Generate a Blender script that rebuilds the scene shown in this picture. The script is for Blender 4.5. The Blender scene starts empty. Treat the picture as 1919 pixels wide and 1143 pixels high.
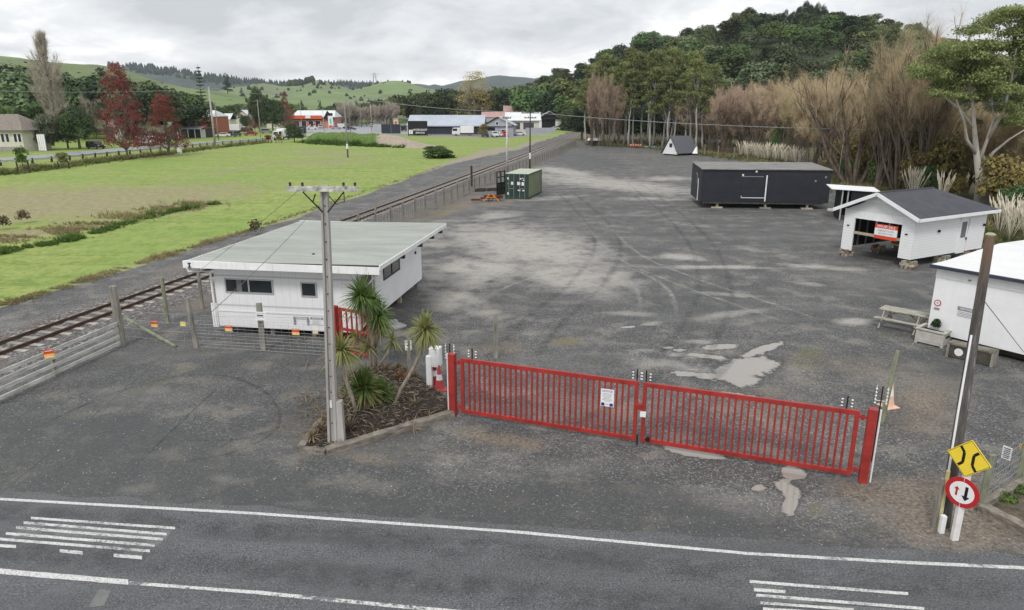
import bpy, bmesh, math, random
import numpy as np
from mathutils import Vector, Matrix, noise as mnoise
R = math.radians
scene = bpy.context.scene
COL = scene.collection
# ------------------------------------------------------------------ camera model
CX, CY, F, HZ, CH = 959.5, 571.5, 1300.0, 204.0, 8.8
TH = math.atan((CY - HZ) / F)
def _ray(x, y):
    dy = F; dz = -(y - CY)
    return x - CX, dy * math.cos(TH) + dz * math.sin(TH), -dy * math.sin(TH) + dz * math.cos(TH)
def P(x, y, z=0.0):                       # point of the plane at height z seen at (x, y) of the photo
    a, b, c = _ray(x, y); t = (z - CH) / c
    return Vector((a * t, b * t, z))
def D(x, y, Y):                           # point at distance Y seen at (x, y)
    a, b, c = _ray(x, y); t = Y / b
    return Vector((a * t, Y, CH + c * t))
def pix(X, Y, Z=0.0):
    Z = Z - CH
    d = Y * math.cos(TH) - Z * math.sin(TH); u = Y * math.sin(TH) + Z * math.cos(TH)
    return CX + F * X / d, CY - F * u / d
def top(x, y, yt):                        # height of an upright thing standing at (x, y) whose top shows at yt
    p = P(x, y); return D(x, yt, p.y).z
cam = bpy.data.cameras.new('camera'); camo = bpy.data.objects.new('camera', cam); COL.objects.link(camo)
cam.sensor_width = 36; cam.lens = F / 1919 * 36; cam.clip_end = 12000; cam.clip_start = .2
camo.location = (0, 0, CH); camo.rotation_euler = (R(90) - TH, 0, 0)
scene.camera = camo

# ------------------------------------------------------------------ materials
def _n(nt, t, **k):
    n = nt.nodes.new(t)
    for a, b in k.items(): setattr(n, a, b)
    return n
def newmat(name):
    m = bpy.data.materials.new(name); m.use_nodes = True
    nt = m.node_tree; nt.nodes.clear()
    o = _n(nt, 'ShaderNodeOutputMaterial'); b = _n(nt, 'ShaderNodeBsdfPrincipled')
    nt.links.new(b.outputs[0], o.inputs[0])
    return m, nt, b, o
def coords(nt, kind='Object', scale=(1, 1, 1)):
    tc = _n(nt, 'ShaderNodeTexCoord'); mp = _n(nt, 'ShaderNodeMapping'); mp.inputs['Scale'].default_value = scale
    nt.links.new(tc.outputs[kind], mp.inputs[0]); return mp.outputs[0]
def worldpos(nt, scale=(1, 1, 1)):
    g = _n(nt, 'ShaderNodeNewGeometry'); mp = _n(nt, 'ShaderNodeMapping'); mp.inputs['Scale'].default_value = scale
    nt.links.new(g.outputs['Position'], mp.inputs[0]); return mp.outputs[0]
def noise(nt, vec, scale, detail=4, rough=.55, dist=0):
    n = _n(nt, 'ShaderNodeTexNoise'); n.inputs['Scale'].default_value = scale; n.inputs['Detail'].default_value = detail
    n.inputs['Roughness'].default_value = rough; n.inputs['Distortion'].default_value = dist
    nt.links.new(vec, n.inputs['Vector']); return n.outputs['Fac']
def ramp(nt, fac, stops):
    r = _n(nt, 'ShaderNodeValToRGB'); e = r.color_ramp.elements
    while len(e) < len(stops): e.new(.5)
    for i, (p, c) in enumerate(stops):
        e[i].position = p; e[i].color = (c, c, c, 1) if isinstance(c, (int, float)) else (*c, 1)
    nt.links.new(fac, r.inputs[0]); return r.outputs[0]
def mixc(nt, fac, a, b, mode='MIX'):
    m = _n(nt, 'ShaderNodeMix', data_type='RGBA', blend_type=mode)
    def put(v, s):
        if isinstance(v, (tuple, list)): s.default_value = (*v, 1)
        elif isinstance(v, (int, float)): s.default_value = v if s.type == 'VALUE' else (v, v, v, 1)
        else: nt.links.new(v, s)
    put(fac, m.inputs[0]); put(a, m.inputs[6]); put(b, m.inputs[7]); return m.outputs[2]
def bump(nt, b, h, strength=.3, dist=.02):
    n = _n(nt, 'ShaderNodeBump'); n.inputs['Strength'].default_value = strength; n.inputs['Distance'].default_value = dist
    nt.links.new(h, n.inputs['Height']); nt.links.new(n.outputs[0], b.inputs['Normal'])
_cache = {}
def M(name, col, rough=.7, var=.18, scale=2.0, col2=None, stretch=(1, 1, 1), metal=0, bmp=0, streak=0, spec=.3):
    if name in _cache: return _cache[name]
    m, nt, b, o = newmat(name)
    v = coords(nt, 'Object', stretch)
    f = noise(nt, v, scale, 6, .65)
    c2 = col2 or tuple(min(1, c * (1 + var)) for c in col); c1 = tuple(c * (1 - var) for c in col)
    c = ramp(nt, f, [(.32, c1), (.68, c2)])
    if streak:
        s = noise(nt, coords(nt, 'Object', (6, 6, .35)), 1.5, 5, .7)
        c = mixc(nt, ramp(nt, s, [(.5, 0), (.78, streak)]), c, tuple(x * .45 + .01 for x in col))
    nt.links.new(c, b.inputs['Base Color']); b.inputs['Roughness'].default_value = rough
    b.inputs['Metallic'].default_value = metal; b.inputs['Specular IOR Level'].default_value = spec
    if bmp: bump(nt, b, noise(nt, v, scale * 6, 4), bmp, .02)
    _cache[name] = m; return m
def glass(name='window_glass', col=(.02, .025, .03)):
    if name in _cache: return _cache[name]
    m, nt, b, o = newmat(name); b.inputs['Base Color'].default_value = (*col, 1); b.inputs['Roughness'].default_value = .06
    b.inputs['Specular IOR Level'].default_value = .6; _cache[name] = m; return m
def leafmat(name, c1, c2, trans=.25, rough=.6, scale=.35, rnd=.25):
    if name in _cache: return _cache[name]
    m, nt, b, o = newmat(name)
    f = noise(nt, coords(nt, 'Object'), scale, 3, .6)
    c = ramp(nt, f, [(.35, c1), (.65, c2)])
    oi = _n(nt, 'ShaderNodeObjectInfo')
    hv = _n(nt, 'ShaderNodeHueSaturation')
    mr = _n(nt, 'ShaderNodeMapRange'); mr.inputs[3].default_value = 1 - rnd; mr.inputs[4].default_value = 1 + rnd
    nt.links.new(oi.outputs['Random'], mr.inputs[0]); nt.links.new(mr.outputs[0], hv.inputs['Value'])
    mr2 = _n(nt, 'ShaderNodeMapRange'); mr2.inputs[3].default_value = .5 - rnd * .06; mr2.inputs[4].default_value = .5 + rnd * .06
    ml = _n(nt, 'ShaderNodeMath', operation='FRACT'); m7 = _n(nt, 'ShaderNodeMath', operation='MULTIPLY'); m7.inputs[1].default_value = 7.3
    nt.links.new(oi.outputs['Random'], m7.inputs[0]); nt.links.new(m7.outputs[0], ml.inputs[0]); nt.links.new(ml.outputs[0], mr2.inputs[0])
    nt.links.new(mr2.outputs[0], hv.inputs['Hue'])
    nt.links.new(c, hv.inputs['Color']); nt.links.new(hv.outputs[0], b.inputs['Base Color'])
    b.inputs['Roughness'].default_value = rough; b.inputs['Specular IOR Level'].default_value = .25
    if trans:
        t = _n(nt, 'ShaderNodeBsdfTranslucent'); nt.links.new(hv.outputs[0], t.inputs[0])
        x = _n(nt, 'ShaderNodeMixShader'); x.inputs[0].default_value = trans
        nt.links.new(b.outputs[0], x.inputs[1]); nt.links.new(t.outputs[0], x.inputs[2]); nt.links.new(x.outputs[0], o.inputs[0])
    _cache[name] = m; return m

# ------------------------------------------------------------------ mesh builder
class MB:
    def __init__(s): s.v = []; s.f = []
    def add(s, vs, fs):
        o = len(s.v); s.v += [tuple(v) for v in vs]; s.f += [tuple(i + o for i in f) for f in fs]; return s
    def box(s, x0, x1, y0, y1, z0, z1):
        return s.add([(x0, y0, z0), (x1, y0, z0), (x1, y1, z0), (x0, y1, z0), (x0, y0, z1), (x1, y0, z1), (x1, y1, z1), (x0, y1, z1)],
                     [(0, 3, 2, 1), (4, 5, 6, 7), (0, 1, 5, 4), (1, 2, 6, 5), (2, 3, 7, 6), (3, 0, 4, 7)])
    def obox(s, c, size, rz=0, rx=0, ry=0):
        m = Matrix.Translation(Vector(c)) @ Matrix.Rotation(rz, 4, 'Z') @ Matrix.Rotation(rx, 4, 'X') @ Matrix.Rotation(ry, 4, 'Y')
        hx, hy, hz = (a / 2 for a in size)
        vs = [m @ Vector(p) for p in [(-hx, -hy, -hz), (hx, -hy, -hz), (hx, hy, -hz), (-hx, hy, -hz), (-hx, -hy, hz), (hx, -hy, hz), (hx, hy, hz), (-hx, hy, hz)]]
        return s.add(vs, [(0, 3, 2, 1), (4, 5, 6, 7), (0, 1, 5, 4), (1, 2, 6, 5), (2, 3, 7, 6), (3, 0, 4, 7)])
    def tube(s, pts, r, n=8, r2=None, caps=True):
        pts = [Vector(p) for p in pts]; k = len(pts)
        rs = r if isinstance(r, (list, tuple)) else [r + ((r2 if r2 is not None else r) - r) * i / max(1, k - 1) for i in range(k)]
        vs = []; ref = None
        for i, p in enumerate(pts):
            d = (pts[min(i + 1, k - 1)] - pts[max(i - 1, 0)]).normalized()
            if ref is None: ref = Vector((1, 0, 0)) if abs(d.x) < .8 else Vector((0, 1, 0))
            a = d.cross(ref).normalized(); b = d.cross(a); ref = -d.cross(a).cross(d) if False else ref
            for j in range(n):
                t = 2 * math.pi * j / n; vs.append(p + (a * math.cos(t) + b * math.sin(t)) * rs[i])
        fs = [(i * n + j, i * n + (j + 1) % n, (i + 1) * n + (j + 1) % n, (i + 1) * n + j) for i in range(k - 1) for j in range(n)]
        if caps: fs += [tuple(range(n))[::-1], tuple((k - 1) * n + j for j in range(n))]
        return s.add(vs, fs)
    def beam(s, a, b, w, h):          # rectangular bar between two points, w across (horizontal), h along up
        a = Vector(a); b = Vector(b); d = (b - a).normalized()
        up = Vector((0, 0, 1)) if abs(d.z) < .95 else Vector((0, 1, 0))
        x = d.cross(up).normalized() * w / 2; y = x.cross(d).normalized() * h / 2
        vs = [p + x * i + y * j for p in (a, b) for i, j in ((-1, -1), (1, -1), (1, 1), (-1, 1))]
        return s.add(vs, [(0, 1, 2, 3), (7, 6, 5, 4), (0, 4, 5, 1), (1, 5, 6, 2), (2, 6, 7, 3), (3, 7, 4, 0)])
    def prism(s, pts, off):           # planar polygon (list of 3D points) extruded by vector off
        off = Vector(off); n = len(pts); a = [Vector(p) for p in pts]
        return s.add(a + [p + off for p in a], [tuple(range(n))[::-1], tuple(range(n, 2 * n))] + [(i, (i + 1) % n, n + (i + 1) % n, n + i) for i in range(n)])
    def lathe(s, prof, n=12, c=(0, 0, 0)):
        vs = [(c[0] + r * math.cos(2 * math.pi * j / n), c[1] + r * math.sin(2 * math.pi * j / n), c[2] + z) for r, z in prof for j in range(n)]
        fs = [(i * n + j, i * n + (j + 1) % n, (i + 1) * n + (j + 1) % n, (i + 1) * n + j) for i in range(len(prof) - 1) for j in range(n)]
        fs += [tuple(range(n))[::-1], tuple((len(prof) - 1) * n + j for j in range(n))]
        return s.add(vs, fs)
    def build(s, name, mat, parent=None, smooth=False, bevel=0):
        me = bpy.data.meshes.new(name); me.from_pydata([tuple(v) for v in s.v], [], s.f); me.update()
        return link(name, me, mat, parent, smooth, bevel)
def link(name, me, mat, parent=None, smooth=False, bevel=0):
    ob = bpy.data.objects.new(name, me); COL.objects.link(ob)
    if mat and not me.materials:
        for mm in (mat if isinstance(mat, list) else [mat]): me.materials.append(mm)
    if smooth: me.shade_smooth()
    if bevel:
        md = ob.modifiers.new('bevel', 'BEVEL'); md.width = bevel; md.segments = 2; md.limit_method = 'ANGLE'
    if parent: ob.parent = parent
    return ob
def arrmesh(name, verts, faces):      # numpy verts (N,3), faces (M,k)
    verts = np.asarray(verts, dtype=np.float32); faces = np.asarray(faces, dtype=np.int32); k = faces.shape[1]
    me = bpy.data.meshes.new(name); me.vertices.add(len(verts)); me.vertices.foreach_set('co', verts.ravel())
    me.loops.add(faces.size); me.loops.foreach_set('vertex_index', faces.ravel())
    me.polygons.add(len(faces)); me.polygons.foreach_set('loop_start', np.arange(0, faces.size, k, dtype=np.int32))
    me.update(calc_edges=True); return me
def tag(o, label=None, cat=None, group=None, kind=None):
    if label: o['label'] = label
    if cat: o['category'] = cat
    if group: o['group'] = group
    if kind: o['kind'] = kind
    return o
def thing(name, label, cat, loc=(0, 0, 0), rz=0, group=None):
    o = bpy.data.objects.new(name, None); COL.objects.link(o); o.empty_display_size = .2
    o.location = loc; o.rotation_euler = (0, 0, rz); return tag(o, label, cat, group)
def dup(root, loc, rz=0, label=None, group=None, scale=None):
    kids = {}
    for ob in list(COL.objects):
        if ob.parent: kids.setdefault(ob.parent, []).append(ob)
    def cp(o, par):
        c = o.copy(); COL.objects.link(c); c.parent = par
        for ch in kids.get(o, []): cp(ch, c)
        return c
    r = cp(root, None); r.location = loc; r.rotation_euler = (0, 0, rz)
    if scale is not None: r.scale = (scale,) * 3 if isinstance(scale, (int, float)) else scale
    if label: r['label'] = label
    if group: r['group'] = group
    return r
def rotz(v, a): return Vector((v[0] * math.cos(a) - v[1] * math.sin(a), v[0] * math.sin(a) + v[1] * math.cos(a), v[2] if len(v) > 2 else 0))
def text_mesh(body, size, spacing=1.0):
    cu = bpy.data.curves.new('t', 'FONT'); cu.body = body; cu.size = size; cu.align_x = 'CENTER'; cu.align_y = 'CENTER'; cu.space_character = spacing
    cu.resolution_u = 2; cu.offset = size * .012
    ob = bpy.data.objects.new('t', cu); COL.objects.link(ob); dg = bpy.context.evaluated_depsgraph_get(); dg.update()
    me = bpy.data.meshes.new_from_object(ob.evaluated_get(dg)); bpy.data.objects.remove(ob); bpy.data.curves.remove(cu); return me
def text(body, size, loc, mat, parent, rz=0, name='lettering', sx=1.0):
    # text standing upright, facing local -Y turned by rz
    me = text_mesh(body, size); me.materials.clear(); me.materials.append(mat)
    ob = bpy.data.objects.new(name, me); COL.objects.link(ob); ob.parent = parent
    ob.location = loc; ob.rotation_euler = (R(90), 0, rz); ob.scale = (sx, 1, 1); return ob
# ------------------------------------------------------------------ sky and light
def make_world():
    w = bpy.data.worlds.new('World'); scene.world = w; w.use_nodes = True
    nt = w.node_tree; nt.nodes.clear(); out = _n(nt, 'ShaderNodeOutputWorld')
    sky = _n(nt, 'ShaderNodeTexSky'); sky.sky_type = 'NISHITA'; sky.sun_disc = False
    sky.sun_elevation = R(48); sky.sun_rotation = R(200); sky.air_density = 1.2; sky.dust_density = 2.0
    bg = _n(nt, 'ShaderNodeBackground'); bg.inputs[1].default_value = .12
    nt.links.new(sky.outputs[0], bg.inputs[0])
    # overcast cloud deck: noise on the sky direction, projected on a layer so it flattens towards the horizon
    tc = _n(nt, 'ShaderNodeTexCoord'); sp = _n(nt, 'ShaderNodeSeparateXYZ'); nt.links.new(tc.outputs['Generated'], sp.inputs[0])
    zz = _n(nt, 'ShaderNodeMath', operation='MAXIMUM'); nt.links.new(sp.outputs[2], zz.inputs[0]); zz.inputs[1].default_value = 0
    za = _n(nt, 'ShaderNodeMath', operation='ADD'); nt.links.new(zz.outputs[0], za.inputs[0]); za.inputs[1].default_value = .30
    dv = []
    for k in (0, 1):
        d = _n(nt, 'ShaderNodeMath', operation='DIVIDE'); nt.links.new(sp.outputs[k], d.inputs[0]); nt.links.new(za.outputs[0], d.inputs[1]); dv.append(d)
    cb = _n(nt, 'ShaderNodeCombineXYZ'); nt.links.new(dv[0].outputs[0], cb.inputs[0]); nt.links.new(dv[1].outputs[0], cb.inputs[1])
    def nz(sc, det, ro, off, dist=0):
        mp = _n(nt, 'ShaderNodeMapping'); mp.inputs['Location'].default_value = off; nt.links.new(cb.outputs[0], mp.inputs[0])
        return noise(nt, mp.outputs[0], sc, det, ro, dist)
    big = nz(.95, 7, .55, (3.1, 1.7, 0), .4); small = nz(3.2, 8, .6, (0.4, 5.2, 0), .3)
    mx = _n(nt, 'ShaderNodeMath', operation='MULTIPLY_ADD'); nt.links.new(small, mx.inputs[0]); mx.inputs[1].default_value = .42; nt.links.new(big, mx.inputs[2])
    cl = ramp(nt, mx.outputs[0], [(.56, (.50, .518, .545)), (.64, (.63, .645, .67)), (.72, (.76, .77, .785)), (.79, (.96, .96, .96))])
    bg2 = _n(nt, 'ShaderNodeBackground'); nt.links.new(cl, bg2.inputs[0]); bg2.inputs[1].default_value = 1.08
    mix = _n(nt, 'ShaderNodeMixShader'); mix.inputs[0].default_value = .93
    nt.links.new(bg.outputs[0], mix.inputs[1]); nt.links.new(bg2.outputs[0], mix.inputs[2]); nt.links.new(mix.outputs[0], out.inputs[0])
    l = bpy.data.lights.new('sun', 'SUN'); l.energy = 1.5; l.angle = R(14); l.color = (1, .975, .94)
    lo = bpy.data.objects.new('sun', l); COL.objects.link(lo)
    az, el = R(200), R(48)   # behind and a little left of the camera
    d = Vector((math.sin(az) * math.cos(el), math.cos(az) * math.cos(el), math.sin(el)))
    lo.rotation_euler = d.to_track_quat('Z', 'Y').to_euler()
    lo.location = (0, 0, 50)
make_world()
vs = scene.view_settings; vs.view_transform = 'Standard'; vs.look = 'None'; vs.gamma = 1; vs.exposure = .28; vs.use_curve_mapping = False

def haze():
    m = bpy.data.materials.new('haze'); m.use_nodes = True; nt = m.node_tree; nt.nodes.clear(); o = _n(nt, 'ShaderNodeOutputMaterial'); v = _n(nt, 'ShaderNodeVolumePrincipled')
    v.inputs['Color'].default_value = (.80, .86, .93, 1); v.inputs['Density'].default_value = .00009; nt.links.new(v.outputs[0], o.inputs['Volume'])
    ob = MB().box(-6000, 6000, -100, 4300, -8, 190).build('haze', m); tag(ob, kind='stuff')
haze()
# ------------------------------------------------------------------ railway line (centre) in plan
_rp = [P(x, y, .2) for x, y in ((0, 650), (220, 571), (388, 511), (985, 289.5), (1085, 247.5))]
RAILY = [-30, 5] + [p.y for p in _rp] + [420, 900]
RAILX = [_rp[0].x - .21 * (_rp[0].y + 30), _rp[0].x - .21 * (_rp[0].y - 5)] + [p.x for p in _rp] + [_rp[-1].x + .16 * (420 - _rp[-1].y), _rp[-1].x + .12 * (900 - _rp[-1].y)]
def railx(y): return float(np.interp(y, RAILY, RAILX))
_sm = np.linspace(-30, 900, 1861); _sx = np.interp(_sm, RAILY, RAILX)
_k = np.ones(41) / 41; _sx2 = np.convolve(np.pad(_sx, 20, mode='edge'), _k, 'valid')
def railx(y): return np.interp(y, _sm[20:-20], _sx2[20:-20])

def fbm(x, y, s, seed=0.0):
    return np.array([mnoise.fractal(Vector((a * s + seed, b * s - seed, seed)), 1.0, 2.0, 3) for a, b in zip(x.ravel(), y.ravel())]).reshape(x.shape)

def ground_sheet():
    ys = list(4.0 * 1.011 ** np.arange(0, 430))          # 4 .. 440 m
    ys = [y for y in ys] ; y = ys[-1]
    while y < 3900: y *= 1.08; ys.append(y)
    ys = np.array([-60, -20, 0] + ys)
    us = np.concatenate([np.array([-6, -3.5, -2.4, -1.7, -1.3, -1.1]), np.arange(-.95, .951, .0085), np.array([1.1, 1.3, 1.7, 2.4, 3.5, 6])])
    base = np.maximum(ys, 12)
    X = np.clip(us[None, :] * base[:, None], -5800, 5800); Y = np.repeat(ys[:, None], len(us), 1)
    Z = np.zeros_like(X)
    n1 = fbm(X, Y, .11); n2 = fbm(X, Y, .5, 7.7)
    # pixel of every vertex (the colours below are then fixed to the ground)
    YY = np.maximum(Y, 3.0); d = YY * math.cos(TH) + CH * math.sin(TH)
    U = CX + F * X / d; V = CY - F * (YY * math.sin(TH) - CH * math.cos(TH)) / d
    S = X - railx(Y)
    sm = lambda a, lo, hi: np.clip((a - lo) / (hi - lo), 0, 1)
    off = np.interp(Y, [20, 31, 52, 80, 114, 125, 160, 260, 400], [-5.3, -5.4, -5.5, -6.4, -9, -8, -5, -4.5, -4])
    grass = sm(-(S - off) + n1 * .8, -.35, .35)
    # vegetation edge on the far and right side of the yard
    hv = np.interp(U, [1075, 1100, 1240, 1300, 1400, 1500, 1560, 1640, 1760, 1900, 2100], [262, 271, 276, 288, 297, 318, 350, 366, 400, 470, 520])
    veg = sm(hv - V + n1 * 6, -2, 3) * (U > 1070)
    grass = np.maximum(grass, veg)
    pale = np.zeros_like(X); dirt = np.zeros_like(X); dark = np.zeros_like(X); wet = np.zeros_like(X); moss = np.zeros_like(X); dry = np.zeros_like(X)
    wu = n1 * 22 + n2 * 9; wv = fbm(X, Y, .25, 3.3) * 7
    def blob(cx, cy, rx, ry, ang=0, k=1.0, soft=.9, w=1.0):
        a = R(ang); s = np.clip((V - 204) / 400, .1, 1.4)
        du = U + wu * w * s - cx; dv = V + wv * w * s * .6 - cy
        p = (du * math.cos(a) + dv * math.sin(a)) / rx; q = (-du * math.sin(a) + dv * math.cos(a)) / ry
        return k * sm(1.25 - np.sqrt(p * p + q * q), 0, soft)
    for b in ((990, 462, 170, 40, 8, .88), (900, 505, 110, 34, -6, .7), (1060, 520, 150, 30, 12, .7), (850, 560, 70, 30, 0, .6), (1150, 345, 190, 14, 6, .75), (1290, 690, 120, 12, 8, .5), (930, 404, 45, 7, -4, .8), (1060, 322, 70, 7, 8, .85), (1190, 348, 120, 9, 6, .8), (1250, 335, 60, 5, 0, .7), (1110, 336, 90, 5, 10, .7),
              (1120, 515, 110, 24, 14, .6), (1350, 501, 130, 4, 1, .85), (1540, 499, 110, 4, 4, .75), (1280, 482, 45, 7, 5, .8), (1375, 588, 60, 7, -8, .9), (1590, 600, 40, 8, 3, .85),
              (1330, 640, 50, 5, 5, .6), (1370, 552, 90, 3, 3, .7), (860, 540, 80, 30, -8, .4), (1020, 372, 90, 5, -4, .4), (820, 450, 60, 18, -12, .4), (1430, 470, 60, 4, 8, .5), (1500, 530, 80, 3, 5, .4),
              (1290, 420, 60, 3, 8, .4), (1200, 400, 90, 4, -2, .3), (720, 620, 60, 8, 4, .3), (1180, 585, 60, 5, 3, .5), (905, 590, 60, 12, 3, .35), (1640, 440, 50, 4, 6, .4), (1230, 372, 80, 5, 0, .45),
              (420, 898, 50, 7, 6, .5), (120, 945, 120, 8, 3, .35), (570, 945, 80, 6, 5, .4), (250, 915, 90, 8, -8, .3), (1220, 605, 22, 4, 0, .8), (1290, 665, 70, 4, 6, .7), (1210, 655, 30, 4, 0, .6)):
        pale = np.maximum(pale, blob(*b))
    for b in ((1405, 690, 75, 20, -8), (1395, 712, 45, 14, 5), (1330, 668, 50, 5, 8), (1440, 655, 40, 7, -20), (1360, 650, 40, 6, 0), (1300, 848, 60, 10, 12), (1475, 885, 24, 14, 20),
              (1468, 915, 30, 16, 30), (1475, 945, 12, 22, -10), (1418, 914, 16, 6, 0), (1310, 705, 60, 6, 10), (1175, 610, 18, 2.5, 2), (1270, 652, 30, 3, 8), (1380, 742, 60, 6, 6)):
        wet = np.maximum(wet, blob(*b, 1.0, .8, .8))
    for b in ((1090, 300, 90, 13, 8, 1), (1170, 400, 130, 18, 0, .5), (1000, 395, 90, 16, -8, .5), (1400, 445, 200, 35, 0, .45), (1300, 570, 260, 45, 4, .5), (1750, 545, 220, 40, 0, .45), (1780, 700, 160, 40, 10, .5), (1000, 700, 300, 60, 5, .3), (1000, 560, 120, 40, 0, .35), (1150, 275, 100, 4, 0, .3), (1250, 395, 30, 10, 0, .3)):
        dark = np.maximum(dark, blob(*b))
    for b in ((1780, 960, 200, 70, 10, .95), (1620, 925, 90, 25, 12, .9), (1740, 760, 90, 70, 0, .6), (1450, 760, 120, 50, 5, .4), (1600, 690, 120, 40, 0, .35), (960, 820, 90, 12, 8, .8), (950, 650, 60, 18, 5, .6),
              (1070, 640, 35, 8, 4, .8), (870, 345, 50, 14, -30, .8), (860, 390, 70, 10, -20, .8), (940, 380, 60, 6, -6, .6), (800, 400, 60, 10, -25, .5), (1020, 300, 30, 8, -30, .7), (1480, 250, 40, 6, 0, .4),
              (700, 860, 60, 12, 6, .7), (1850, 620, 60, 30, 0, .3), (1100, 760, 120, 40, 6, .35), (720, 710, 60, 30, 0, .5), (1200, 290, 80, 3, 0, .5), (560, 800, 50, 30, 0, .3), (420, 470, 200, 8, -20, .5)):
        dirt = np.maximum(dirt, blob(*b))
    for b in ((1520, 668, 40, 26, 0, .7), (1655, 625, 50, 10, 8, .6), (1510, 955, 14, 14, 0, .9), (1600, 990, 90, 14, 8, .45), (1070, 640, 40, 8, 4, .7), (1110, 668, 30, 6, 4, .4), (830, 395, 60, 8, -24, .7),
              (890, 340, 40, 12, -34, .6), (270, 730, 200, 9, -22, .5), (985, 835, 40, 5, 6, .5), (700, 400, 60, 6, -20, .3), (1500, 745, 60, 10, 0, .3)):
        moss = np.maximum(moss, blob(*b))
    # dark sealed apron beside the road
    ap = sm(V - np.interp(U, [-400, 0, 300, 600, 850, 1000, 1200, 1500, 1900], [700, 735, 760, 880, 905, 860, 870, 960, 1045]) + wv * 2, -10, 45)
    dark = np.maximum(dark, ap * .85)
    dark = np.maximum(dark, .45 * sm(V, 600, 660) * sm(860 - U, 0, 60))
    # bare soil strip and brown, dry parts of the field
    for b in ((60, 384, 360, 40, -2, 1.05), (270, 368, 270, 22, -4, .9), (30, 440, 160, 14, -8, .8), (330, 385, 110, 14, -6, .8), (620, 290, 120, 12, 4, .5), (600, 305, 160, 8, 0, .5), (200, 300, 200, 6, -5, .35), (420, 320, 120, 10, -8, .4), (500, 360, 200, 6, -10, .3)):
        dry = np.maximum(dry, blob(*b))
    soil = np.zeros_like(X)
    for b in ((890, 296, 55, 9, -10, 1), (930, 282, 50, 6, -6, 1), (850, 305, 90, 6, -18, .9), (990, 270, 50, 6, -20, .9), (700, 352, 60, 3, -20, .3), (405, 380, 20, 5, 0, .6), (205, 420, 60, 5, -10, .7), (300, 405, 60, 4, -8, .6), (735, 268, 34, 8, 14, 1)):
        soil = np.maximum(soil, blob(*b))
    side = sm(S, 1.6, 2.4) * sm(6.0 - S + n1 * 2, 0, 1.2) * (Y > 30)
    dark = np.maximum(dark, side * .8); dirt = np.maximum(dirt, side * .55)
    edge = np.exp(-((S - off) / .9) ** 2) * (S - off < .6)
    soil = np.maximum(soil, edge * .55)
    me = bpy.data.meshes.new('ground')
    ny, nx = X.shape
    idx = np.arange(ny * nx).reshape(ny, nx)
    fc = np.stack([idx[:-1, :-1], idx[:-1, 1:], idx[1:, 1:], idx[1:, :-1]], -1).reshape(-1, 4)
    me = arrmesh('ground', np.stack([X, Y, Z], -1).reshape(-1, 3), fc)
    ball = np.exp(-((S) / 2.6) ** 4)                       # ballast stones near the track
    for nm, (a, b_, c) in (('zone_a', (grass, pale, dirt)), ('zone_b', (dark, wet, moss)), ('zone_c', (dry, soil, ball)), ('zone_d', (veg, veg * 0, veg * 0))):
        at = me.color_attributes.new(nm, 'FLOAT_COLOR', 'POINT')
        arr = np.ones((ny * nx, 4), dtype=np.float32); arr[:, 0] = a.ravel(); arr[:, 1] = b_.ravel(); arr[:, 2] = c.ravel()
        at.data.foreach_set('color', arr.ravel())
    return me

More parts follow.
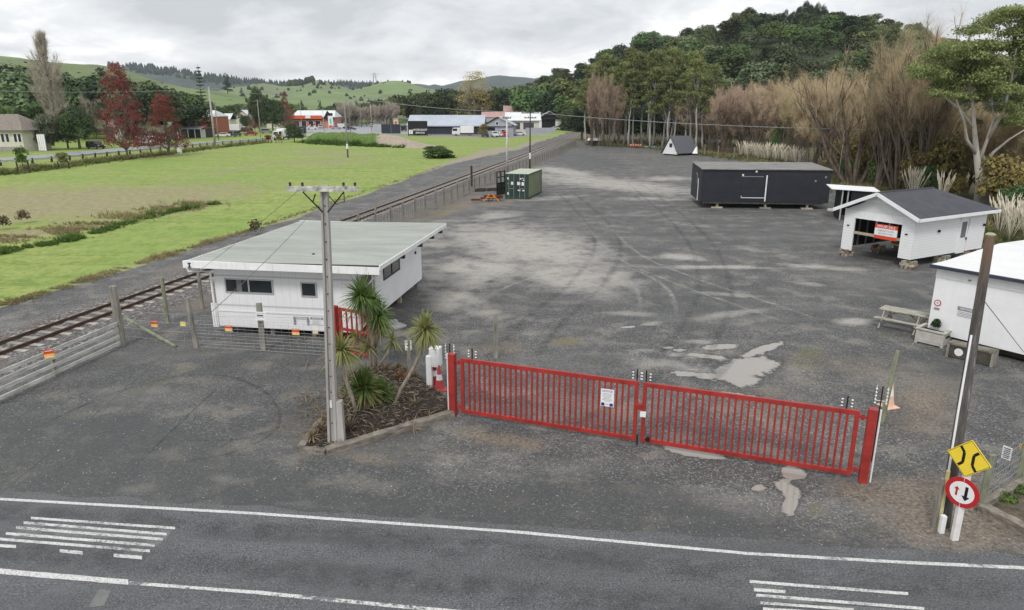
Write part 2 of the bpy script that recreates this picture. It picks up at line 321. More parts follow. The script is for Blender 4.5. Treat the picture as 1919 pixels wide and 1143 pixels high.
def ground_mat():
    m, nt, b, o = newmat('ground')
    def att(nm):
        a = _n(nt, 'ShaderNodeVertexColor'); a.layer_name = nm; s = _n(nt, 'ShaderNodeSeparateColor'); nt.links.new(a.outputs[0], s.inputs[0]); return s.outputs
    A, B, C, C_ = att('zone_a'), att('zone_b'), att('zone_c'), att('zone_d')
    w = worldpos(nt); w2 = worldpos(nt, (1, .55, 1))
    fine = noise(nt, w, 21, 4, .8); mid = noise(nt, w, 4.5, 5, .65); big = noise(nt, w2, .55, 6, .6); coarse = noise(nt, w, 11, 2, .6)
    vo = _n(nt, 'ShaderNodeTexVoronoi'); vo.inputs['Scale'].default_value = 24; nt.links.new(w, vo.inputs['Vector'])
    vc = _n(nt, 'ShaderNodeSeparateColor'); nt.links.new(vo.outputs['Color'], vc.inputs[0])
    nA = noise(nt, w, .75, 8, .66); nB = noise(nt, worldpos(nt, (.25, .8, 1)), .5, 7, .62)
    def thr(x, n, k=.9, lo=.38, hi=.62):
        a = _n(nt, 'ShaderNodeMath', operation='SUBTRACT'); nt.links.new(n, a.inputs[0]); a.inputs[1].default_value = .5
        q = _n(nt, 'ShaderNodeMath', operation='MULTIPLY_ADD'); nt.links.new(a.outputs[0], q.inputs[0]); q.inputs[1].default_value = k; nt.links.new(x, q.inputs[2])
        return ramp(nt, q.outputs[0], [(lo, 0), (hi, 1)])
    # gravel: every stone its own grey
    stone = ramp(nt, vc.outputs[0], [(0, (.015, .016, .018)), (.40, (.07, .071, .072)), (.75, (.22, .216, .208)), (1, (.72, .71, .68))])
    sand = ramp(nt, fine, [(.36, (.015, .016, .018)), (.5, (.115, .115, .114)), (.62, (.40, .395, .375))])
    g = mixc(nt, 1.0, mixc(nt, .5, stone, sand), (.63, .635, .635), 'MULTIPLY')
    g = mixc(nt, ramp(nt, mid, [(.3, .0), (.7, .55)]), g, mixc(nt, .5, g, (.17, .168, .16)))
    g = mixc(nt, ramp(nt, big, [(.36, .75), (.60, 0)]), g, mixc(nt, .6, g, (.055, .057, .062)))
    g = mixc(nt, ramp(nt, nB, [(.50, 0), (.64, .5)]), g, mixc(nt, .5, g, (.30, .292, .275)))
    g = mixc(nt, ramp(nt, nA, [(.34, .5), (.46, 0)]), g, mixc(nt, .6, g, (.06, .058, .058)))
    pl = thr(A[1], nA, 2.3, .05, .78)
    g = mixc(nt, pl, g, mixc(nt, ramp(nt, fine, [(.36, .3), (.62, .9)]), g, (.50, .475, .43)))
    g = mixc(nt, thr(B[0], mid, .7, .1, .8), g, mixc(nt, .66, g, (.058, .062, .062)))
    g = mixc(nt, thr(A[2], nA, 1.8, .05, .75), g, mixc(nt, .66, g, ramp(nt, coarse, [(.3, (.075, .055, .038)), (.7, (.33, .27, .20))])))
    g = mixc(nt, thr(B[2], nA, 2.2, .3, 1.0), g, mixc(nt, .55, g, (.13, .135, .045)))
    g = mixc(nt, thr(C[2], mid, .5, .3, .8), g, mixc(nt, .6, g, ramp(nt, vc.outputs[1], [(0, (.03, .028, .026)), (.5, (.13, .12, .11)), (1, (.46, .44, .41))])))
    nW = noise(nt, w, 1.5, 10, .76); wetf = thr(B[1], nW, 2.4, .40, .58); g = mixc(nt, thr(B[1], nW, 2.4, .14, .40), g, mixc(nt, .6, g, (.035, .034, .034)))
    g = mixc(nt, wetf, g, (.30, .28, .25))
    # grass
    ln = noise(nt, worldpos(nt, (.5, .12, 1)), 1.3, 4, .6); lm = noise(nt, w, 2.6, 5, .7); lf = noise(nt, w, 12, 3, .7); lb = noise(nt, w, .07, 4, .6)
    gr = ramp(nt, lm, [(.32, (.11, .165, .028)), (.5, (.235, .315, .055)), (.68, (.39, .43, .12))])
    gr = mixc(nt, ramp(nt, ln, [(.42, 0), (.66, .4)]), gr, (.37, .40, .13))
    st = noise(nt, worldpos(nt, (.05, .8, 1)), 1.2, 4, .6); gr = mixc(nt, ramp(nt, st, [(.44, 0), (.60, .45)]), gr, (.36, .41, .125)); gr = mixc(nt, ramp(nt, st, [(.34, .4), (.44, 0)]), gr, (.12, .20, .03))
    l4 = noise(nt, worldpos(nt, (1, .5, 1)), 1.1, 8, .78); gr = mixc(nt, ramp(nt, l4, [(.36, .65), (.50, 0)]), gr, (.10, .165, .03)); gr = mixc(nt, ramp(nt, l4, [(.52, 0), (.64, .6)]), gr, (.38, .42, .15))
    gr = mixc(nt, ramp(nt, lf, [(.35, .4), (.6, 0)]), gr, (.07, .13, .02))
    gr = mixc(nt, ramp(nt, lb, [(.45, 0), (.65, .45)]), gr, (.15, .27, .04))
    dr = thr(C[0], noise(nt, worldpos(nt, (.5, .2, 1)), .8, 7, .7), 2.6, .15, .85)
    gr = mixc(nt, dr, gr, ramp(nt, noise(nt, worldpos(nt, (1, .6, 1)), 1.8, 8, .8), [(.3, (.15, .145, .06)), (.55, (.30, .27, .145)), (.75, (.42, .37, .22))]))
    so = thr(C[1], lm, 1.1, .35, .75)
    gr = mixc(nt, so, gr, ramp(nt, fine, [(.3, (.17, .14, .10)), (.7, (.42, .37, .29))]))
    # distance: dull bush ground beyond the town
    sp = _n(nt, 'ShaderNodeSeparateXYZ'); nt.links.new(w, sp.inputs[0])
    gr = mixc(nt, ramp(nt, _div(nt, sp.outputs[1], 1000), [(.32, 0), (.38, 1)]), gr, (.07, .09, .035))
    gr = mixc(nt, thr(C_[0], lm, .6, .3, .7), gr, ramp(nt, lf, [(.3, (.05, .048, .02)), (.6, (.13, .115, .05)), (.8, (.20, .17, .09))]))
    gx = thr(A[0], lf, .8, .42, .6)
    col = mixc(nt, gx, g, gr)
    nt.links.new(col, b.inputs['Base Color'])
    ro = mixc(nt, wetf, mixc(nt, thr(B[0], big, .7, .2, .9), .85, .62), .12)
    nt.links.new(ro, b.inputs['Roughness']); b.inputs['Specular IOR Level'].default_value = .35
    h = mixc(nt, wetf, mixc(nt, .5, vo.outputs['Distance'], fine), .5)
    bump(nt, b, h, .55, .035)
    return m
def _div(nt, s, k):
    d = _n(nt, 'ShaderNodeMath', operation='DIVIDE'); nt.links.new(s, d.inputs[0]); d.inputs[1].default_value = k; return d.outputs[0]
go = link('ground', ground_sheet(), ground_mat()); tag(go, kind='structure')

# ------------------------------------------------------------------ near road with worn markings
def asphalt(name='asphalt', c=(.082, .086, .089)):
    m, nt, b, o = newmat(name); w = worldpos(nt)
    f = noise(nt, w, 24, 4, .85); md = noise(nt, w, 3, 5, .65); bg = noise(nt, worldpos(nt, (.5, 2.2, 1)), .45, 5, .6)
    g = ramp(nt, f, [(.37, tuple(x * .2 for x in c)), (.51, c), (.64, tuple(x * 2.8 for x in c))])
    g = mixc(nt, ramp(nt, md, [(.35, .0), (.75, .5)]), g, tuple(x * 1.7 for x in c)); g = mixc(nt, ramp(nt, noise(nt, worldpos(nt, (.35, 1.4, 1)), 1.2, 7, .7), [(.52, 0), (.70, .5)]), g, tuple(x * 1.9 for x in c))
    g = mixc(nt, ramp(nt, bg, [(.35, .55), (.6, 0)]), g, tuple(x * .62 for x in c))
    nt.links.new(g, b.inputs['Base Color'])
    nt.links.new(ramp(nt, bg, [(.3, .42), (.7, .62)]), b.inputs['Roughness']); b.inputs['Specular IOR Level'].default_value = .45
    bump(nt, b, f, .35, .012); return m
ASPH = asphalt()
def road_strip(name, pts, hw, z, mat, jit=0.0, step=.3):
    pts = [Vector((p[0], p[1], 0)) for p in pts]; rng = random.Random(3); vs = []; sm = []
    for a, b in zip(pts[:-1], pts[1:]):
        n = max(1, int((b - a).length / step))
        for i in range(n): sm.append(a.lerp(b, i / n))
    sm.append(pts[-1])
    for i, p in enumerate(sm):
        d = (sm[min(i + 1, len(sm) - 1)] - sm[max(i - 1, 0)]).normalized(); nrm = Vector((-d.y, d.x, 0))
        j1 = mnoise.noise(p * .9) * jit + mnoise.noise(p * 3.1) * jit * .5; j2 = mnoise.noise(p * .9 + Vector((9, 9, 9))) * jit
        h1, h2 = hw if isinstance(hw, tuple) else (hw, hw)
        vs += [p + nrm * (h1 + j1) + Vector((0, 0, z)), p - nrm * (h2 + j2) + Vector((0, 0, z))]
    fs = [(2 * i, 2 * i + 1, 2 * i + 3, 2 * i + 2) for i in range(len(sm) - 1)]
    mb = MB(); mb.add(vs, [f[::-1] for f in fs] if False else fs); ob = mb.build(name, mat); tag(ob, kind='structure'); return ob
e0, e1 = P(0, 935), P(1919, 1063); dirr = (e1 - e0).normalized(); nr = Vector((-dirr.y, dirr.x, 0))
road = road_strip('road', [e0 - dirr * 75 - nr * 3.0, e1 + dirr * 75 - nr * 3.0], (3.32, 3.5), .006, ASPH, .16)
def paint(name, wear=.45):
    m, nt, b, o = newmat(name); w = worldpos(nt)
    f = noise(nt, w, 9, 6, .8); f2 = noise(nt, w, 1.3, 3, .5)
    t = _n(nt, 'ShaderNodeMath', operation='ADD'); nt.links.new(f, t.inputs[0]); nt.links.new(f2, t.inputs[1])
    k = ramp(nt, t.outputs[0], [(.5 * wear + .50, .12), (.5 * wear + .80, 1)])
    g_ = noise(nt, w, 30, 3, .8); k2 = mixc(nt, 1.0, k, ramp(nt, g_, [(.34, .35), (.52, 1)]), 'MULTIPLY')
    b.inputs['Base Color'].default_value = (.62, .62, .60, 1); b.inputs['Roughness'].default_value = .6; tr = _n(nt, 'ShaderNodeBsdfTransparent'); x = _n(nt, 'ShaderNodeMixShader'); nt.links.new(k2, x.inputs[0]); nt.links.new(tr.outputs[0], x.inputs[1]); nt.links.new(b.outputs[0], x.inputs[2]); nt.links.new(x.outputs[0], o.inputs[0]); return m
PW = [paint('road_paint', .05), paint('worn_road_paint', .45), paint('faded_road_paint', 1.02)]
def marking(name, quads, mat):
    mb = MB()
    for q in quads:
        vs = []; n = 14
        a, b_, c, d = [P(x, y, .013 if mat is PW[2] else .010) for x, y in q]          # a-b top edge, d-c bottom edge
        for i in range(n + 1):
            t = i / n; p = a.lerp(b_, t); r = d.lerp(c, t); e = (p - r) * .10
            k1 = mnoise.noise(p * 5.3) ; k2 = mnoise.noise(r * 5.3 + Vector((4, 4, 4)))
            vs += [p + e * k1, r - e * k2]
        mb.add(vs, [(2 * i, 2 * i + 1, 2 * i + 3, 2 * i + 2) for i in range(n)])
    ob = mb.build(name, mat); tag(ob, kind='structure'); return ob
def bar(x0, y0, x1, y1, t): return [(x0, y0 - t / 2), (x1, y1 - t / 2), (x1, y1 + t / 2), (x0, y0 + t / 2)]
marking('road_edge_line', [bar(-700, 892, 0, 935, 4.5), bar(0, 935, 480, 962, 4.8), bar(480, 962, 960, 996, 5), bar(960, 996, 1400, 1037, 5.2)], PW[0])
marking('road_edge_line', [bar(1400, 1037, 1700, 1054, 5.4), bar(1700, 1054, 1919, 1064, 6), bar(1919, 1064, 2600, 1100, 7)], PW[1])
marking('road_centre_line', [bar(-700, 1030, 0, 1070, 9), bar(0, 1070.5, 240, 1090.5, 10)], PW[0])
marking('road_centre_line', [bar(240, 1092, 480, 1110, 6), bar(480, 1110, 800, 1141, 7), bar(800, 1141, 1300, 1190, 8)], paint('thin_road_paint', .72))
marking('road_lettering', [bar(58, 970.5, 328, 989.5, 4.6), bar(44, 979, 312, 1001, 5), bar(30, 988.5, 305, 1010.5, 5.2), bar(11, 999.5, 290, 1022, 5.2), bar(0, 1010, 281, 1032.5, 5.2),
        bar(-10, 1022, 30, 1024, 6), bar(112, 1032, 155, 1036, 6), bar(213, 1040.5, 266, 1045, 6.5)], PW[1])
FADE = .007
marking('faded_road_lettering', [[(50, 980), (85, 982), (75, 1008), (20, 1008)], [(110, 985), (290, 998), (280, 1010), (100, 1005)], [(300, 990), (325, 991), (300, 1020), (270, 1018)], [(240, 1030), (275, 1032), (262, 1043), (225, 1040)]], PW[2])
marking('road_lettering', [bar(1405, 1089.5, 1702, 1112.5, 5.5), bar(1417, 1115, 1732, 1140.5, 5.5), bar(1425, 1129.5, 1600, 1142, 5), bar(1430, 1141, 1700, 1158, 6), bar(1413, 1105, 1472, 1109, 6)], PW[1])
marking('faded_road_lettering', [[(1410, 1094), (1465, 1098), (1472, 1108), (1412, 1104)], [(1472, 1120), (1525, 1124), (1533, 1131), (1480, 1128)], [(1540, 1132), (1700, 1143), (1710, 1155), (1560, 1146)]], PW[2])
pm = marking('road_patch', [[(185, 1105), (208, 1107), (195, 1135), (165, 1139)]], M('road_patch', (.17, .17, .165), .8))

def track_mat(name, col, a):
    m, nt, b, o = newmat(name); w = worldpos(nt); k = ramp(nt, noise(nt, w, 1.6, 8, .75), [(.38, 0), (.62, a)]); b.inputs['Base Color'].default_value = (*col, 1); b.inputs['Roughness'].default_value = .8
    tc = _n(nt, 'ShaderNodeVertexColor'); tc.layer_name = 'fade'; k = mixc(nt, 1.0, k, tc.outputs[0], 'MULTIPLY')
    tr = _n(nt, 'ShaderNodeBsdfTransparent'); x = _n(nt, 'ShaderNodeMixShader'); nt.links.new(k, x.inputs[0]); nt.links.new(tr.outputs[0], x.inputs[1]); nt.links.new(b.outputs[0], x.inputs[2]); nt.links.new(x.outputs[0], o.inputs[0]); return m
TD, TL = track_mat('dark_track', (.03, .031, .032), .26), track_mat('pale_track', (.40, .385, .35), .6); TC = track_mat('crack_track', (.028, .029, .03), .36); TW = track_mat('road_wheel_path', (.04, .041, .043), .3)
def track(name, pp, w, mat, offs=(0,), z=.0045):
    pts = [P(*p) for p in pp]; sm = []
    for i in range(len(pts) - 1):
        p0, p1, p2, p3 = pts[max(i - 1, 0)], pts[i], pts[i + 1], pts[min(i + 2, len(pts) - 1)]
        for k in range(10): t = k / 10; sm.append(.5 * ((2 * p1) + (p2 - p0) * t + (2 * p0 - 5 * p1 + 4 * p2 - p3) * t * t + (3 * p1 - p0 - 3 * p2 + p3) * t ** 3))
    for of in offs:
        vs = []; cols = []
        for i, p in enumerate(sm):
            d = (sm[min(i + 1, len(sm) - 1)] - sm[max(i - 1, 0)]).normalized(); n_ = Vector((-d.y, d.x, 0)); e = min(1, i / 6, (len(sm) - 1 - i) / 6)
            for q, c in ((-1, 0), (-.4, 1), (.4, 1), (1, 0)): vs.append(p + n_ * (of + q * w * (1 + .4 * mnoise.noise(p * .9))) + Vector((0, 0, z + .001 * of))); cols += [c * e, c * e, c * e, 1]
        n = len(sm); ob = MB().add(vs, [(i * 4 + j, i * 4 + j + 1, i * 4 + j + 5, i * 4 + j + 4) for i in range(n - 1) for j in range(3)]).build(name, mat); tag(ob, kind='structure')
        ca = ob.data.color_attributes.new('fade', 'FLOAT_COLOR', 'POINT'); ca.data.foreach_set('color', cols)
track('tyre_track', [(40, 815), (200, 742), (330, 706), (430, 706), (505, 742), (520, 800), (430, 850), (280, 868)], .07, TC)
track('tyre_track', [(230, 900), (330, 800), (420, 720), (480, 700)], .05, TC); track('tyre_track', [(330, 825), (450, 822), (560, 790)], .045, TC)
track('tyre_track', [(980, 700), (1060, 600), (1140, 520), (1160, 450), (1110, 390), (1040, 335)], .22, TD, (0, 1.7)); track('tyre_track', [(1290, 740), (1350, 620), (1370, 540), (1330, 450), (1250, 380), (1170, 320)], .2, TD, (0, 1.6))
track('tyre_track', [(900, 560), (1000, 520), (1120, 505), (1190, 540), (1200, 600)], .16, TL, (0, 1.6)); track('tyre_track', [(1540, 600), (1420, 560), (1300, 520), (1190, 470), (1120, 400)], .18, TL, (0, 1.7))
track('tyre_track', [(1100, 860), (1240, 790), (1330, 720), (1400, 640)], .2, TD, (0, 1.7)); track('wheel_path', [(-500, 925), (0, 960), (700, 1010), (1400, 1075), (2400, 1140)], .45, TW, z=.0075); track('wheel_path', [(-500, 985), (0, 1030), (700, 1085), (1400, 1150), (2400, 1230)], .45, TW, z=.0075)
# ------------------------------------------------------------------ main road on the left, guard rail
mr = [P(-700, 330), P(-300, 312), P(0, 300), P(100, 292), P(250, 279), P(400, 267), P(520, 259), P(620, 248), P(700, 241), P(760, 237)]
FARASPH = asphalt('far_asphalt', (.25, .255, .265))
road_strip('main_road', mr, 4.6, .03, FARASPH, .2, 2)
fc_ = MB(); fc_.add([P(545, 246, .02), P(700, 252, .02), P(765, 252, .02), P(800, 238, .02), P(800, 231, .02), P(540, 231, .02)], [(0, 1, 2, 3, 4, 5)]); tag(fc_.build('forecourt', FARASPH), kind='structure')
# gravel strip beside the black shed
fg = MB(); fg.add([P(765, 254.5, .012), P(905, 258, .012), P(960, 258.5, .012), P(1030, 251, .012), P(1040, 243, .012), P(905, 244, .012), P(765, 244, .012)], [(0, 1, 2, 3, 4, 5, 6)]); tag(fg.build('gravel_strip', M('pale_gravel', (.26, .25, .23), .9, .3, 3)), kind='structure')

# ------------------------------------------------------------------ railway
def railway():
    root = thing('railway_track', 'rusty railway track on grey ballast running past the yard to the hill', 'railway track', (0, 0, 0))
    ys = np.concatenate([np.arange(-20, 120, 1.0), np.arange(120, 420, 3.0)])
    BAL, nt, b, o = newmat('ballast'); w = worldpos(nt)
    vo = _n(nt, 'ShaderNodeTexVoronoi'); vo.inputs['Scale'].default_value = 13; nt.links.new(w, vo.inputs['Vector'])
    vc = _n(nt, 'ShaderNodeSeparateColor'); nt.links.new(vo.outputs['Color'], vc.inputs[0])
    c = ramp(nt, vc.outputs[0], [(0, (.04, .038, .036)), (.5, (.13, .125, .12)), (.85, (.21, .20, .19)), (1, (.38, .37, .35))])
    c = mixc(nt, ramp(nt, noise(nt, w, 1.1, 4), [(.45, 0), (.65, .55)]), c, (.12, .10, .085))
    nt.links.new(c, b.inputs['Base Color']); b.inputs['Roughness'].default_value = .9; bump(nt, b, vo.outputs['Distance'], .8, .06)
    sec = [(-2.3, .0), (-1.9, .04), (-1.55, .09), (-.5, .075), (0, .07), (.5, .075), (1.6, .09), (2.0, .05), (2.5, .0)]
    mb = MB(); vs = []
    for y in ys:
        for k, (s, z) in enumerate(sec):
            q = 0 if k in (0, len(sec) - 1) else 1
            vs.append((railx(y) + s + mnoise.noise(Vector((y * .7, s, 0))) * .25 * (1 - q * .6), y, z + (.012 * mnoise.noise(Vector((y * 2, s * 3, 1))) if q else -.01) + .004))
    n = len(sec)
    mb.add(vs, [(i * n + j, i * n + j + 1, (i + 1) * n + j + 1, (i + 1) * n + j) for i in range(len(ys) - 1) for j in range(n - 1)])
    bo = mb.build('ballast_bed', BAL); tag(bo, kind='structure')
    RUST = M('rusty_rail', (.085, .05, .038), .75, .35, 3, bmp=.1)
    for sd in (-1, 1):
        mb = MB(); vs = []
        prof = [(-.06, .10), (.06, .10), (.06, .115), (.012, .125), (.012, .185), (.035, .19), (.035, .22), (-.035, .22), (-.035, .19), (-.012, .185), (-.012, .125), (-.06, .115)]
        for y in ys:
            for px, pz in prof: vs.append((railx(y) + sd * .55 + px, y, pz))
        n = len(prof)
        mb.add(vs, [(i * n + j, i * n + (j + 1) % n, (i + 1) * n + (j + 1) % n, (i + 1) * n + j) for i in range(len(ys) - 1) for j in range(n)])
        mb.build('rail', RUST, root)
    sm_ = MB().box(-1.05, 1.05, -.11, .11, .02, .104); far = MB()
    SL = M('weathered_sleeper', (.34, .31, .28), .9, .5, 1.5); first = None; k = 0; y = 22.0; rng = random.Random(5)
    while y < 300:
        a = math.atan(float(railx(y + 1) - railx(y)))
        if k < 100:
            if first is None: first = ob = sm_.build('sleeper', SL, root)
            else: ob = first.copy(); COL.objects.link(ob)
            ob.location = (float(railx(y)) + rng.uniform(-.04, .04), y, rng.uniform(-.012, .0)); ob.rotation_euler = (0, 0, -a)
        else: far.obox((float(railx(y)), y, .06), (2.1, .22, .084), -a)
        k += 1; y += .68
    tag(far.build('sleepers', SL, root), kind='stuff')
railway()
# ------------------------------------------------------------------ shared materials
def boards(name, col, pitch=.15, axis='Z', rough=.55, dirt=.25, both=False):
    m, nt, b, o = newmat(name); tc = _n(nt, 'ShaderNodeTexCoord'); sp = _n(nt, 'ShaderNodeSeparateXYZ'); nt.links.new(tc.outputs['Object'], sp.inputs[0])
    def saw(s, p):
        d = _n(nt, 'ShaderNodeMath', operation='DIVIDE'); nt.links.new(s, d.inputs[0]); d.inputs[1].default_value = p
        fr = _n(nt, 'ShaderNodeMath', operation='FRACT'); nt.links.new(d.outputs[0], fr.inputs[0]); return fr.outputs[0]
    f = saw(sp.outputs['XYZ'.index(axis)], pitch)
    groove = ramp(nt, f, [(0, 0), (.06, 1), (.94, 1), (1, .6)])
    if both:
        g2 = ramp(nt, saw(sp.outputs[0], both), [(0, 0), (.03, 1), (1, 1)]); groove = mixc(nt, 1.0, groove, g2, 'MULTIPLY')
    n = noise(nt, coords(nt), 1.4, 6, .7); n2 = noise(nt, coords(nt, 'Object', (4, 4, .5)), 2.2, 5, .7)
    c = mixc(nt, ramp(nt, n, [(.35, dirt), (.7, 0)]), col, tuple(x * .72 for x in col))
    c = mixc(nt, ramp(nt, n2, [(.52, 0), (.8, dirt * 1.2)]), c, tuple(x * .5 for x in col))
    c = mixc(nt, groove, tuple(x * .5 for x in col), c)
    nt.links.new(c, b.inputs['Base Color']); b.inputs['Roughness'].default_value = rough
    bump(nt, b, groove, .5, .012); return m
WB = boards('white_weatherboard', (.80, .805, .81), .16, dirt=.15)
WP = M('white_panel', (.80, .805, .81), .55, .05, 1.2, streak=.10)
OFW = boards('office_panel', (.78, .785, .79), 1.22, dirt=.15, both=.31)
OFS = boards('office_skirting', (.78, .785, .79), .115, dirt=.2)
WHITE = M('white_paint', (.79, .795, .80), .5, .07, 2, streak=.18)
FASC = M('white_fascia_paint', (.78, .785, .78), .55, .09, 1.2, streak=.5)
CABLE = M('grey_cable', (.13, .13, .13), .6)
RED = M('red_gate_paint', (.32, .030, .024), .45, .3, 2.2, streak=.35, spec=.4)
TIMB = M('grey_timber', (.235, .225, .195), .9, .45, 3, stretch=(2, 2, .4), bmp=.3)
TIMBG = M('mossy_timber', (.22, .235, .16), .9, .4, 4, stretch=(2, 2, .5), bmp=.3)
RAILT = M('pale_fence_rail', (.52, .52, .48), .9, .35, 2.2, stretch=(.6, .6, 3), bmp=.3)
SLEEP = M('old_timber_sleeper', (.20, .18, .15), .95, .5, 3, stretch=(1, 1, 4), bmp=.4)
DKT = M('dark_timber', (.05, .04, .033), .9, .5, 4, bmp=.3)
PLYW = M('pale_timber_block', (.40, .35, .26), .9, .4, 5)
CONC = M('pole_concrete', (.36, .345, .325), .85, .22, 1.4, stretch=(3, 3, .5), bmp=.15)
BLK = M('black_plastic', (.015, .016, .018), .55, .3, 5)
GALV = M('galvanised_steel', (.38, .39, .40), .42, .15, 6, metal=.6)
ALU = M('aluminium_frame', (.46, .46, .47), .4, .08, 6, metal=.35)
PORC = M('white_porcelain', (.78, .78, .76), .25, .05, 5)
GL = glass()
SW = M('sign_white', (.76, .76, .76), .5, .05, 3); SK = M('sign_black', (.012, .012, .014), .5, .1, 5); SR = M('sign_red', (.45, .02, .025), .5, .1, 5)
SY = M('sign_yellow', (.83, .62, .05), .45, .05, 4); SB = M('sign_blue', (.012, .03, .22), .5, .1, 5); SO = M('sign_amber', (.85, .50, .12), .5, .08, 5)
SRO = M('sign_orange_red', (.62, .07, .03), .5, .1, 5); SG = M('sign_grey_print', (.25, .25, .28), .6, .1, 5)

# ------------------------------------------------------------------ office building
def office():
    A = R(-9); O = P(674, 621, .4); W, DP = 5.95, 8.75
    t = thing('office_building', 'white relocatable office with pale green corrugated roof beside the railway', 'building', (O.x, O.y, 0), A)
    zt = 3.02
    mb = MB(); mb.box(-W, 0, 0, .12, 1.0, zt); mb.build('front_wall', OFW, t)
    mb = MB(); mb.box(-W, 0, .012, .12, .33, .998); mb.box(-W - .01, .01, -.012, .01, .97, 1.03); mb.build('skirting', OFS, t)
    mb = MB(); mb.box(-.12, -.002, .122, DP, .44, zt + .1); mb.build('side_wall', WP, t)
    mb = MB(); mb.box(-W, -W + .12, .122, DP, .4, zt - .05); mb.box(-W + .12, -.122, DP - .12, DP, .4, zt); mb.build('rear_wall', WP, t)
    mb = MB(); mb.box(-W + .13, -.13, .13, DP - .13, .42, .5); mb.build('floor', DKT, t)
    # corrugated roof: ridges run across the width, very low pitch
    RM, nt, b, o = newmat('office_roof_iron')
    f = noise(nt, coords(nt, 'Object', (.25, 1, 1)), 1.1, 6, .7); f3 = noise(nt, coords(nt, 'Object', (.5, 5, 1)), 2.5, 4, .7)
    c = ramp(nt, f, [(.3, (.25, .27, .245)), (.65, (.36, .38, .345))]); c = mixc(nt, ramp(nt, f3, [(.5, 0), (.75, .35)]), c, (.24, .26, .20))
    sp = _n(nt, 'ShaderNodeSeparateXYZ'); nt.links.new(coords(nt), sp.inputs[0]); wv_ = _n(nt, 'ShaderNodeMath', operation='SINE'); nt.links.new(_div(nt, sp.outputs[1], .0298), wv_.inputs[0]); c = mixc(nt, ramp(nt, wv_.outputs[0], [(.0, 0), (.5, 0)]), c, (.16, .18, .15))
    nt.links.new(c, b.inputs['Base Color']); b.inputs['Roughness'].default_value = .5
    vs = []; ny = 9 * 24; x0, x1, y0, y1 = -6.62, 1.2, -.72, 9.2
    zz = lambda x, y: 3.13 + (x - x0) / (x1 - x0) * .09 + (y - y0) * .002
    for i in range(ny + 1):
        y = y0 + (y1 - y0) * i / ny; h = .024 * math.cos(i * math.pi / 2.25)
        for x in (x0, x1): vs.append((x, y, zz(x, y) + h))
    n = len(vs); vs += [(a, b_, c_ - .03) for a, b_, c_ in vs]
    mb = MB(); mb.add(vs, [(2 * i, 2 * i + 1, 2 * i + 3, 2 * i + 2) for i in range(ny)] + [(n + 2 * i + 2, n + 2 * i + 3, n + 2 * i + 1, n + 2 * i) for i in range(ny)])
    r = mb.build('roof', RM, t)
    MB().box(-2.2, -2.12, 1.0, 1.08, 3.15, 3.24).build('roof_vent', DKT, r); MB().box(-1.5, -1.38, .8, .92, 3.15, 3.22).build('roof_vent', DKT, r)
    g = MB(); g.box(x0 - .06, x1 + .02, y0 - .07, y0 + .03, 2.90, 3.17); g.build('front_fascia', FASC, t)
    g = MB(); g.box(x1, x1 + .05, y0 - .02, y1, 3.06, 3.235); g.box(x0, x1, y1, y1 + .05, 2.98, 3.2); g.box(x0 - .05, x0, y0 + .03, y1, 2.92, 3.14); g.build('side_fascia', FASC, t)
    g = MB(); g.box(-W - .6, 1.15, y0 + .04, y1 - .02, 3.0, 3.03); g.build('soffit', WHITE, t)
    for yy in (2.6, 5.2, 7.2, 8.8): MB().box(.0, 1.1, yy, yy + .14, 2.80, 3.0).build('rafter_end', DKT, t)
    g = MB(); g.box(x0 + .2, x0 + .24, y0 - .10, y0 - .07, 2.93, 3.1); g.box(x0 + .16, x0 + .28, y0 - .10, y0 - .07, 3.08, 3.11); g.box(x0 + .16, x0 + .28, y0 - .10, y0 - .07, 2.92, 2.95); g.build('bracket', SK, t)
    # downpipe
    g = MB(); g.tube([(x0 + .06, y0 - .02, 2.9), (x0 + .1, y0, 2.74), (-W - .08, -.08, 2.62), (-W - .06, -.08, .35)], .045, 8); g.build('downpipe', WHITE, t)
    g = MB()
    for k in range(3): g.box(-W - .34 + k * .09, -W - .27 + k * .09, .1, .16, .25, 1.25)
    g.build('louvre_panel', WHITE, t)
    g = MB(); g.beam((1.15, -.6, 2.95), (.03, .1, 1.9), .05, .05); g.build('brace', WHITE, t)
    def window(x0, x1, z0, z1, panes=2, y=0, nm='window'):
        f = MB(); fw = .055
        f.box(x0, x1, y - .04, y - .002, z0, z0 + fw); f.box(x0, x1, y - .04, y - .002, z1 - fw, z1); f.box(x0, x0 + fw, y - .04, y - .002, z0 + fw, z1 - fw); f.box(x1 - fw, x1, y - .04, y - .002, z0 + fw, z1 - fw)
        for k in range(1, panes): xm = x0 + (x1 - x0) * k / panes; f.box(xm - .03, xm + .03, y - .045, y - .002, z0 + fw, z1 - fw)
        w = f.build(nm, ALU, t)
        p = MB(); p.box(x0 + fw, x1 - fw, y - .02, y - .006, z0 + fw, z1 - fw); p.build('pane', GL, w)
        cu = MB()
        cu.box(x0 + .5, x0 + .72, y - .026, y - .022, z0 + .06, z1 - .06)
        if panes > 1: cu.build('curtain', M('grey_curtain', (.16, .16, .15), .9), w)
        return w
    window(-5.5, -3.45, 1.76, 2.36, 2); window(-2.3, -1.64, 1.72, 2.32, 1)
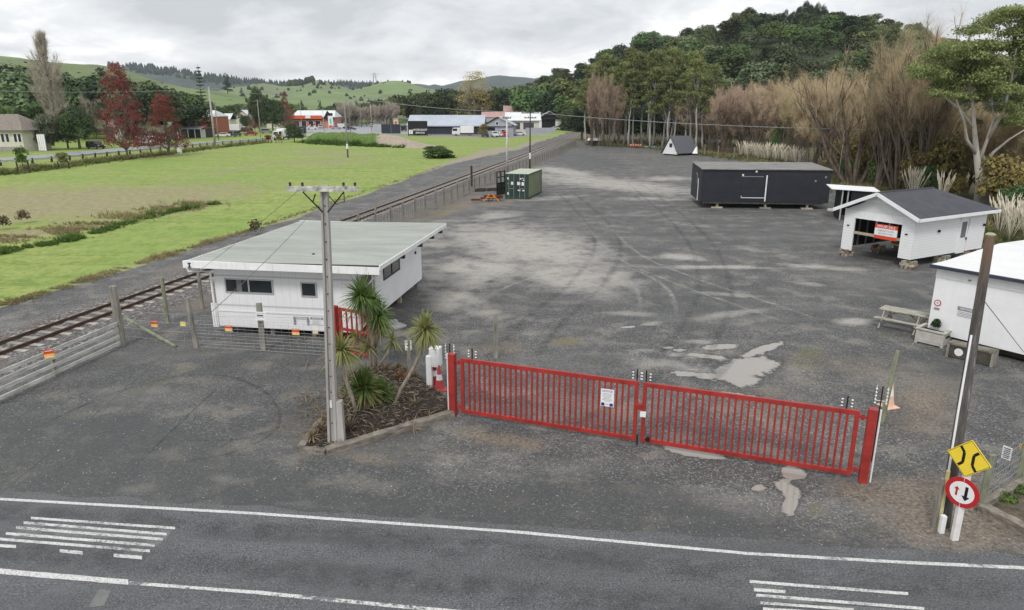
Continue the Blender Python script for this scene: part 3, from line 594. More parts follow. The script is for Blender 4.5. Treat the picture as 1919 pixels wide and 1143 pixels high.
    def swindow(y0, y1, z0, z1, nm, panes=2):
        f = MB(); x = .0; fw = .05
        f.box(x, x + .04, y0, y1, z0, z0 + fw); f.box(x, x + .04, y0, y1, z1 - fw, z1); f.box(x, x + .04, y0, y0 + fw, z0 + fw, z1 - fw); f.box(x, x + .04, y1 - fw, y1, z0 + fw, z1 - fw)
        if panes > 1: ym = (y0 + y1) / 2; f.box(x, x + .045, ym - .03, ym + .03, z0 + fw, z1 - fw)
        w = f.build(nm, M('dark_frame', (.06, .06, .065), .5) if nm == 'side_window' else ALU, t); MB().box(.004, .02, y0 + fw, y1 - fw, z0 + fw, z1 - fw).build('pane', GL, w)
    swindow(3.0, 5.2, 1.72, 2.5, 'side_window'); swindow(.35, 1.55, .55, 2.55, 'glazed_door', 1)
    MB().box(0, .06, 1.75, 1.85, .45, 2.95).build('door_post', ALU, t)
    for zz_ in (2.35, 2.0): MB().tube([(-.0, 7.7, zz_), (.06, 7.7, zz_)], .07, 10).build('wall_fitting', SK, t)
    # piles
    for yy in (.25, 2.9, 5.6, 8.3):
        for xx in (-5.7, -3.9, -2.1, -.3): MB().box(xx, xx + .16, yy, yy + .16, -.02, .42).build('pile', TIMB if (xx + yy) % 2 < 1 else PLYW, t)
    g = MB(); g.box(-W + .1, -.1, .3, .5, .32, .44); g.box(-W + .1, -.1, 8.2, 8.4, .3, .42); g.build('bearer', DKT, t)
    # loose things beside it
    for k, (a, b_, lb) in enumerate(((732, 606, 'upper square concrete paver beside the white office corner'), (744, 613, 'lower square concrete paver beside the white office corner'))):
        p = P(a, b_); q = MB().obox((0, 0, .05), (.62, .5, .1), .3 + k * .5).build('concrete_paver', M('paver_concrete', (.42, .42, .40), .9, .2, 4), bevel=.012); q.location = p
        tag(q, lb, 'paver')
    # two paper notices on the front wall
    s = thing('wall_notice', 'white notice with grey print on the front wall of the office', 'sign', t.matrix_world @ Vector((0, 0, 0)))
    s.location = (O.x, O.y, 0); s.rotation_euler = (0, 0, A)
    MB().box(-2.02, -1.45, -.022, -.013, .60, .92).build('panel', SW, s)
    MB().box(-2.0, -1.47, -.026, -.023, .80, .90).build('heading_band', SG, s)
    text('NOTICE', .10, (-1.735, -.028, .85), SW, s)
    for i in range(4): MB().box(-1.95 + .03 * (i % 2), -1.55 - .05 * (i % 3), -.026, -.023, .64 + i * .037, .652 + i * .037).build('print_line', SG, s)
    s = thing('wall_emblem', 'black stepped arch emblem painted on the office front wall', 'emblem', (O.x, O.y, 0), A)
    g = MB()
    for k in range(7): g.box(-2.73 + (.02 if k % 2 else 0), -2.64 + (.02 if k % 2 else 0), -.018, -.013, .56 + k * .048, .60 + k * .048); g.box(-2.17 + (.02 if k % 2 else 0), -2.08 + (.02 if k % 2 else 0), -.018, -.013, .56 + k * .048, .60 + k * .048)
    g.box(-2.62, -2.18, -.018, -.013, .80, .815); g.box(-2.62, -2.18, -.018, -.013, .87, .885); g.build('emblem', SG, s)
    return t
OFFICE = office()

# ------------------------------------------------------------------ red double gate
def gate():
    a, b = P(850, 777), P(1616, 902); d = (b - a).normalized(); ang = math.atan2(d.y, d.x); L = (b - a).length; H = 1.84
    for k, (p, lb) in enumerate(((a, 'thick red steel gate post by the garden bed'), (b, 'thick red steel gate post on the brown gravel verge'))):
        o = thing('gate_post', lb, 'gate post', p, ang); s = 1 if k == 0 else -1
        MB().box(-.098, .098, -.098, .098, -.05, H + .1).build('post', RED, o, bevel=.008)
        for z in (.3, H - .15): MB().box(min(s * .11, s * .3), max(s * .11, s * .3), -.03, .03, z - .03, z + .03).tube([(s * .2, 0, z - .07), (s * .2, 0, z + .07)], .035, 8).build('hinge', RED, o)
        MB().tube([(-s * .17, .02, 0), (-s * .17, .02, H + .08)], .022, 8).build('cable_pipe', WHITE, o)
    n = L / 2 - .02
    for k in range(2):
        base = a + d * (.27 if k == 0 else L / 2 + .06); w = L / 2 - .33
        o = thing('gate_leaf', ('left red barred gate leaf carrying the white notice', 'right red barred gate leaf without a notice')[k], 'gate', base, ang, 'two leaves of the red double gate')
        f = MB(); sq = .075
        f.box(0, w, -sq / 2, sq / 2, .12, .24); f.box(0, w, -sq / 2, sq / 2, H - .12, H); f.box(0, .10, -sq / 2 - .002, sq / 2 + .002, .122, H - .002); f.box(w - .10, w, -sq / 2 - .002, sq / 2 + .002, .122, H - .002)
        f.build('frame', RED, o, bevel=.006)
        nb = 30 if k == 0 else 30; bar_ = MB().box(-.026, .026, -.026, .026, .24, H - .12).build('bar', RED, o); st = (w - .2) / (nb + 1)
        for i in range(nb):
            c = bar_ if i == 0 else bar_.copy()
            if i: COL.objects.link(c)
            c.location = (.10 + st * (i + 1), 0, 0)
        if k == 0:
            MB().box(w - .03, w + .16, -.07, .06, 1.05, 1.22).build('latch', RED, o)
            MB().box(w + .02, w + .05, -.03, .03, 0.0, .3).build('drop_bolt', SK, o)
        else:
            MB().box(-.03, .12, -.10, -.04, .88, 1.02).build('padlock_box', SW, o); MB().tube([(.2, -.05, .22), (.2, .05, .22)], .07, 10).build('wheel', SK, o)
        # electric fence standoffs
        for e in ((.35, w - .06) if k == 0 else (.06, w - .3)):
            q = MB().box(e - .015, e + .015, .03, .06, H - .1, H + .32).build('standoff', SK, o)
            r = MB()
            for s_ in (-1, 1):
                for j in range(3): r.lathe([(.0, 0), (.022, .008), (.028, .02), (.02, .03), (0, .034)], 8, (e + s_ * .11, .045, H + .04 + j * .085))
            r.build('insulators', PORC, q)
        if k == 0:
            s = MB().box(w - 1.0, w - .64, -.066, -.052, 1.02, 1.52).build('notice_board', SW, None); s.location = base; s.rotation_euler = (0, 0, ang)
            root = thing('gate_notice', 'white notice board with dark blue corners on the left gate leaf', 'sign', base, ang); s.parent = root; s.location = (0, 0, 0); s.rotation_euler = (0, 0, 0)
            xc = w - .82; text('NOTICE', .082, (xc, -.068, 1.46), SB, root, name='heading', sx=.95)
            for i, wd in enumerate((.26, .22, .28, .2, .25, .27, .16)): MB().box(xc - wd / 2, xc + wd / 2, -.069, -.067, 1.385 - i * .036, 1.395 - i * .036).build('print_line', SG, root)
            for s_ in (-1, 1): MB().box(xc + s_ * .115 - .045, xc + s_ * .115 + .045, -.070, -.067, 1.035, 1.12).build('blue_pictogram', SB, root)
            text('SITE', .045, (xc, -.068, 1.08), SB, root, name='small_print')
    # insulator stands behind each post
    for k, (x, y, lb) in enumerate(((846, 770, 'electric fence stand with white insulators by the left gate post'), (1640, 870, 'electric fence stand with white insulators by the right gate post'))):
        p = P(x, y) + Vector((-.02, .15, 0)); o = thing('insulator_stand', lb, 'fence stand', p, ang)
        MB().tube([(0, 0, 0), (0, 0, 2.1)], .016, 6).build('rod', SK, o)
        for s_ in (-1, 1):
            r = MB()
            for j in range(5): r.lathe([(0, 0), (.022, .008), (.028, .02), (.02, .03), (0, .034)], 8, (s_ * .13, s_ * .02, 1.62 + j * .095))
            r.tube([(s_ * .13, 0, 1.6), (s_ * .13, 0, 2.1)], .008, 5); r.tube([(0, 0, 1.7), (s_ * .13, 0, 1.7)], .008, 5); r.build('insulators', PORC, o)
gate()
def small_gate():
    a, b = P(633, 660), P(690, 672); d = (b - a).normalized(); ang = math.atan2(d.y, d.x); w = (b - a).length
    o = thing('red_gate', 'small red barred gate standing between the office and the palms', 'gate', a, ang)
    H = 1.78
    MB().box(-.1, .1, -.1, .1, 0, H + .03).build('post', RED, o, bevel=.006)
    f = MB(); x0, x1 = .2, w + .15; f.box(x0, x0 + .11, -.04, .04, .08, H); f.box(x1 - .11, x1, -.04, .04, .08, H); f.box(x0 + .11, x1 - .11, -.038, .038, .08, .2); f.box(x0 + .11, x1 - .11, -.038, .038, .92, 1.02); f.box(x0 + .11, x1 - .11, -.038, .038, H - .1, H); f.build('frame', RED, o, bevel=.005)
    for i in range(4): x = x0 + .11 + (x1 - x0 - .22) * (i + 1) / 5; MB().box(x - .025, x + .025, -.025, .025, .2, H - .1).build('bar', RED, o)
small_gate()

# ------------------------------------------------------------------ posts, rails and wires at the left
def post(x, y, yt, r=.09, mat=TIMB, label='', name='fence_post', lean=(0, 0), n=8, flat=False):
    p = P(x, y); h = top(x, y, yt)
    mb = MB()
    if flat: mb.box(-r, r, -r * .6, r * .6, -.1, h); mb2 = mb
    else: mb.tube([(0, 0, -.1), (lean[0] * .5, lean[1] * .5, h * .5), (lean[0], lean[1], h)], r, n, r * .86)
    ob = mb.build(name, mat, smooth=False); ob.location = p; tag(ob, label, 'post'); return ob
post(229, 647, 536, .165, TIMB, 'thick weathered strainer post at the end of the rail fence')
post(315, 606, 520, .09, TIMBG, 'greenish round post standing close beside the rusty rails')
post(369, 651, 558, .11, TIMB, 'leaning timber post between the strainer post and the office', lean=(-.14, 0))
post(380, 578, 495, .09, TIMB, 'dark round post behind the left corner of the office')
post(494, 656, 568, .095, TIMB, 'square topped timber post carrying two white plates', flat=True)
post(929, 671, 588, .075, TIMB, 'slim pale post standing alone in the yard behind the gate', flat=True)
post(1652, 790, 658, .085, TIMBG, 'greenish leaning square post with a road cone behind it', flat=False, lean=(.18, .05), n=4)
post(768, 706, 622, .055, TIMB, 'pale post carrying a white plate beside the leaning palm', flat=True)
post(348, 648, 622, .02, GALV, 'thin galvanised stake under the small yellow tag')
def rail_fence():
    a, b = P(-330, 905), P(226, 648); d = (b - a); L = d.length; d.normalize(); ang = math.atan2(d.y, d.x)
    o = thing('timber_rail_fence', 'low weathered timber fence of four rails between gravel and railway', 'fence', a, ang)
    rng = random.Random(2)
    for i in range(4):
        z = .14 + i * .265; x = 0; 
        while x < L - .1:
            e = min(L, x + 3.55); s = rng.uniform(-.012, .012)
            MB().beam((x, -.06 - .004 * i, z + s), (e - .012, -.06 - .004 * i, z + rng.uniform(-.012, .012)), .04, .12).build('rail', RAILT, o); x = e
    x = .1
    while x < L - 1: MB().box(x - .07, x + .07, -.03, .10, -.1, 1.08).build('post', TIMB, o); x += 3.55 / 2 * 2
rail_fence()
a = P(240, 628) ; bb = P(330, 651)
ob = MB().tube([(a.x, a.y, .72), (bb.x, bb.y, .03)], .07, 8, .06).build('brace_log', TIMBG); tag(ob, 'round diagonal brace log running from the strainer post to the gravel', 'log')
def wire(name, pts, r=.006, sag=0, mat=None, label=None, n=14, cat='wire'):
    a, b = Vector(pts[0]), Vector(pts[1])
    q = [a.lerp(b, i / n) - Vector((0, 0, sag * 4 * (i / n) * (1 - i / n))) for i in range(n + 1)]
    ob = MB().tube(q, r, 5).build(name, mat or GALV); 
    if label: tag(ob, label, cat)
    return ob
pA, pB, pC = P(231, 640), P(369, 651), P(494, 656)
for i, z in enumerate((.25, .6, .95, 1.3)):
    nm = ('lowest', 'second lowest', 'second highest', 'highest')[i]
    wire('fence_wire', ((pA.x, pA.y, z), (pB.x, pB.y, z)), .006, .03, None, nm + ' slack wire between the strainer post and the leaning post')
    wire('fence_wire', ((pB.x, pB.y, z), (pC.x, pC.y, z)), .006, .02, None, nm + ' wire between the leaning post and the square topped post')
def netting():
    a, b = P(369, 651), P(620, 668); d = (b - a).normalized(); L = (b - a).length; o = thing('mesh_fence', 'fine wire mesh fence standing before the office front wall', 'fence', a, 0); mb = MB()
    for i in range(10): z = .05 + i * .13; mb.tube([(0, 0, z), tuple(d * L + Vector((0, 0, z)))], .0035, 3)
    for i in range(int(L / .3)): p = d * (i * .3); mb.tube([(p.x, p.y, .05), (p.x, p.y, 1.22)], .003, 3)
    mb.build('wire_mesh', GALV, o)
netting()
# red and amber warning plates, small tags
def plate(x, y, z, w, h, rz, top_m, bot_m, label, name='warning_sign', Y=None, txt=None, cat='sign', lines=0, split=.5):
    p = P(x, y, z) if Y is None else D(x, y, Y); o = thing(name, label, cat, p, rz)
    if bot_m is None: MB().box(-w / 2, w / 2, -.008, .008, -h / 2, h / 2).build('plate', top_m, o)
    else:
        zc = -h / 2 + h * (1 - split); MB().box(-w / 2, w / 2, -.008, .008, zc, h / 2).build('upper_plate', top_m, o); MB().box(-w / 2, w / 2, -.0085, .0085, -h / 2, zc - .002).build('lower_plate', bot_m, o)
    for i in range(lines): ww = w * (.38 - .06 * (i % 2)); zz = h * .36 - i * h * .72 / max(1, lines - 1) if lines > 1 else 0; MB().box(-ww, ww, -.0115, -.0092, zz - h * .035, zz + h * .035).build('print_line', SK if bot_m is None else SW, o)
    if txt: text(txt, h * .3, (0, -.012, 0), SK, o)
    return o
AG = R(-9)
plate(92, 663, .78, .29, .29, R(30), SRO, SO, 'red and amber warning plate on the low timber rail fence', lines=2, Y=P(92, 714).y)
plate(289, 607, .5, .29, .26, AG, SRO, SO, 'red and amber warning plate hanging on the wires by the brace log', lines=2)
plate(428, 615, .3, .30, .25, AG, SRO, SO, 'red and amber warning plate under the left corner of the office', Y=26.2, lines=2)
plate(554, 622, .3, .30, .25, AG, SRO, SO, 'red and amber warning plate under the middle of the office front', Y=25.6, lines=2)
plate(591, 622, .3, .22, .14, AG, M('beige_tag', (.66, .58, .36), .6), None, 'small beige tag below the office front wall', 'paper_tag', Y=25.4)
plate(343, 607, .75, .22, .17, AG, M('yellow_tag', (.75, .66, .22), .6), None, 'small yellow tag on the wires above the thin stake', 'wire_tag')
plate(489, 587, 1, .40, .11, AG, SW, None, 'upper white plate on the square topped post', 'post_plate', Y=24.72, lines=1)
plate(489, 597, 1, .40, .18, AG, SW, None, 'lower white plate with small print on the square topped post', 'post_plate', Y=24.71, lines=2)
plate(765, 647, 1, .22, .34, AG + .3, SW, None, 'white keyhole plate on the pale post beside the leaning palm', 'post_plate', Y=22.1, lines=3)
plate(727, 614, 1, .17, .30, AG + .4, SW, None, 'white plate half hidden right of the tall palm trunk', 'post_plate', Y=22.7, lines=2)
plate(1887, 849, 1, .20, .32, R(-60), SW, None, 'white print covered sheet on the wire fence behind the road signs', 'fence_sheet', Y=15.0, lines=6)
plate(1917, 838, 1, .16, .15, R(-60), SO, None, 'small amber tag at the right edge on the wire fence', 'wire_tag', Y=15.5)

# ------------------------------------------------------------------ left power pole
def pole_left():
    b = P(625, 832); o = thing('power_pole', 'tall grey concrete power pole with a lichen covered crossarm in the garden bed', 'power pole', b)
    H = 7.0; mb = MB(); w0, w1 = .15, .10
    # H-section concrete post: two flanges and a web
    def taper(x0, x1, y0, y1, k=0):
        mb.add([(x0 * s, y0 * s, z) for z, s in ((-.1, 1), (H, .68)) for x0, y0 in ((x0, y0),)] , []) if False else None
        vs = [(x * s, y * s, z) for z, s in ((-.1, 1.0), (H, .68)) for x, y in ((x0, y0), (x1, y0), (x1, y1), (x0, y1))]
        mb.add(vs, [(0, 3, 2, 1), (4, 5, 6, 7), (0, 1, 5, 4), (1, 2, 6, 5), (2, 3, 7, 6), (3, 0, 4, 7)])
    lx, ly = D(608, 345, b.y).x - b.x, 0
    taper(-.125, -.06, -.13, .13); taper(-.06, .06, -.06, .06); taper(.06, .125, -.13, .13); mb.v = [(x + lx * (z / H), y, z) for x, y, z in mb.v]
    mb.build('shaft', CONC, o)
    for k in range(14): z = 6.5 - k * .45; MB().tube([(lx * z / H, -.066, z), (lx * z / H, -.05, z)], .018, 6).build('bolt_hole', SK, o)
    MB().box(.13, .32, -.10, .10, -.1, 1.28).build('stub_post', CONC, o)
    LICH = M('lichen_timber', (.33, .36, .28), .95, .6, 7, col2=(.66, .66, .58), bmp=.5)
    ca = MB().box(lx - .87, lx + .85, -.2, -.08, 6.86, 6.99).build('crossarm', LICH, o)
    g = MB(); g.beam((lx - .5, -.15, 6.85), (lx - .06, -.11, 6.35), .03, .03); g.beam((lx + .5, -.15, 6.85), (lx + .06, -.11, 6.35), .03, .03); g.build('brace', SK, o)
    g = MB(); g.tube([(lx + .12, -.12, 6.75), (lx + .3, -.16, 6.55), (lx + .5, -.16, 6.62), (lx + .5, -.16, 6.85)], .012, 5); g.build('cable_loop', SK, o); MB().tube([(lx - .2, -.14, 6.8), (lx - .28, -.14, 6.6), (lx - .12, -.12, 6.45)], .018, 5).build('cable_loop', SK, o)
    for x in (lx - .8, lx - .5, lx + .5, lx + .78): MB().lathe([(.0, 0), (.035, .01), (.03, .05), (.038, .08), (0, .1)], 8, (x, -.14, 6.99)).build('insulator', M('brown_insulator', (.06, .035, .025), .3), o)
    MB().box(-.06, .06, -.07, -.062, 1.1, 1.32).build('number_plate', SW, o)
    t = b + Vector((lx, 0, 6.6)); e = D(0, 925, 4.2)
    wire('service_cable', (t + Vector((0, -.1, .1)), e), .0045, .15, CABLE, 'thin dark cable from the concrete pole down towards the lower left corner', 40, 'cable')
    p2 = D(380, 502, 25.9); wire('service_cable', (t + Vector((-.6, -.1, .3)), Vector((p2.x, p2.y, p2.z))), .006, .05, CABLE, 'thin dark cable from the crossarm to the left end of the office fascia', 20, 'cable')
pole_left()
def pole_right():
    b = P(1768, 985) ; b.z = 0; tp = D(1856, 441, 13.75); DW, nt, bs, o_ = newmat('tarred_pole')
    f = noise(nt, coords(nt, 'Object', (3, 3, .35)), 3.0, 6, .75); sp = _n(nt, 'ShaderNodeSeparateXYZ'); nt.links.new(coords(nt), sp.inputs[0])
    c = ramp(nt, f, [(.30, (.030, .026, .024)), (.55, (.10, .092, .085)), (.72, (.30, .29, .275))])
    c = mixc(nt, ramp(nt, _div(nt, sp.outputs[2], 7), [(.72, 0), (.86, .7)]), c, (.12, .068, .035))
    nt.links.new(c, bs.inputs['Base Color']); bs.inputs['Roughness'].default_value = .85; bump(nt, bs, f, .5, .02)
    o = thing('timber_pole', 'dark tarred timber pole with a white conduit behind the two road signs', 'power pole', b)
    d = tp - b; MB().tube([d * (i / 8) for i in range(9)], (.125), 12, .085).build('shaft', DW, o, smooth=True)
    MB().lathe([(.085, 0), (.10, .03), (.06, .06)], 12, (d.x, d.y, d.z - .01)).build('cap', M('lichen_cap', (.35, .36, .22), .9), o)
    k = Vector((-.14, -.09, 0)); MB().tube([k, k + d * .42, k * .75 + d * .68], .022, 8).build('conduit', WHITE, o)
    MB().tube([Vector((-.19, -.1, -.02)), Vector((-.19, -.1, 1.4))], .04, 8).build('yellow_pipe', M('yellow_grey_pipe', (.50, .44, .20), .7), o)
    MB().box(-.30, -.22, -.12, -.04, 0, 1.2).build('stake', TIMB, o)
    s = D(1845, 560, 13.4); e = P(1925, 668)
    wire('guy_wire', (D(1843, 562, 13.6), D(1925, 668, 22)), .010, 0, GALV, 'steel guy wire from the dark timber pole to the white building', 6)
    q = MB().box(-.05, .05, -.05, .05, 0, .42).build('marker_peg', WHITE, None, bevel=.01); q.location = P(1763, 998); tag(q, 'short white peg at the foot of the dark timber pole', 'peg')
pole_right()
def signs():
    b = P(1788, 1011); o = thing('sign_post', 'white square post carrying the two road signs on the verge', 'sign post', b)
    tz = 2.15; MB().box(-.065, .065, -.045, .045, -.05, tz).build('post', M('white_post_paint', (.72, .70, .68), .6, .12, 4, streak=.3), o)
    ang = R(-57); n = Vector((math.sin(ang), -math.cos(ang), 0))
    def face(z, label, name):
        return thing(name, label, 'road sign', b + Vector((0, 0, z)) + n * .075, ang)
    p = face(top(1788, 1011, 858), 'yellow diamond sign with two black bent bars above the round sign', 'diamond_sign')
    def diamond(r, y0, y1, mat, nm, par, bev=.0):
        m = .86; pts = [(0, y0, r), (-r, y0, 0), (0, y0, -r), (r, y0, 0)]; return MB().prism(pts, (0, y1 - y0, 0)).build(nm, mat, par, bevel=bev)
    diamond(.425, .0, .02, SY, 'plate', p, .006); diamond(.405, -.003, -.001, SK, 'black_border', p); diamond(.393, -.006, -.004, SY, 'yellow_face', p)
    def stroke(pts, w, y): 
        mb = MB()
        for (x0, z0), (x1, z1) in zip(pts[:-1], pts[1:]):
            d = Vector((x1 - x0, 0, z1 - z0)).normalized(); s = Vector((-d.z, 0, d.x)) * w / 2; a_, b_ = Vector((x0, y, z0)), Vector((x1, y, z1))
            mb.prism([a_ + s, a_ - s, b_ - s, b_ + s], (0, .002, 0))
        return mb
    q = stroke([(-.17, .22), (-.09, .11), (-.09, -.11), (-.17, -.20)], .056, -.0095); q.build('left_bar', SK, p)
    q = stroke([(.17, .20), (.09, .11), (.09, -.11), (.17, -.22)], .056, -.0095); q.build('right_bar', SK, p)
    c = face(top(1788, 1011, 921), 'round red bordered sign with a red and a black arrow', 'round_sign')
    def disc(r, y0, y1, mat, nm): MB().tube([(0, y0, 0), (0, y1, 0)], r, 36).build(nm, mat, c)
    disc(.33, .0, .02, SR, 'plate'); disc(.238, -.004, -.001, SW, 'white_face')
    def arrow(x, up, h, w, mat, nm):
        s = 1 if up else -1; mb = MB(); mb.prism([(x - w / 2, -.007, -h / 2 * s), (x + w / 2, -.007, -h / 2 * s), (x + w / 2, -.007, h * .22 * s), (x - w / 2, -.007, h * .22 * s)][::s], (0, .002, 0))
        mb.prism([(x - w * 1.35, -.0075, h * .18 * s), (x + w * 1.35, -.0075, h * .18 * s), (x, -.0075, h / 2 * s)][::s], (0, .002, 0)); mb.build(nm, mat, c)
    arrow(-.10, True, .21, .04, SR, 'small_red_arrow'); arrow(.08, False, .32, .058, SK, 'large_black_arrow')
signs()

# ------------------------------------------------------------------ keypad box, cones
def keypad():
    o = thing('white_letter_box', 'white metal box on a square white post beside the road cones', 'box on post', P(806, 727), AG)
    MB().box(-.09, .09, -.09, .09, -.02, 1.12).build('post', WHITE, o, bevel=.006); MB().box(.0, .36, -.05, .3, .75, 1.38).build('box', WHITE, o, bevel=.012); MB().box(.05, .31, -.058, -.05, .82, 1.3).build('door', WHITE, o)
keypad()
def cone(x, y, h, label, mat, band=SW, flat=False):
    o = thing('road_cone', label, 'road cone', P(x, y), .3, None)
    r = h * .19
    MB().box(-r * 1.35, r * 1.35, -r * 1.35, r * 1.35, 0, .04).build('base', mat, o, bevel=.01)
    MB().lathe([(r, .04), (r * .66, h * .42), (r * .65, h * .42)], 16).build('lower_cone', mat, o, smooth=False)
    MB().lathe([(r * .66, h * .42), (r * .48, h * .64)], 16).build('white_band', band, o); MB().lathe([(r * .48, h * .64), (r * .2, h * .97), (r * .1, h)], 16).build('upper_cone', mat, o)
CR = M('faded_red_cone', (.48, .07, .07), .6, .2, 5)
cone(815, 722, .85, 'darker red road cone behind the white box post', M('dark_red_cone', (.30, .03, .03), .6, .2, 5)); cone(824, 730, .85, 'faded pink red road cone beside the left gate post', CR)
cone(1664, 762, .9, 'pale orange and white road cone behind the greenish post', M('pale_orange_cone', (.72, .48, .36), .6, .15, 4), M('cone_band', (.75, .72, .66), .6))

# ------------------------------------------------------------------ garden bed
def bed():
    pts = [(572, 842), (615, 848), (700, 822), (850, 774), (836, 745), (800, 712), (760, 690), (700, 688), (655, 700), (628, 745), (592, 800)]
    poly = [P(*p) for p in pts]; c = sum(poly, Vector()) / len(poly)
    N = 46; vs = []; fs = []
    xs = [p.x for p in poly]; ys = [p.y for p in poly]; x0, x1, y0, y1 = min(xs), max(xs), min(ys), max(ys)
    def inside(x, y):
        r = False; j = len(poly) - 1
        for i in range(len(poly)):
            if (poly[i].y > y) != (poly[j].y > y) and x < (poly[j].x - poly[i].x) * (y - poly[i].y) / (poly[j].y - poly[i].y) + poly[i].x: r = not r
            j = i
        return r
    def ed(x, y): 
        q = Vector((x, y, 0)); m = 9
        for i in range(len(poly)):
            a, b = poly[i], poly[(i + 1) % len(poly)]; t = max(0, min(1, (q - a).dot(b - a) / (b - a).length_squared)); m = min(m, (q - a.lerp(b, t)).length)
        return m
    for i in range(N + 1):
        for j in range(N + 1):
            x = x0 + (x1 - x0) * i / N; y = y0 + (y1 - y0) * j / N
            ins = inside(x, y); e = ed(x, y); z = (min(1, e / .7) ** .7) * (.22 + .12 * mnoise.noise(Vector((x * 1.2, y * 1.2, 0)))) + .04 * mnoise.noise(Vector((x * 7, y * 7, 3))) if ins else -.05
            vs.append((x, y, max(z, -.05)))
    for i in range(N):
        for j in range(N): k = i * (N + 1) + j; fs.append((k, k + N + 1, k + N + 2, k + 1))
    MU = M('dark_mulch', (.016, .014, .013), .95, .5, 14, col2=(.06, .048, .038), bmp=.8)
    ob = MB().add(vs, fs).build('garden_bed', MU, smooth=False); tag(ob, kind='structure')
    rng = random.Random(11); mb = MB(); mb2 = MB()
    for k in range(1700):
        x, y = rng.uniform(x0, x1), rng.uniform(y0, y1)
        if not inside(x, y): continue
        z = .05 + .22 * min(1, ed(x, y) / .7); a = rng.uniform(0, 6.28); L = rng.uniform(.08, .35)
        p = Vector((x, y, z)); q = p + Vector((math.cos(a) * L, math.sin(a) * L, rng.uniform(-.03, .08)))
        (mb if rng.random() < .6 else mb2).tube([p, p.lerp(q, .5) + Vector((0, 0, .02)), q], rng.uniform(.005, .016), 4, .004)
    tag(mb.build('twig_litter', M('brown_twigs', (.10, .075, .055), .9, .5, 8)), kind='stuff'); tag(mb2.build('dead_leaf_litter', M('dead_leaf', (.26, .21, .15), .9, .5, 8)), kind='stuff')
    # leaf litter spilling over the gravel left and right of the bed
    mb = MB()
    for k in range(420):
        if k < 240: px, py = rng.gauss(600, 22), rng.gauss(795, 35)
        elif k < 330: px, py = rng.gauss(380, 160), rng.gauss(720, 35)
        else: px, py = rng.gauss(770, 70), rng.gauss(835, 12)
        p = P(px, min(py, 930)); a = rng.uniform(0, 6.28); L = rng.uniform(.1, .5) if k < 240 else rng.uniform(.04, .35)
        q = p + Vector((math.cos(a) * L, math.sin(a) * L, .0)); p.z = .012; q.z = .03; m = p.lerp(q, .5) + Vector((rng.uniform(-.05, .05), rng.uniform(-.05, .05), .02)); mb.tube([p, m, q], .006, 4, .003)
    tag(mb.build('gravel_twigs', M('pale_twigs', (.20, .165, .12), .9, .5, 8)), kind='stuff')
    def sleeper(a, b, w, h, label):
        pa, pb = P(*a), P(*b); L = (pb - pa).length; an = math.atan2((pb - pa).y, (pb - pa).x)
        o = MB(); n = 14; r_ = random.Random(int(a[0]))
        vs = []
        for i in range(n + 1):
            t = i / n; j = [r_.uniform(-.014, .014) for _ in range(4)]
            vs += [(L * t, -w / 2 + j[0], 0), (L * t, w / 2 + j[1], 0), (L * t, w / 2 + j[2], h + j[0]), (L * t, -w / 2 + j[3], h + j[1])]
        fs = [(i * 4 + k, i * 4 + (k + 1) % 4, i * 4 + 4 + (k + 1) % 4, i * 4 + 4 + k) for i in range(n) for k in range(4)] + [(3, 2, 1, 0), (n * 4, n * 4 + 1, n * 4 + 2, n * 4 + 3)]
        ob = o.add(vs, fs).build('timber_edging', SLEEP); ob.location = pa; ob.rotation_euler = (0, 0, an); tag(ob, label, 'sleeper')
    sleeper((612, 851), (848, 779), .24, .17, 'long cracked sleeper edging the bed from the pole to the gate')
    sleeper((568, 846), (611, 850), .18, .12, 'short sleeper lying left of the concrete pole foot')
    sleeper((600, 792), (566, 842), .18, .13, 'short rotten sleeper at the left tip of the garden bed')
    sleeper((1832, 956), (1935, 898), .16, .16, 'pale mossy sleeper under the wire fence at the right edge')
    sleeper((1838, 958), (1935, 1008), .26, .2, 'dark cracked sleeper edging the planted corner at the right')
bed()
def corner_planting():
    poly = [P(1836, 958), P(1925, 905), P(2050, 960), P(1945, 1004)]
    ob = MB().add([(p.x, p.y, .03) for p in poly], [(0, 3, 2, 1)][::-1]).build('planted_corner', M('corner_soil', (.10, .085, .06), .95, .5, 6, bmp=.6)); tag(ob, kind='structure')
corner_planting()

# ------------------------------------------------------------------ wire fence at the right
def rfence():
    a = P(1838, 952); b = P(1919, 890); d = (b - a).normalized(); o = thing('wire_mesh_fence', 'low wire mesh fence with timber posts running right from the dark pole', 'fence', a)
    for k in range(4): p = d * (k * 2.2); MB().tube([(p.x, p.y, 0), (p.x, p.y, 1.35)], .07, 8).build('post', TIMBG, o)
    mb = MB(); L = 7.0
    for i in range(7): z = .1 + i * .19; mb.tube([(0, 0, z), tuple(d * L + Vector((0, 0, z)))], .0035, 4)
    for i in range(44): p = d * (i * .16); mb.tube([(p.x, p.y, .1), (p.x, p.y, 1.24)], .003, 4)
    mb.build('wire_mesh', GALV, o)
rfence()
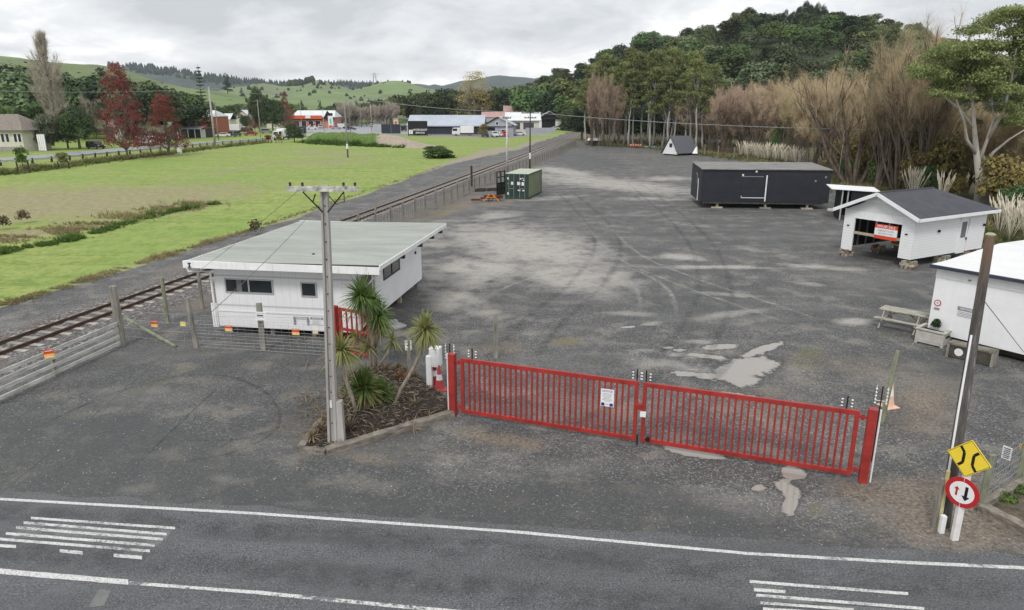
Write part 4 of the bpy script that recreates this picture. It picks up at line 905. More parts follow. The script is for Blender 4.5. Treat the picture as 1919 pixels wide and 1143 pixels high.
# ------------------------------------------------------------------ white relocatable building at the right edge
def wall_line(a, ang, L): return a + Vector((math.cos(ang), math.sin(ang), 0)) * L
def white_building():
    A = R(-56); O = P(1737, 620, .35); t = thing('white_cabin', 'large white cabin with a flat white roof and dark gutter at the right edge', 'building', (O.x, O.y, 0), A)
    L, DP, H = 9.0, 11.0, 3.0
    MB().box(0, L, 0, .1, .35, 2.55).build('front_wall', WP, t); MB().box(0, L, -.03, .1, 2.56, H).build('top_panel', WHITE, t)
    MB().box(0, .1, .1, DP, .35, H).build('side_wall', WP, t); MB().box(.1, L, DP - .1, DP, .35, H).build('rear_wall', WP, t); MB().box(L - .1, L, .1, DP - .1, .35, H).build('end_wall', WP, t)
    MB().add([(-.15, -.2, H + .01), (L, -.2, H + .01), (L, DP * .5, H + .25), (-.15, DP * .5, H + .25), (L, DP + .2, H + .01), (-.15, DP + .2, H + .01)], [(0, 1, 2, 3), (3, 2, 4, 5)]).build('roof', M('white_roof', (.74, .745, .74), .5, .06, .6, streak=.2), t)
    MB().prism([(-.1, .0, H), (-.1, DP, H), (-.1, DP * .5, H + .24)], (.06, 0, 0)).build('gable', WHITE, t)
    MB().box(-.17, L, -.30, -.2, H - .07, H + .05).build('gutter', M('navy_gutter', (.045, .05, .075), .4, .1, 3), t)
    MB().box(-.2, -.10, -.22, DP, H - .03, H + .03).build('barge_cap', WHITE, t)
    MB().box(.1, L, .3, .5, .1, .36).build('bearer', DKT, t); MB().box(.05, L, .35, .40, .0, .34).build('gap_shade_board', SK, t)  # recessed black board painted as the shade in the gap under the cabin
    MB().box(1.15, 1.25, -.06, -.03, 2.62, 2.68).build('small_light', SG, t); q = MB().box(3.2, 3.36, -.12, -.0, 2.55, 2.72).build('meter_lamp', SW, t); MB().box(3.24, 3.32, -.13, -.03, 2.42, 2.52).build('lamp_base', SK, q)
    s = thing('speed_roundel', 'small round red ringed notice on the end of the white cabin wall', 'sign', (O.x, O.y, 0), A)
    MB().tube([(.22, -.012, 1.55), (.22, -.004, 1.55)], .13, 20).build('red_ring', SR, s); MB().tube([(.22, -.018, 1.55), (.22, -.013, 1.55)], .095, 20).build('white_disc', SW, s); text('5', .12, (.22, -.020, 1.55), SK, s, name='numeral'); MB().box(.12, .32, -.014, -.004, 1.28, 1.36).build('caption', SG, s)
    s = thing('cabin_notice', 'grey printed notice lettered on the white cabin wall', 'sign', (O.x, O.y, 0), A)
    MB().box(.95, 1.55, -.012, -.006, 1.45, 1.60).build('heading_band', SG, s); text('NOTICE', .11, (1.25, -.014, 1.525), SW, s, name='heading')
    for i in range(4): MB().box(.97, 1.52 - .06 * (i % 2), -.012, -.006, 1.22 + i * .055, 1.235 + i * .055).build('print_line', SG, s)
white_building()
def picnic():
    a, b = P(1652, 607), P(1716, 621); d = b - a; ang = math.atan2(d.y, d.x); L = 1.75
    t = thing('picnic_table', 'weathered grey picnic table with fixed benches beside the white cabin', 'picnic table', P(1690, 614), ang + R(4)); WT = M('weathered_bench_timber', (.36, .345, .29), .9, .4, 4, stretch=(.5, 3, 3), bmp=.3)
    tb = MB(); 
    for k in range(5): y = -.36 + k * .148; tb.box(-L / 2, L / 2, y, y + .138, .70, .74)
    tb.build('table_top', WT, t)
    for s in (-1, 1): 
        sb = MB(); sb.box(-L / 2, L / 2, s * .72 - .13, s * .72 - .005, .42, .455); sb.box(-L / 2, L / 2, s * .72 + .005, s * .72 + .13, .42, .455); sb.build('bench_seat', WT, t)
        for x in (-.66, .66): MB().beam((x, s * .25, .70), (x, s * .80, .0), .045, .10).build('leg', WT, t)
    for x in (-.62, .62): MB().beam((x + .05, -.85, .39), (x + .05, .85, .39), .045, .10).build('cross_bearer', WT, t)
    MB().beam((-.6, 0, .37), (-.1, 0, .69), .07, .045).beam((.6, 0, .37), (.1, 0, .69), .07, .045).build('brace', WT, t)
picnic()
def planter():
    a = P(1714, 641); ang = R(-50); t = thing('planter_box', 'pale timber planter box with a dark little shrub by the white cabin', 'planter', a, ang); W, Dp, H = .98, .85, .56
    PT = M('planter_timber', (.44, .43, .39), .85, .25, 3, stretch=(1, 1, 4)); s = MB()
    for (x0, x1, y0, y1) in ((0, W, 0, .04), (0, W, Dp - .04, Dp), (0, .04, .04, Dp - .04), (W - .04, W, .04, Dp - .04)): s.box(x0, x1, y0, y1, .05, H)
    s.build('box', PT, t)
    r = MB(); r.box(-.05, W + .05, -.05, .07, H, H + .045); r.box(-.05, W + .05, Dp - .07, Dp + .05, H, H + .045); r.box(-.05, .07, .07, Dp - .07, H, H + .045); r.box(W - .07, W + .05, .07, Dp - .07, H, H + .045); r.build('rim', PT, t)
    p = MB(); 
    for x in (-.01, W - .08):
        for y in (-.015, Dp - .075): p.box(x, x + .09, y, y + .09, 0, H - .002)
    p.build('corner_post', PT, t); MB().box(.05, W - .05, .05, Dp - .05, .3, .48).build('soil', M('dark_soil', (.02, .017, .015), .95), t)
    MB().box(W + .001, W + .012, .2, .65, .33, .42).build('hand_hole', SK, t)
    v, f = leafball(random.Random(4), [((W * .5, Dp * .55, .75), (.14, .14, .2))], 320, .05); link('small_shrub', arrmesh('small_shrub', v, f), leafmat('shrub_leaf', (.03, .06, .02), (.06, .10, .03)), t)
def leafball(rng, blobs, n, size, nj=.65, shell=.75):
    """leaf-sized quads spread through the shells of several ellipsoids -> verts, faces"""
    g = np.random.default_rng(rng.randrange(1 << 30)); vol = np.array([b[1][0] * b[1][1] + b[1][1] * b[1][2] + b[1][0] * b[1][2] for b in blobs]); w = vol / vol.sum()
    k = g.choice(len(blobs), n, p=w); C = np.array([b[0] for b in blobs])[k]; Rr = np.array([b[1] for b in blobs])[k]
    d = g.normal(size=(n, 3)); d /= np.linalg.norm(d, axis=1, keepdims=True); d[:, 2] = np.where(d[:, 2] < -.35, -d[:, 2], d[:, 2])
    rad = shell + (1.06 - shell) * g.random((n, 1)) ** .6; rad *= 1 + .10 * g.normal(size=(n, 1))
    p = C + d * rad * Rr
    nn = d + g.normal(size=(n, 3)) * nj; nn[:, 2] += .35; nn /= np.linalg.norm(nn, axis=1, keepdims=True)
    a = np.cross(nn, g.normal(size=(n, 3))); a /= np.linalg.norm(a, axis=1, keepdims=True); b = np.cross(nn, a)
    s = size * (.6 + .8 * g.random((n, 1))); a *= s; b *= s * (.45 + .4 * g.random((n, 1)))
    v = np.stack([p - a, p - b, p + a, p + b], 1).reshape(-1, 3); return v, np.arange(n * 4).reshape(n, 4)
planter()
def bench_box():
    a = P(1771, 668); t = thing('timber_bench', 'low old timber bench with a round white disc on its front below the cabin', 'bench', a, R(-50))
    MB().box(0, 1.5, 0, .5, .5, .56).build('seat', SLEEP, t); MB().box(.06, 1.44, .03, .07, .04, .498).build('front_board', M('dark_green_board', (.07, .065, .05), .9, .4, 4), t)
    for x in (0, 1.42): MB().box(x, x + .08, .0, .48, 0, .498).build('leg', TIMB, t)
    MB().tube([(.40, .028, .27), (.40, .012, .27)], .14, 20).build('white_disc', SW, t)
bench_box()

# ------------------------------------------------------------------ white garage on timber blocks
def garage():
    O = P(1705, 487, .5); FL = P(1579, 462, .5); A = R(29); t = thing('garage', 'white weatherboard garage with charcoal hip and gable roof standing on timber blocks', 'garage', (O.x, O.y, 0), A)
    # local: x along the side (into depth), y along the front to the left
    W, L, H = (FL - O).length, 7.3, 2.86; zb = .5
    fy = W
    MB().box(.0, .1, 0, .75, zb, H).build('front_pier', WB, t); MB().box(0, .1, fy - .72, fy, zb - .12, H).build('front_pier', WB, t)
    MB().box(0, .1, .75, fy - .72, H - .45, H).build('lintel', WHITE, t)
    s = MB(); s.box(.1, 4.55, 0, .1, zb, H); s.box(5.5, L, 0, .1, zb, H); s.box(4.55, 5.5, 0, .1, 2.5, H); s.build('side_wall', WB, t)
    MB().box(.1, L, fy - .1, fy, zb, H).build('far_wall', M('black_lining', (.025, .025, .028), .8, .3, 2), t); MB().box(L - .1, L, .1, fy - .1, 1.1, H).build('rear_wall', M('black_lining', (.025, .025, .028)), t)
    d = MB().box(4.57, 5.48, .03, .08, zb - .1, 2.48).build('side_door', WHITE, t); MB().box(4.8, 5.3, .018, .029, 1.35, 2.3).build('door_glass', M('grey_glass', (.16, .17, .18), .2), d); MB().box(5.36, 5.41, -.04, .02, 1.2, 1.34).build('handle', SK, d)
    f = MB(); f.box(4.47, 4.56, -.03, .0, zb, 2.58); f.box(5.49, 5.58, -.03, .0, zb, 2.58); f.box(4.47, 5.58, -.03, .0, 2.49, 2.58); f.build('door_frame', WHITE, t)
    for x in (2.3, 7.0): MB().box(x, x + .14, -.1, .0, 1.9, 2.04).build('wall_lamp', SK, t)
    for y in (.35, fy - .4): MB().box(-.05, .0, y, y + .14, 1.88, 1.95).build('wall_lamp', SK, t)
    # beam and studs inside
    MB().box(.02, .14, .75, fy - .72, 1.45, 1.6).build('door_beam', PLYW, t)
    for k in range(9): MB().box(.5 + k * .82, .58 + k * .82, fy - .2, fy - .11, zb, H - .05).build('stud', M('grey_stud', (.19, .19, .19), .8), t)
    for y in (1.6, 2.4): MB().box(.16, .22, y, y + .06, 1.6, H - .46).build('mullion', ALU, t)
    # roof: gable in front, hipped at the back
    ov = .42; z0 = H - .02; rz_ = H + 1.16; x0, x1 = -.45, L + ov; ym = fy / 2; hx = x1 - (ym + ov)
    RF = M('charcoal_roof', (.068, .070, .082), .75, .18, 1.5, bmp=.1)
    a0, a1, b0, b1 = (x0, -ov, z0), (x1, -ov, z0), (x0, fy + ov, z0), (x1, fy + ov, z0); r0, r1 = (x0, ym, rz_), (hx, ym, rz_)
    up = Vector((0, 0, .09)); q = [Vector(p) for p in (a0, a1, b1, b0, r0, r1)]; v = [p + up for p in q] + q
    MB().add(v, [(0, 1, 5, 4), (3, 4, 5, 2), (1, 2, 5), (6, 10, 11, 7), (9, 8, 11, 10), (7, 11, 8), (0, 6, 7, 1), (1, 7, 8, 2), (2, 8, 9, 3), (0, 4, 10, 6), (3, 9, 10, 4)]).build('roof', RF, t)
    g = MB(); g.prism([(.0, 0, H), (.0, fy, H), (.0, ym, H + 1.05)], (.08, 0, 0)); g.build('gable', M('gable_panel', (.66, .67, .665), .6, .06, 1), t)
    g = MB(); g.beam((x0 - .04, -ov - .06, z0 - .02), (x0 - .04, ym, rz_ + .01), .05, .20); g.beam((x0 - .04, fy + ov + .06, z0 - .02), (x0 - .04, ym, rz_ + .01), .05, .20); g.build('barge_board', WHITE, t)
    g = MB(); g.prism([(x0 + .02, .35, H + .52), (x0 + .02, fy - .35, H + .52), (x0 + .02, ym, rz_ - .08)][:0] or [(-.06, ym - 1.15, H + .62), (-.06, ym + 1.15, H + .62), (-.06, ym, H + 1.16)], (.05, 0, 0)); g.build('gable_arch', WHITE, t)
    MB().box(x0, x1 + .06, -ov - .09, -ov, z0 - .10, z0 + .07).build('gutter', WHITE, t); MB().box(x0 + .05, x1, -ov + .0, -.0, z0 - .04, z0 - .01).build('soffit', WHITE, t); MB().box(x1, x1 + .06, -ov, fy + ov, z0 - .10, z0 + .07).build('rear_gutter', WHITE, t)
    MB().tube([(x0, ym, rz_ + .10), (hx, ym, rz_ + .10)], .05, 8).build('ridge_cap', RF, t)
    # stacked timber blocks
    rng = random.Random(8); spots = ((.1, .05), (.15, fy - .3), (2.9, fy - .6), (3.4, .1), (5.6, .1), (L - .3, .1), (5.4, fy - .3))
    names = ('under the near front corner of the garage', 'under the left front corner of the garage', 'inside the garage on the left', 'under the garage side wall left of the door', 'under the garage door sill', 'under the far right corner of the garage', 'deep inside the garage at the back')
    for k, (x, y) in enumerate(spots):
        w = rotz((x, y), A); o = thing('block_stack', 'crossed stack of pale timber blocks ' + names[k], 'timber stack', (O.x + w.x, O.y + w.y, 0), A, 'timber block stacks under the garage')
        for lv in range(3):
            for j in (-1, 0, 1) if lv < 2 else (-1, 1):
                L_ = rng.uniform(.6, .85)
                (MB().obox((0, j * .22, .07 + lv * .145), (L_, .15, .135), rng.uniform(-.12, .12)) if lv % 2 == 0 else MB().obox((j * .22, 0, .07 + lv * .145), (.15, L_, .135), rng.uniform(-.12, .12))).build('block', (PLYW, TIMB, M('reddish_block', (.26, .15, .11), .9, .3, 4))[(k + lv + j) % 3], o)
    # sale sign
    s = thing('sale_sign', 'red and white sale sign hanging in the garage door opening', 'sign', (O.x, O.y, 0), A); yc0, yc1 = .95, 2.35
    m = -.0
    MB().box(-.05, -.02, yc0, yc1, 1.42, 1.62).build('red_footer', SRO, s); MB().box(-.05, -.02, yc0, yc1, 1.622, 2.04).build('white_panel', SW, s); MB().box(-.05, -.02, yc0, yc1, 2.042, 2.27).build('red_header', SRO, s)
    text('HOUSE SALE', .20, (-.054, (yc0 + yc1) / 2, 2.155), SW, s, rz=R(-90), name='heading'); text('REMOVE TO SITE', .13, (-.054, (yc0 + yc1) / 2, 1.9), SG, s, rz=R(-90), name='small_print'); text('ENQUIRE WITHIN', .11, (-.054, (yc0 + yc1) / 2, 1.74), SG, s, rz=R(-90), name='small_print')
garage()

# ------------------------------------------------------------------ long black house on blocks, lean-to
def black_house():
    O = P(1312, 378, .6); E = P(1552, 381, .6); d = E - O; A = math.atan2(d.y, d.x); W = d.length; DP = 6.0
    t = thing('black_house', 'long black relocatable house with a flat weathered grey roof on timber blocks', 'house', (O.x, O.y, 0), A)
    BW, nt, b, o = newmat('black_cladding'); n = noise(nt, coords(nt, 'Object', (.5, 1, .8)), 1.4, 6, .75); g = noise(nt, coords(nt, 'Object', (1, 1, 1)), 6, 4, .7)
    c = ramp(nt, n, [(.35, (.009, .011, .017)), (.6, (.017, .019, .027)), (.8, (.045, .045, .045))]); c = mixc(nt, ramp(nt, g, [(.6, 0), (.8, .4)]), c, (.05, .05, .05)); nt.links.new(c, b.inputs['Base Color']); b.inputs['Roughness'].default_value = .75
    H = 3.52; HB = 3.72
    MB().box(0, W, 0, .1, .6, H).build('front_wall', BW, t); MB().prism([(0, .1, .6), (0, DP, .6), (0, DP, HB), (0, .1, H)], (.1, 0, 0)).build('end_wall', BW, t)
    MB().prism([(W - .1, .1, .6), (W - .1, DP, .6), (W - .1, DP, HB), (W - .1, .1, H)], (.1, 0, 0)).build('end_wall', BW, t); MB().box(.1, W - .1, DP - .1, DP, .6, HB).build('rear_wall', BW, t)
    RF, nt, b, o = newmat('weathered_flat_roof'); s = noise(nt, coords(nt, 'Object', (.22, 2.6, 1)), 1.6, 6, .75); c = ramp(nt, s, [(.34, (.035, .033, .031)), (.45, (.16, .155, .15)), (.60, (.30, .295, .285)), (.70, (.07, .07, .068))]); nt.links.new(c, b.inputs['Base Color']); b.inputs['Roughness'].default_value = .8
    MB().add([(-.06, -.08, H + .01), (W + .06, -.08, H + .01), (W + .06, DP + .05, HB + .02), (-.06, DP + .05, HB + .02), (-.06, -.08, H + .07), (W + .06, -.08, H + .07), (W + .06, DP + .05, HB + .08), (-.06, DP + .05, HB + .08)], [(0, 3, 2, 1), (4, 5, 6, 7), (0, 1, 5, 4), (1, 2, 6, 5), (2, 3, 7, 6), (3, 0, 4, 7)]).build('roof', RF, t)
    g = MB(); g.box(.05, W + .05, -.07, -.02, H - .1, H + .04); g.build('roof_edge', BLK, t)
    MB().tube([(5.72, -.1, .72), (5.72, -.1, 3.05)], .06, 8).build('white_pipe', WHITE, t); MB().tube([(5.7, -.08, 1.02), (3.6, -.08, 1.02), (3.6, -.08, 1.2)], .03, 6).build('thin_pipe', WHITE, t)
    d_ = MB().box(3.55, 5.4, -.03, -.001, .75, 2.95).build('side_door', BW, t); MB().box(3.5, 5.45, -.045, -.03, 2.9, 2.95).build('head_trim', SG, d_)
    for x, z in ((3.55, 2.98), (4.7, 3.3), (W - .55, 2.85), (W - 1.4, 2.5)): MB().box(x, x + .14, -.07, -.02, z, z + .16).build('wall_fitting', SW if x < 6 else SG, t)
    g = MB(); g.tube([(-.09, 1.2, .6), (-.09, 1.2, 2.6)], .035, 6); g.build('end_pipe', WHITE, t); MB().tube([(-.09, 1.9, 2.1), (-.09, 1.9, 2.9), (-.09, 2.6, 3.0)], .03, 6).build('end_pipe', SG, t)
    MB().box(.3, W - .3, .3, .55, .42, .6).build('bearer', TIMB, t); MB().box(.3, W - .3, 5.2, 5.4, .42, .6).build('bearer', DKT, t)
    for k, (x, nm) in enumerate(((1.6, 'left'), (5.9, 'middle'), (9.6, 'right'))):
        w = rotz((x, .35), A); o = thing('block_stack', 'small timber support under the ' + nm + ' part of the black house', 'timber stack', (O.x + w.x, O.y + w.y, 0), A)
        MB().box(-.5, .5, -.16, .16, 0, .13).build('base_block', PLYW if k != 1 else TIMB, o); MB().box(-.1, .1, -.1, .1, .13, .42).build('prop', TIMB, o)
    for x in (1.6, 5.9, 9.6):
        w = rotz((x, 5.2), A); q = MB().box(-.4, .4, -.3, .3, 0, .42).build('rear_support', DKT, t); q.location = (x, 5.2, 0)
black_house()
def lean_to():
    a, b = P(1580, 358, 2.6), P(1650, 360, 2.6); d = b - a; A = math.atan2(d.y, d.x); L = 4.3
    t = thing('open_shelter', 'small dark open shelter with a white flat roof between black house and garage', 'shelter', (a.x + .9, a.y + 2.2, 0), R(-14)); L = 2.9
    MB().add([(-.8, -.2, 2.5), (L, -.2, 2.34), (L, 2.2, 2.46), (-.8, 2.2, 2.62), (-.8, -.2, 2.56), (L, -.2, 2.40), (L, 2.2, 2.52), (-.8, 2.2, 2.68)], [(0, 3, 2, 1), (4, 5, 6, 7), (0, 1, 5, 4), (1, 2, 6, 5), (2, 3, 7, 6), (3, 0, 4, 7)]).build('roof', WHITE, t)
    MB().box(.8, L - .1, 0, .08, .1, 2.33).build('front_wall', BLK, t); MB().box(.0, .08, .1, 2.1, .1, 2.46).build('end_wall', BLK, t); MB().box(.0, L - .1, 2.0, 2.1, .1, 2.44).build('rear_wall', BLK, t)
    for x in (.08, .5): MB().box(x, x + .1, -.02, .08, 0, 2.46).build('post', ALU, t)
    p = P(1552, 396); q = MB().box(0, 3.0, -.9, .9, .06, .14).build('concrete_slab', M('pale_slab', (.46, .44, .40), .9, .25, 3)); q.location = (p.x + .1, p.y + .4, 0); q.rotation_euler = (0, 0, R(-25)); tag(q, 'flat pale slab lying on the gravel right of the black house', 'slab')
lean_to()

# ------------------------------------------------------------------ green container with rack and scrap
def container():
    O = P(947, 372); E = P(990, 375); d = E - O; A = math.atan2(d.y, d.x); W, L, H = 2.44, 6.0, 2.55; A = R(-15)
    t = thing('shipping_container', 'dark green shipping container with a pale roof and white door marks', 'container', O, A)
    CG = M('container_green', (.028, .052, .042), .6, .3, 2); CS = M('container_side', (.22, .25, .15), .65, .25, 1.5, streak=.2); CRf = M('container_roof', (.42, .46, .36), .7, .15, 1)
    MB().box(.06, W - .06, .07, L, .1, H - .05).build('body_core', CG, t)
    def corr(x, y0, y1, nm, mat, s=1):
        vs = []; n = int((y1 - y0) / .07)
        for i in range(n + 1):
            y = y0 + (y1 - y0) * i / n; o = (.0, .0, .035, .035)[i % 4] * s; vs += [(x + o, y, .12), (x + o, y, H - .1)]
        return MB().add(vs, [(2 * i, 2 * i + 2, 2 * i + 3, 2 * i + 1) for i in range(n)]).build(nm, mat, t)
    corr(W - .035, .1, L - .05, 'side_panel', CS, -1); corr(.035, .1, L - .05, 'side_panel', CS, 1)
    MB().box(0, W, .0, L, H - .05, H).build('roof', CRf, t)
    f = MB(); f.box(0, .09, -.04, .08, 0, H - .052); f.box(W - .09, W, -.04, .08, 0, H - .052); f.box(.09, W - .09, -.04, .08, 0, .13); f.box(.09, W - .09, -.04, .08, H - .16, H - .052); f.box(W - .05, W, .08, L, 0, .15); f.box(W - .05, W, .08, L, H - .16, H - .052); f.box(W - .09, W, L - .1, L, .15, H - .16); f.box(0, .05, .08, L, 0, .15)
    f.build('corner_frame', CG, t)
    for k in range(2):
        x0 = .09 + k * 1.13; x1 = x0 + 1.12; dr = MB().box(x0 + .01, x1 - .01, -.03, .05, .135, H - .165).build('door', CG, t)
        for xx in (x0 + .3, x0 + .82): MB().tube([(xx, -.065, .1), (xx, -.065, H - .1)], .02, 6).build('lock_bar', GALV, dr)
        for j in range(3): MB().box(x0 + .05, x1 - .05, -.045, -.03, .65 + j * .55, .70 + j * .55).build('door_rib', M('container_rib', (.02, .035, .03), .6), dr)
        MB().box(x0 + .35, x0 + .78, -.09, -.06, 1.02, 1.06).build('handle', GALV, dr)
    for nm, (x, z, w, h) in (('mark', (.22, 1.95, .14, .2)), ('mark', (.25, 1.5, .06, .06)), ('mark', (.62, 1.42, .22, .3)), ('mark', (1.26, 1.40, .32, .32)), ('mark', (1.72, 1.36, .24, .34)), ('mark', (1.32, .82, .28, .12)), ('mark', (1.8, .80, .2, .12)), ('mark', (.22, .42, .14, .22)), ('mark', (1.5, 1.98, .2, .12)), ('mark', (1.85, 1.84, .14, .12))):
        MB().box(x, x + w, -.052, -.046, z, z + h).build('white_mark', SW, t)
    text('USED 40210', .17, (1.82, -.055, 2.08), SW, t, name='number') if False else text('4021', .17, (1.9, -.055, 2.08), SW, t, name='number')
    b = P(931, 366); r = thing('steel_rack', 'black open steel rack panel standing against the left side of the green container', 'rack', b, R(62))
    g = MB(); 
    for x in (0, .85, 1.7): g.box(x, x + .1, -.05, .05, 0, 2.45)
    for z in (0, .6, 1.2, 1.8, 2.37): g.box(.0, 1.8, -.04, .04, z, z + .1)
    g.build('frame', BLK, r); MB().box(.1, 1.7, .0, .02, .1, 1.2).build('mesh_panel', M('rack_mesh', (.07, .08, .075), .8), r)
    OR = M('orange_paint', (.55, .20, .03), .6, .25, 4); RU = M('rusty_steel', (.09, .035, .02), .85, .4, 5)
    p = P(920, 378); o = thing('farm_implement', 'orange and rusty A framed farm implement lying by the rack', 'implement', p, .1)
    MB().beam((-.7, -.2, .05), (-.12, .1, .75), .09, .09).beam((.8, -.2, .05), (.12, .1, .75), .09, .09).beam((-.45, -.08, .42), (.5, -.08, .42), .08, .08).build('drawbar_frame', OR, o)
    MB().box(-1.0, 1.0, .3, .5, .25, .42).build('main_beam', RU, o)
    for k in range(6): q = MB().tube([(0, 0, .3), (.05, .25, .25), (.02, .45, .02)], .035, 6).build('tine', RU, o); q.location = (-.9 + k * .36, .4, 0)
    MB().box(-1.95, -1.0, .0, .16, .12, .3).build('side_arm', RU, o); MB().obox((.85, .55, .42), (.7, .35, .3), .3).build('gear_box', RU, o); MB().obox((-.2, .75, .45), (.9, .3, .22), -.2).build('cross_arm', RU, o)
    for k, (x, y, lb) in enumerate(((898, 359, 'left pile of dark sleepers lying on the verge grass by the fence'), (920, 358, 'right pile of dark sleepers lying close to the steel rack'))):
        p = P(x, y); s = thing('sleeper_pile', lb, 'timber pile', p, .05)
        for j in range(4): MB().obox((.1 * j, .22 * j, .11 + .1 * (j % 2)), (1.0, .2, .18), .12 * (j - 1.5)).build('sleeper', DKT, s)
container()

# ------------------------------------------------------------------ A-frame hut, little hut and barriers at the far end
def aframe():
    a = P(1241, 290); b = P(1268, 292.5); d = b - a; A = math.atan2(d.y, d.x); W = 3.9
    t = thing('a_frame_hut', 'small white A frame hut with a steep grey roof at the yard back', 'hut', a, R(-54)); H = 3.5; L = 5.6
    MB().prism([(0, 0, .25), (W, 0, .25), (W / 2, 0, H)], (0, .12, 0)).build('front_gable', WB, t); MB().prism([(0, L, .25), (W, L, .25), (W / 2, L, H)], (0, .12, 0)).build('rear_gable', WB, t)
    RF = M('grey_shingle', (.12, .125, .14), .85, .3, 3, stretch=(1, 1, 3), bmp=.2)
    for s in (0, 1):
        e = Vector((W + .25, 0, .35)) if s else Vector((-.25, 0, .35)); c = Vector((W / 2, 0, H + .12)); n_ = Vector((.07 if s else -.07, 0, .07))
        v = [e + Vector((0, -.25, 0)), e + Vector((0, L + .3, 0)), c + Vector((0, L + .3, 0)), c + Vector((0, -.25, 0))]; MB().prism(v, n_).build('roof_slope', RF, t)
    w = MB().box(1.75, 2.45, -.05, -.002, 1.55, 2.3).build('window', M('dark_frame', (.06, .06, .065), .5), t); MB().box(1.82, 2.38, -.06, -.051, 1.62, 2.23).build('pane', GL, w)
    MB().box(.1, W - .1, .3, .5, 0, .25).build('bearer', DKT, t); MB().box(.1, W - .1, L - .5, L - .3, 0, .25).build('bearer', DKT, t); MB().prism([(W + .25, L - 1.6, .3), (W + 1.0, L - 1.2, .3), (W + .3, L - .6, 1.6)], (.05, .3, 0)).build('dormer_panel', WHITE, t)
    p = P(1114, 273); o = thing('small_hut', 'tiny hut with a white lid roof beside the brown bushes at the far end', 'hut', p, 0)
    MB().box(-1.3, 1.3, 0, 1.6, .2, 1.25).build('body', DKT, o); MB().prism([(-1.7, -.3, 1.25), (1.7, -.3, 1.25), (1.3, -.3, 1.8), (-1.3, -.3, 1.8)], (0, 2.2, 0)).build('roof', WHITE, o); MB().box(-1.3, -1.1, -.05, .15, 0, .2).box(1.1, 1.3, -.05, .15, 0, .2).build('skid', TIMB, o)
    for k in range(5):
        p = P(1182 + k * 4.6, 275.5); o = thing('barrier', 'orange red plastic barrier, one of a short row at the far end', 'barrier', p, R(-4), 'row of orange barriers at the far end')
        MB().prism([(-.32, 0, 0), (.32, 0, 0), (.22, 0, .75), (-.22, 0, .75)], (0, .3, 0)).build('body', SRO, o); MB().box(-.18, .18, -.01, -.002, .4, .55).build('white_stripe', SW, o)
    p = P(1213, 276); q = MB().box(-1.6, 1.6, -.3, .3, .0, .16).box(-.9, 1.9, .35, .8, .0, .2).build('panel_stack', M('pale_panel', (.4, .42, .43), .7)); q.location = p; tag(q, 'flat grey panels lying right of the orange barriers', 'panels')
aframe()

# ------------------------------------------------------------------ fence along the railway
def rail_side_fence():
    pix_pts = [(640, 452), (735, 421), (830, 385.5), (900, 352), (960, 328), (1000, 311), (1040, 293), (1066, 280), (1080, 273)]
    pts = [P(*p) for p in pix_pts]; t = thing('railway_fence', 'long post and wire fence between the railway and the gravel yard', 'fence', pts[0])
    o = pts[0]; seg = []; tot = 0
    for a, b in zip(pts[:-1], pts[1:]): seg.append((tot, a, b)); tot += (b - a).length
    def at(s):
        for s0, a, b in reversed(seg):
            if s >= s0: return a.lerp(b, (s - s0) / (b - a).length)
        return pts[0]
    rng = random.Random(4); s = 0; first = None; k = 0
    pm = MB().tube([(0, 0, -.1), (0, 0, 1.65)], .095, 7, .08)
    while s < tot:
        p = at(s) - o
        if first is None: first = ob = pm.build('post', TIMB, t)
        else: ob = first.copy(); COL.objects.link(ob)
        ob.location = p; ob.rotation_euler = (rng.uniform(-.03, .03), rng.uniform(-.03, .03), 0); ob.scale = (1, 1, rng.uniform(.9, 1.08)); s += 2.45; k += 1
    w = MB()
    for z in (.15, .3, .45, .6, .75, .9, 1.05, 1.2, 1.35, 1.5): w.tube([(p - o) + Vector((0, 0, z)) for p in [at(tot * i / 40) for i in range(41)]], .010, 3)
    for i in range(int(tot / .45)): p = at(i * .45) - o; w.tube([p + Vector((0, 0, .1)), p + Vector((0, 0, 1.45))], .008, 3, caps=False)
    w.build('wires', M('dark_fence_wire', (.07, .065, .06), .7), t)
    c = P(884, 349) ; q = MB().tube([(0, 0, 0), (0, 0, 2.4)], .12, 8).build('fence_post', DKT); q.location = c; tag(q, 'thick dark strainer post in the railway fence left of the container', 'post')
    # far boundary posts
    fp = thing('back_fence', 'widely spaced pale posts and wires along the far end of the yard', 'fence', P(1100, 270))
    o = P(1100, 270)
    for x, y in ((1100, 270), (1138, 271), (1157, 272), (1180, 273), (1219, 275), (1240, 276), (1292, 284), (1320, 292), (1345, 296), (1375, 299), (1400, 302)):
        p = P(x, y) - o; MB().tube([(p.x, p.y, 0), (p.x, p.y, 2.2)], .10, 7).build('post', TIMBG, fp)
rail_side_fence()

# ------------------------------------------------------------------ poles in the field and along the line
def simple_pole(x, y, yt, r, mat, label, arm=None, band=False, cat='power pole', extra=None, ang=R(10)):
    b = P(x, y); h = top(x, y, yt); o = thing('power_pole', label, cat, b, ang)
    r *= .68; MB().tube([(0, 0, -.1), (0, 0, h)], r, 10, r * .68).build('shaft', mat, o, smooth=True)
    if arm:
        for (z, w) in arm:
            MB().box(-w, w, -.14, -.03, h - z - .06, h - z + .06).build('crossarm', DKT if mat is not CONC else TIMB, o); q = MB()
            for k in range(4): q.lathe([(0, 0), (.06, .01), (.05, .12), (0, .15)], 6, (-w * .9 + k * w * .6, -.09, h - z + .06))
            q.build('insulators', M('brown_insulator', (.06, .035, .025), .3), o)
    if band: MB().tube([(0, 0, 1.6), (0, 0, 2.5)], r * 1.06, 10).build('white_band', SW, o)
    return o, h
simple_pole(652, 295, 192, .26, TIMB, 'bare grey timber pole standing alone in the green field', band=True)
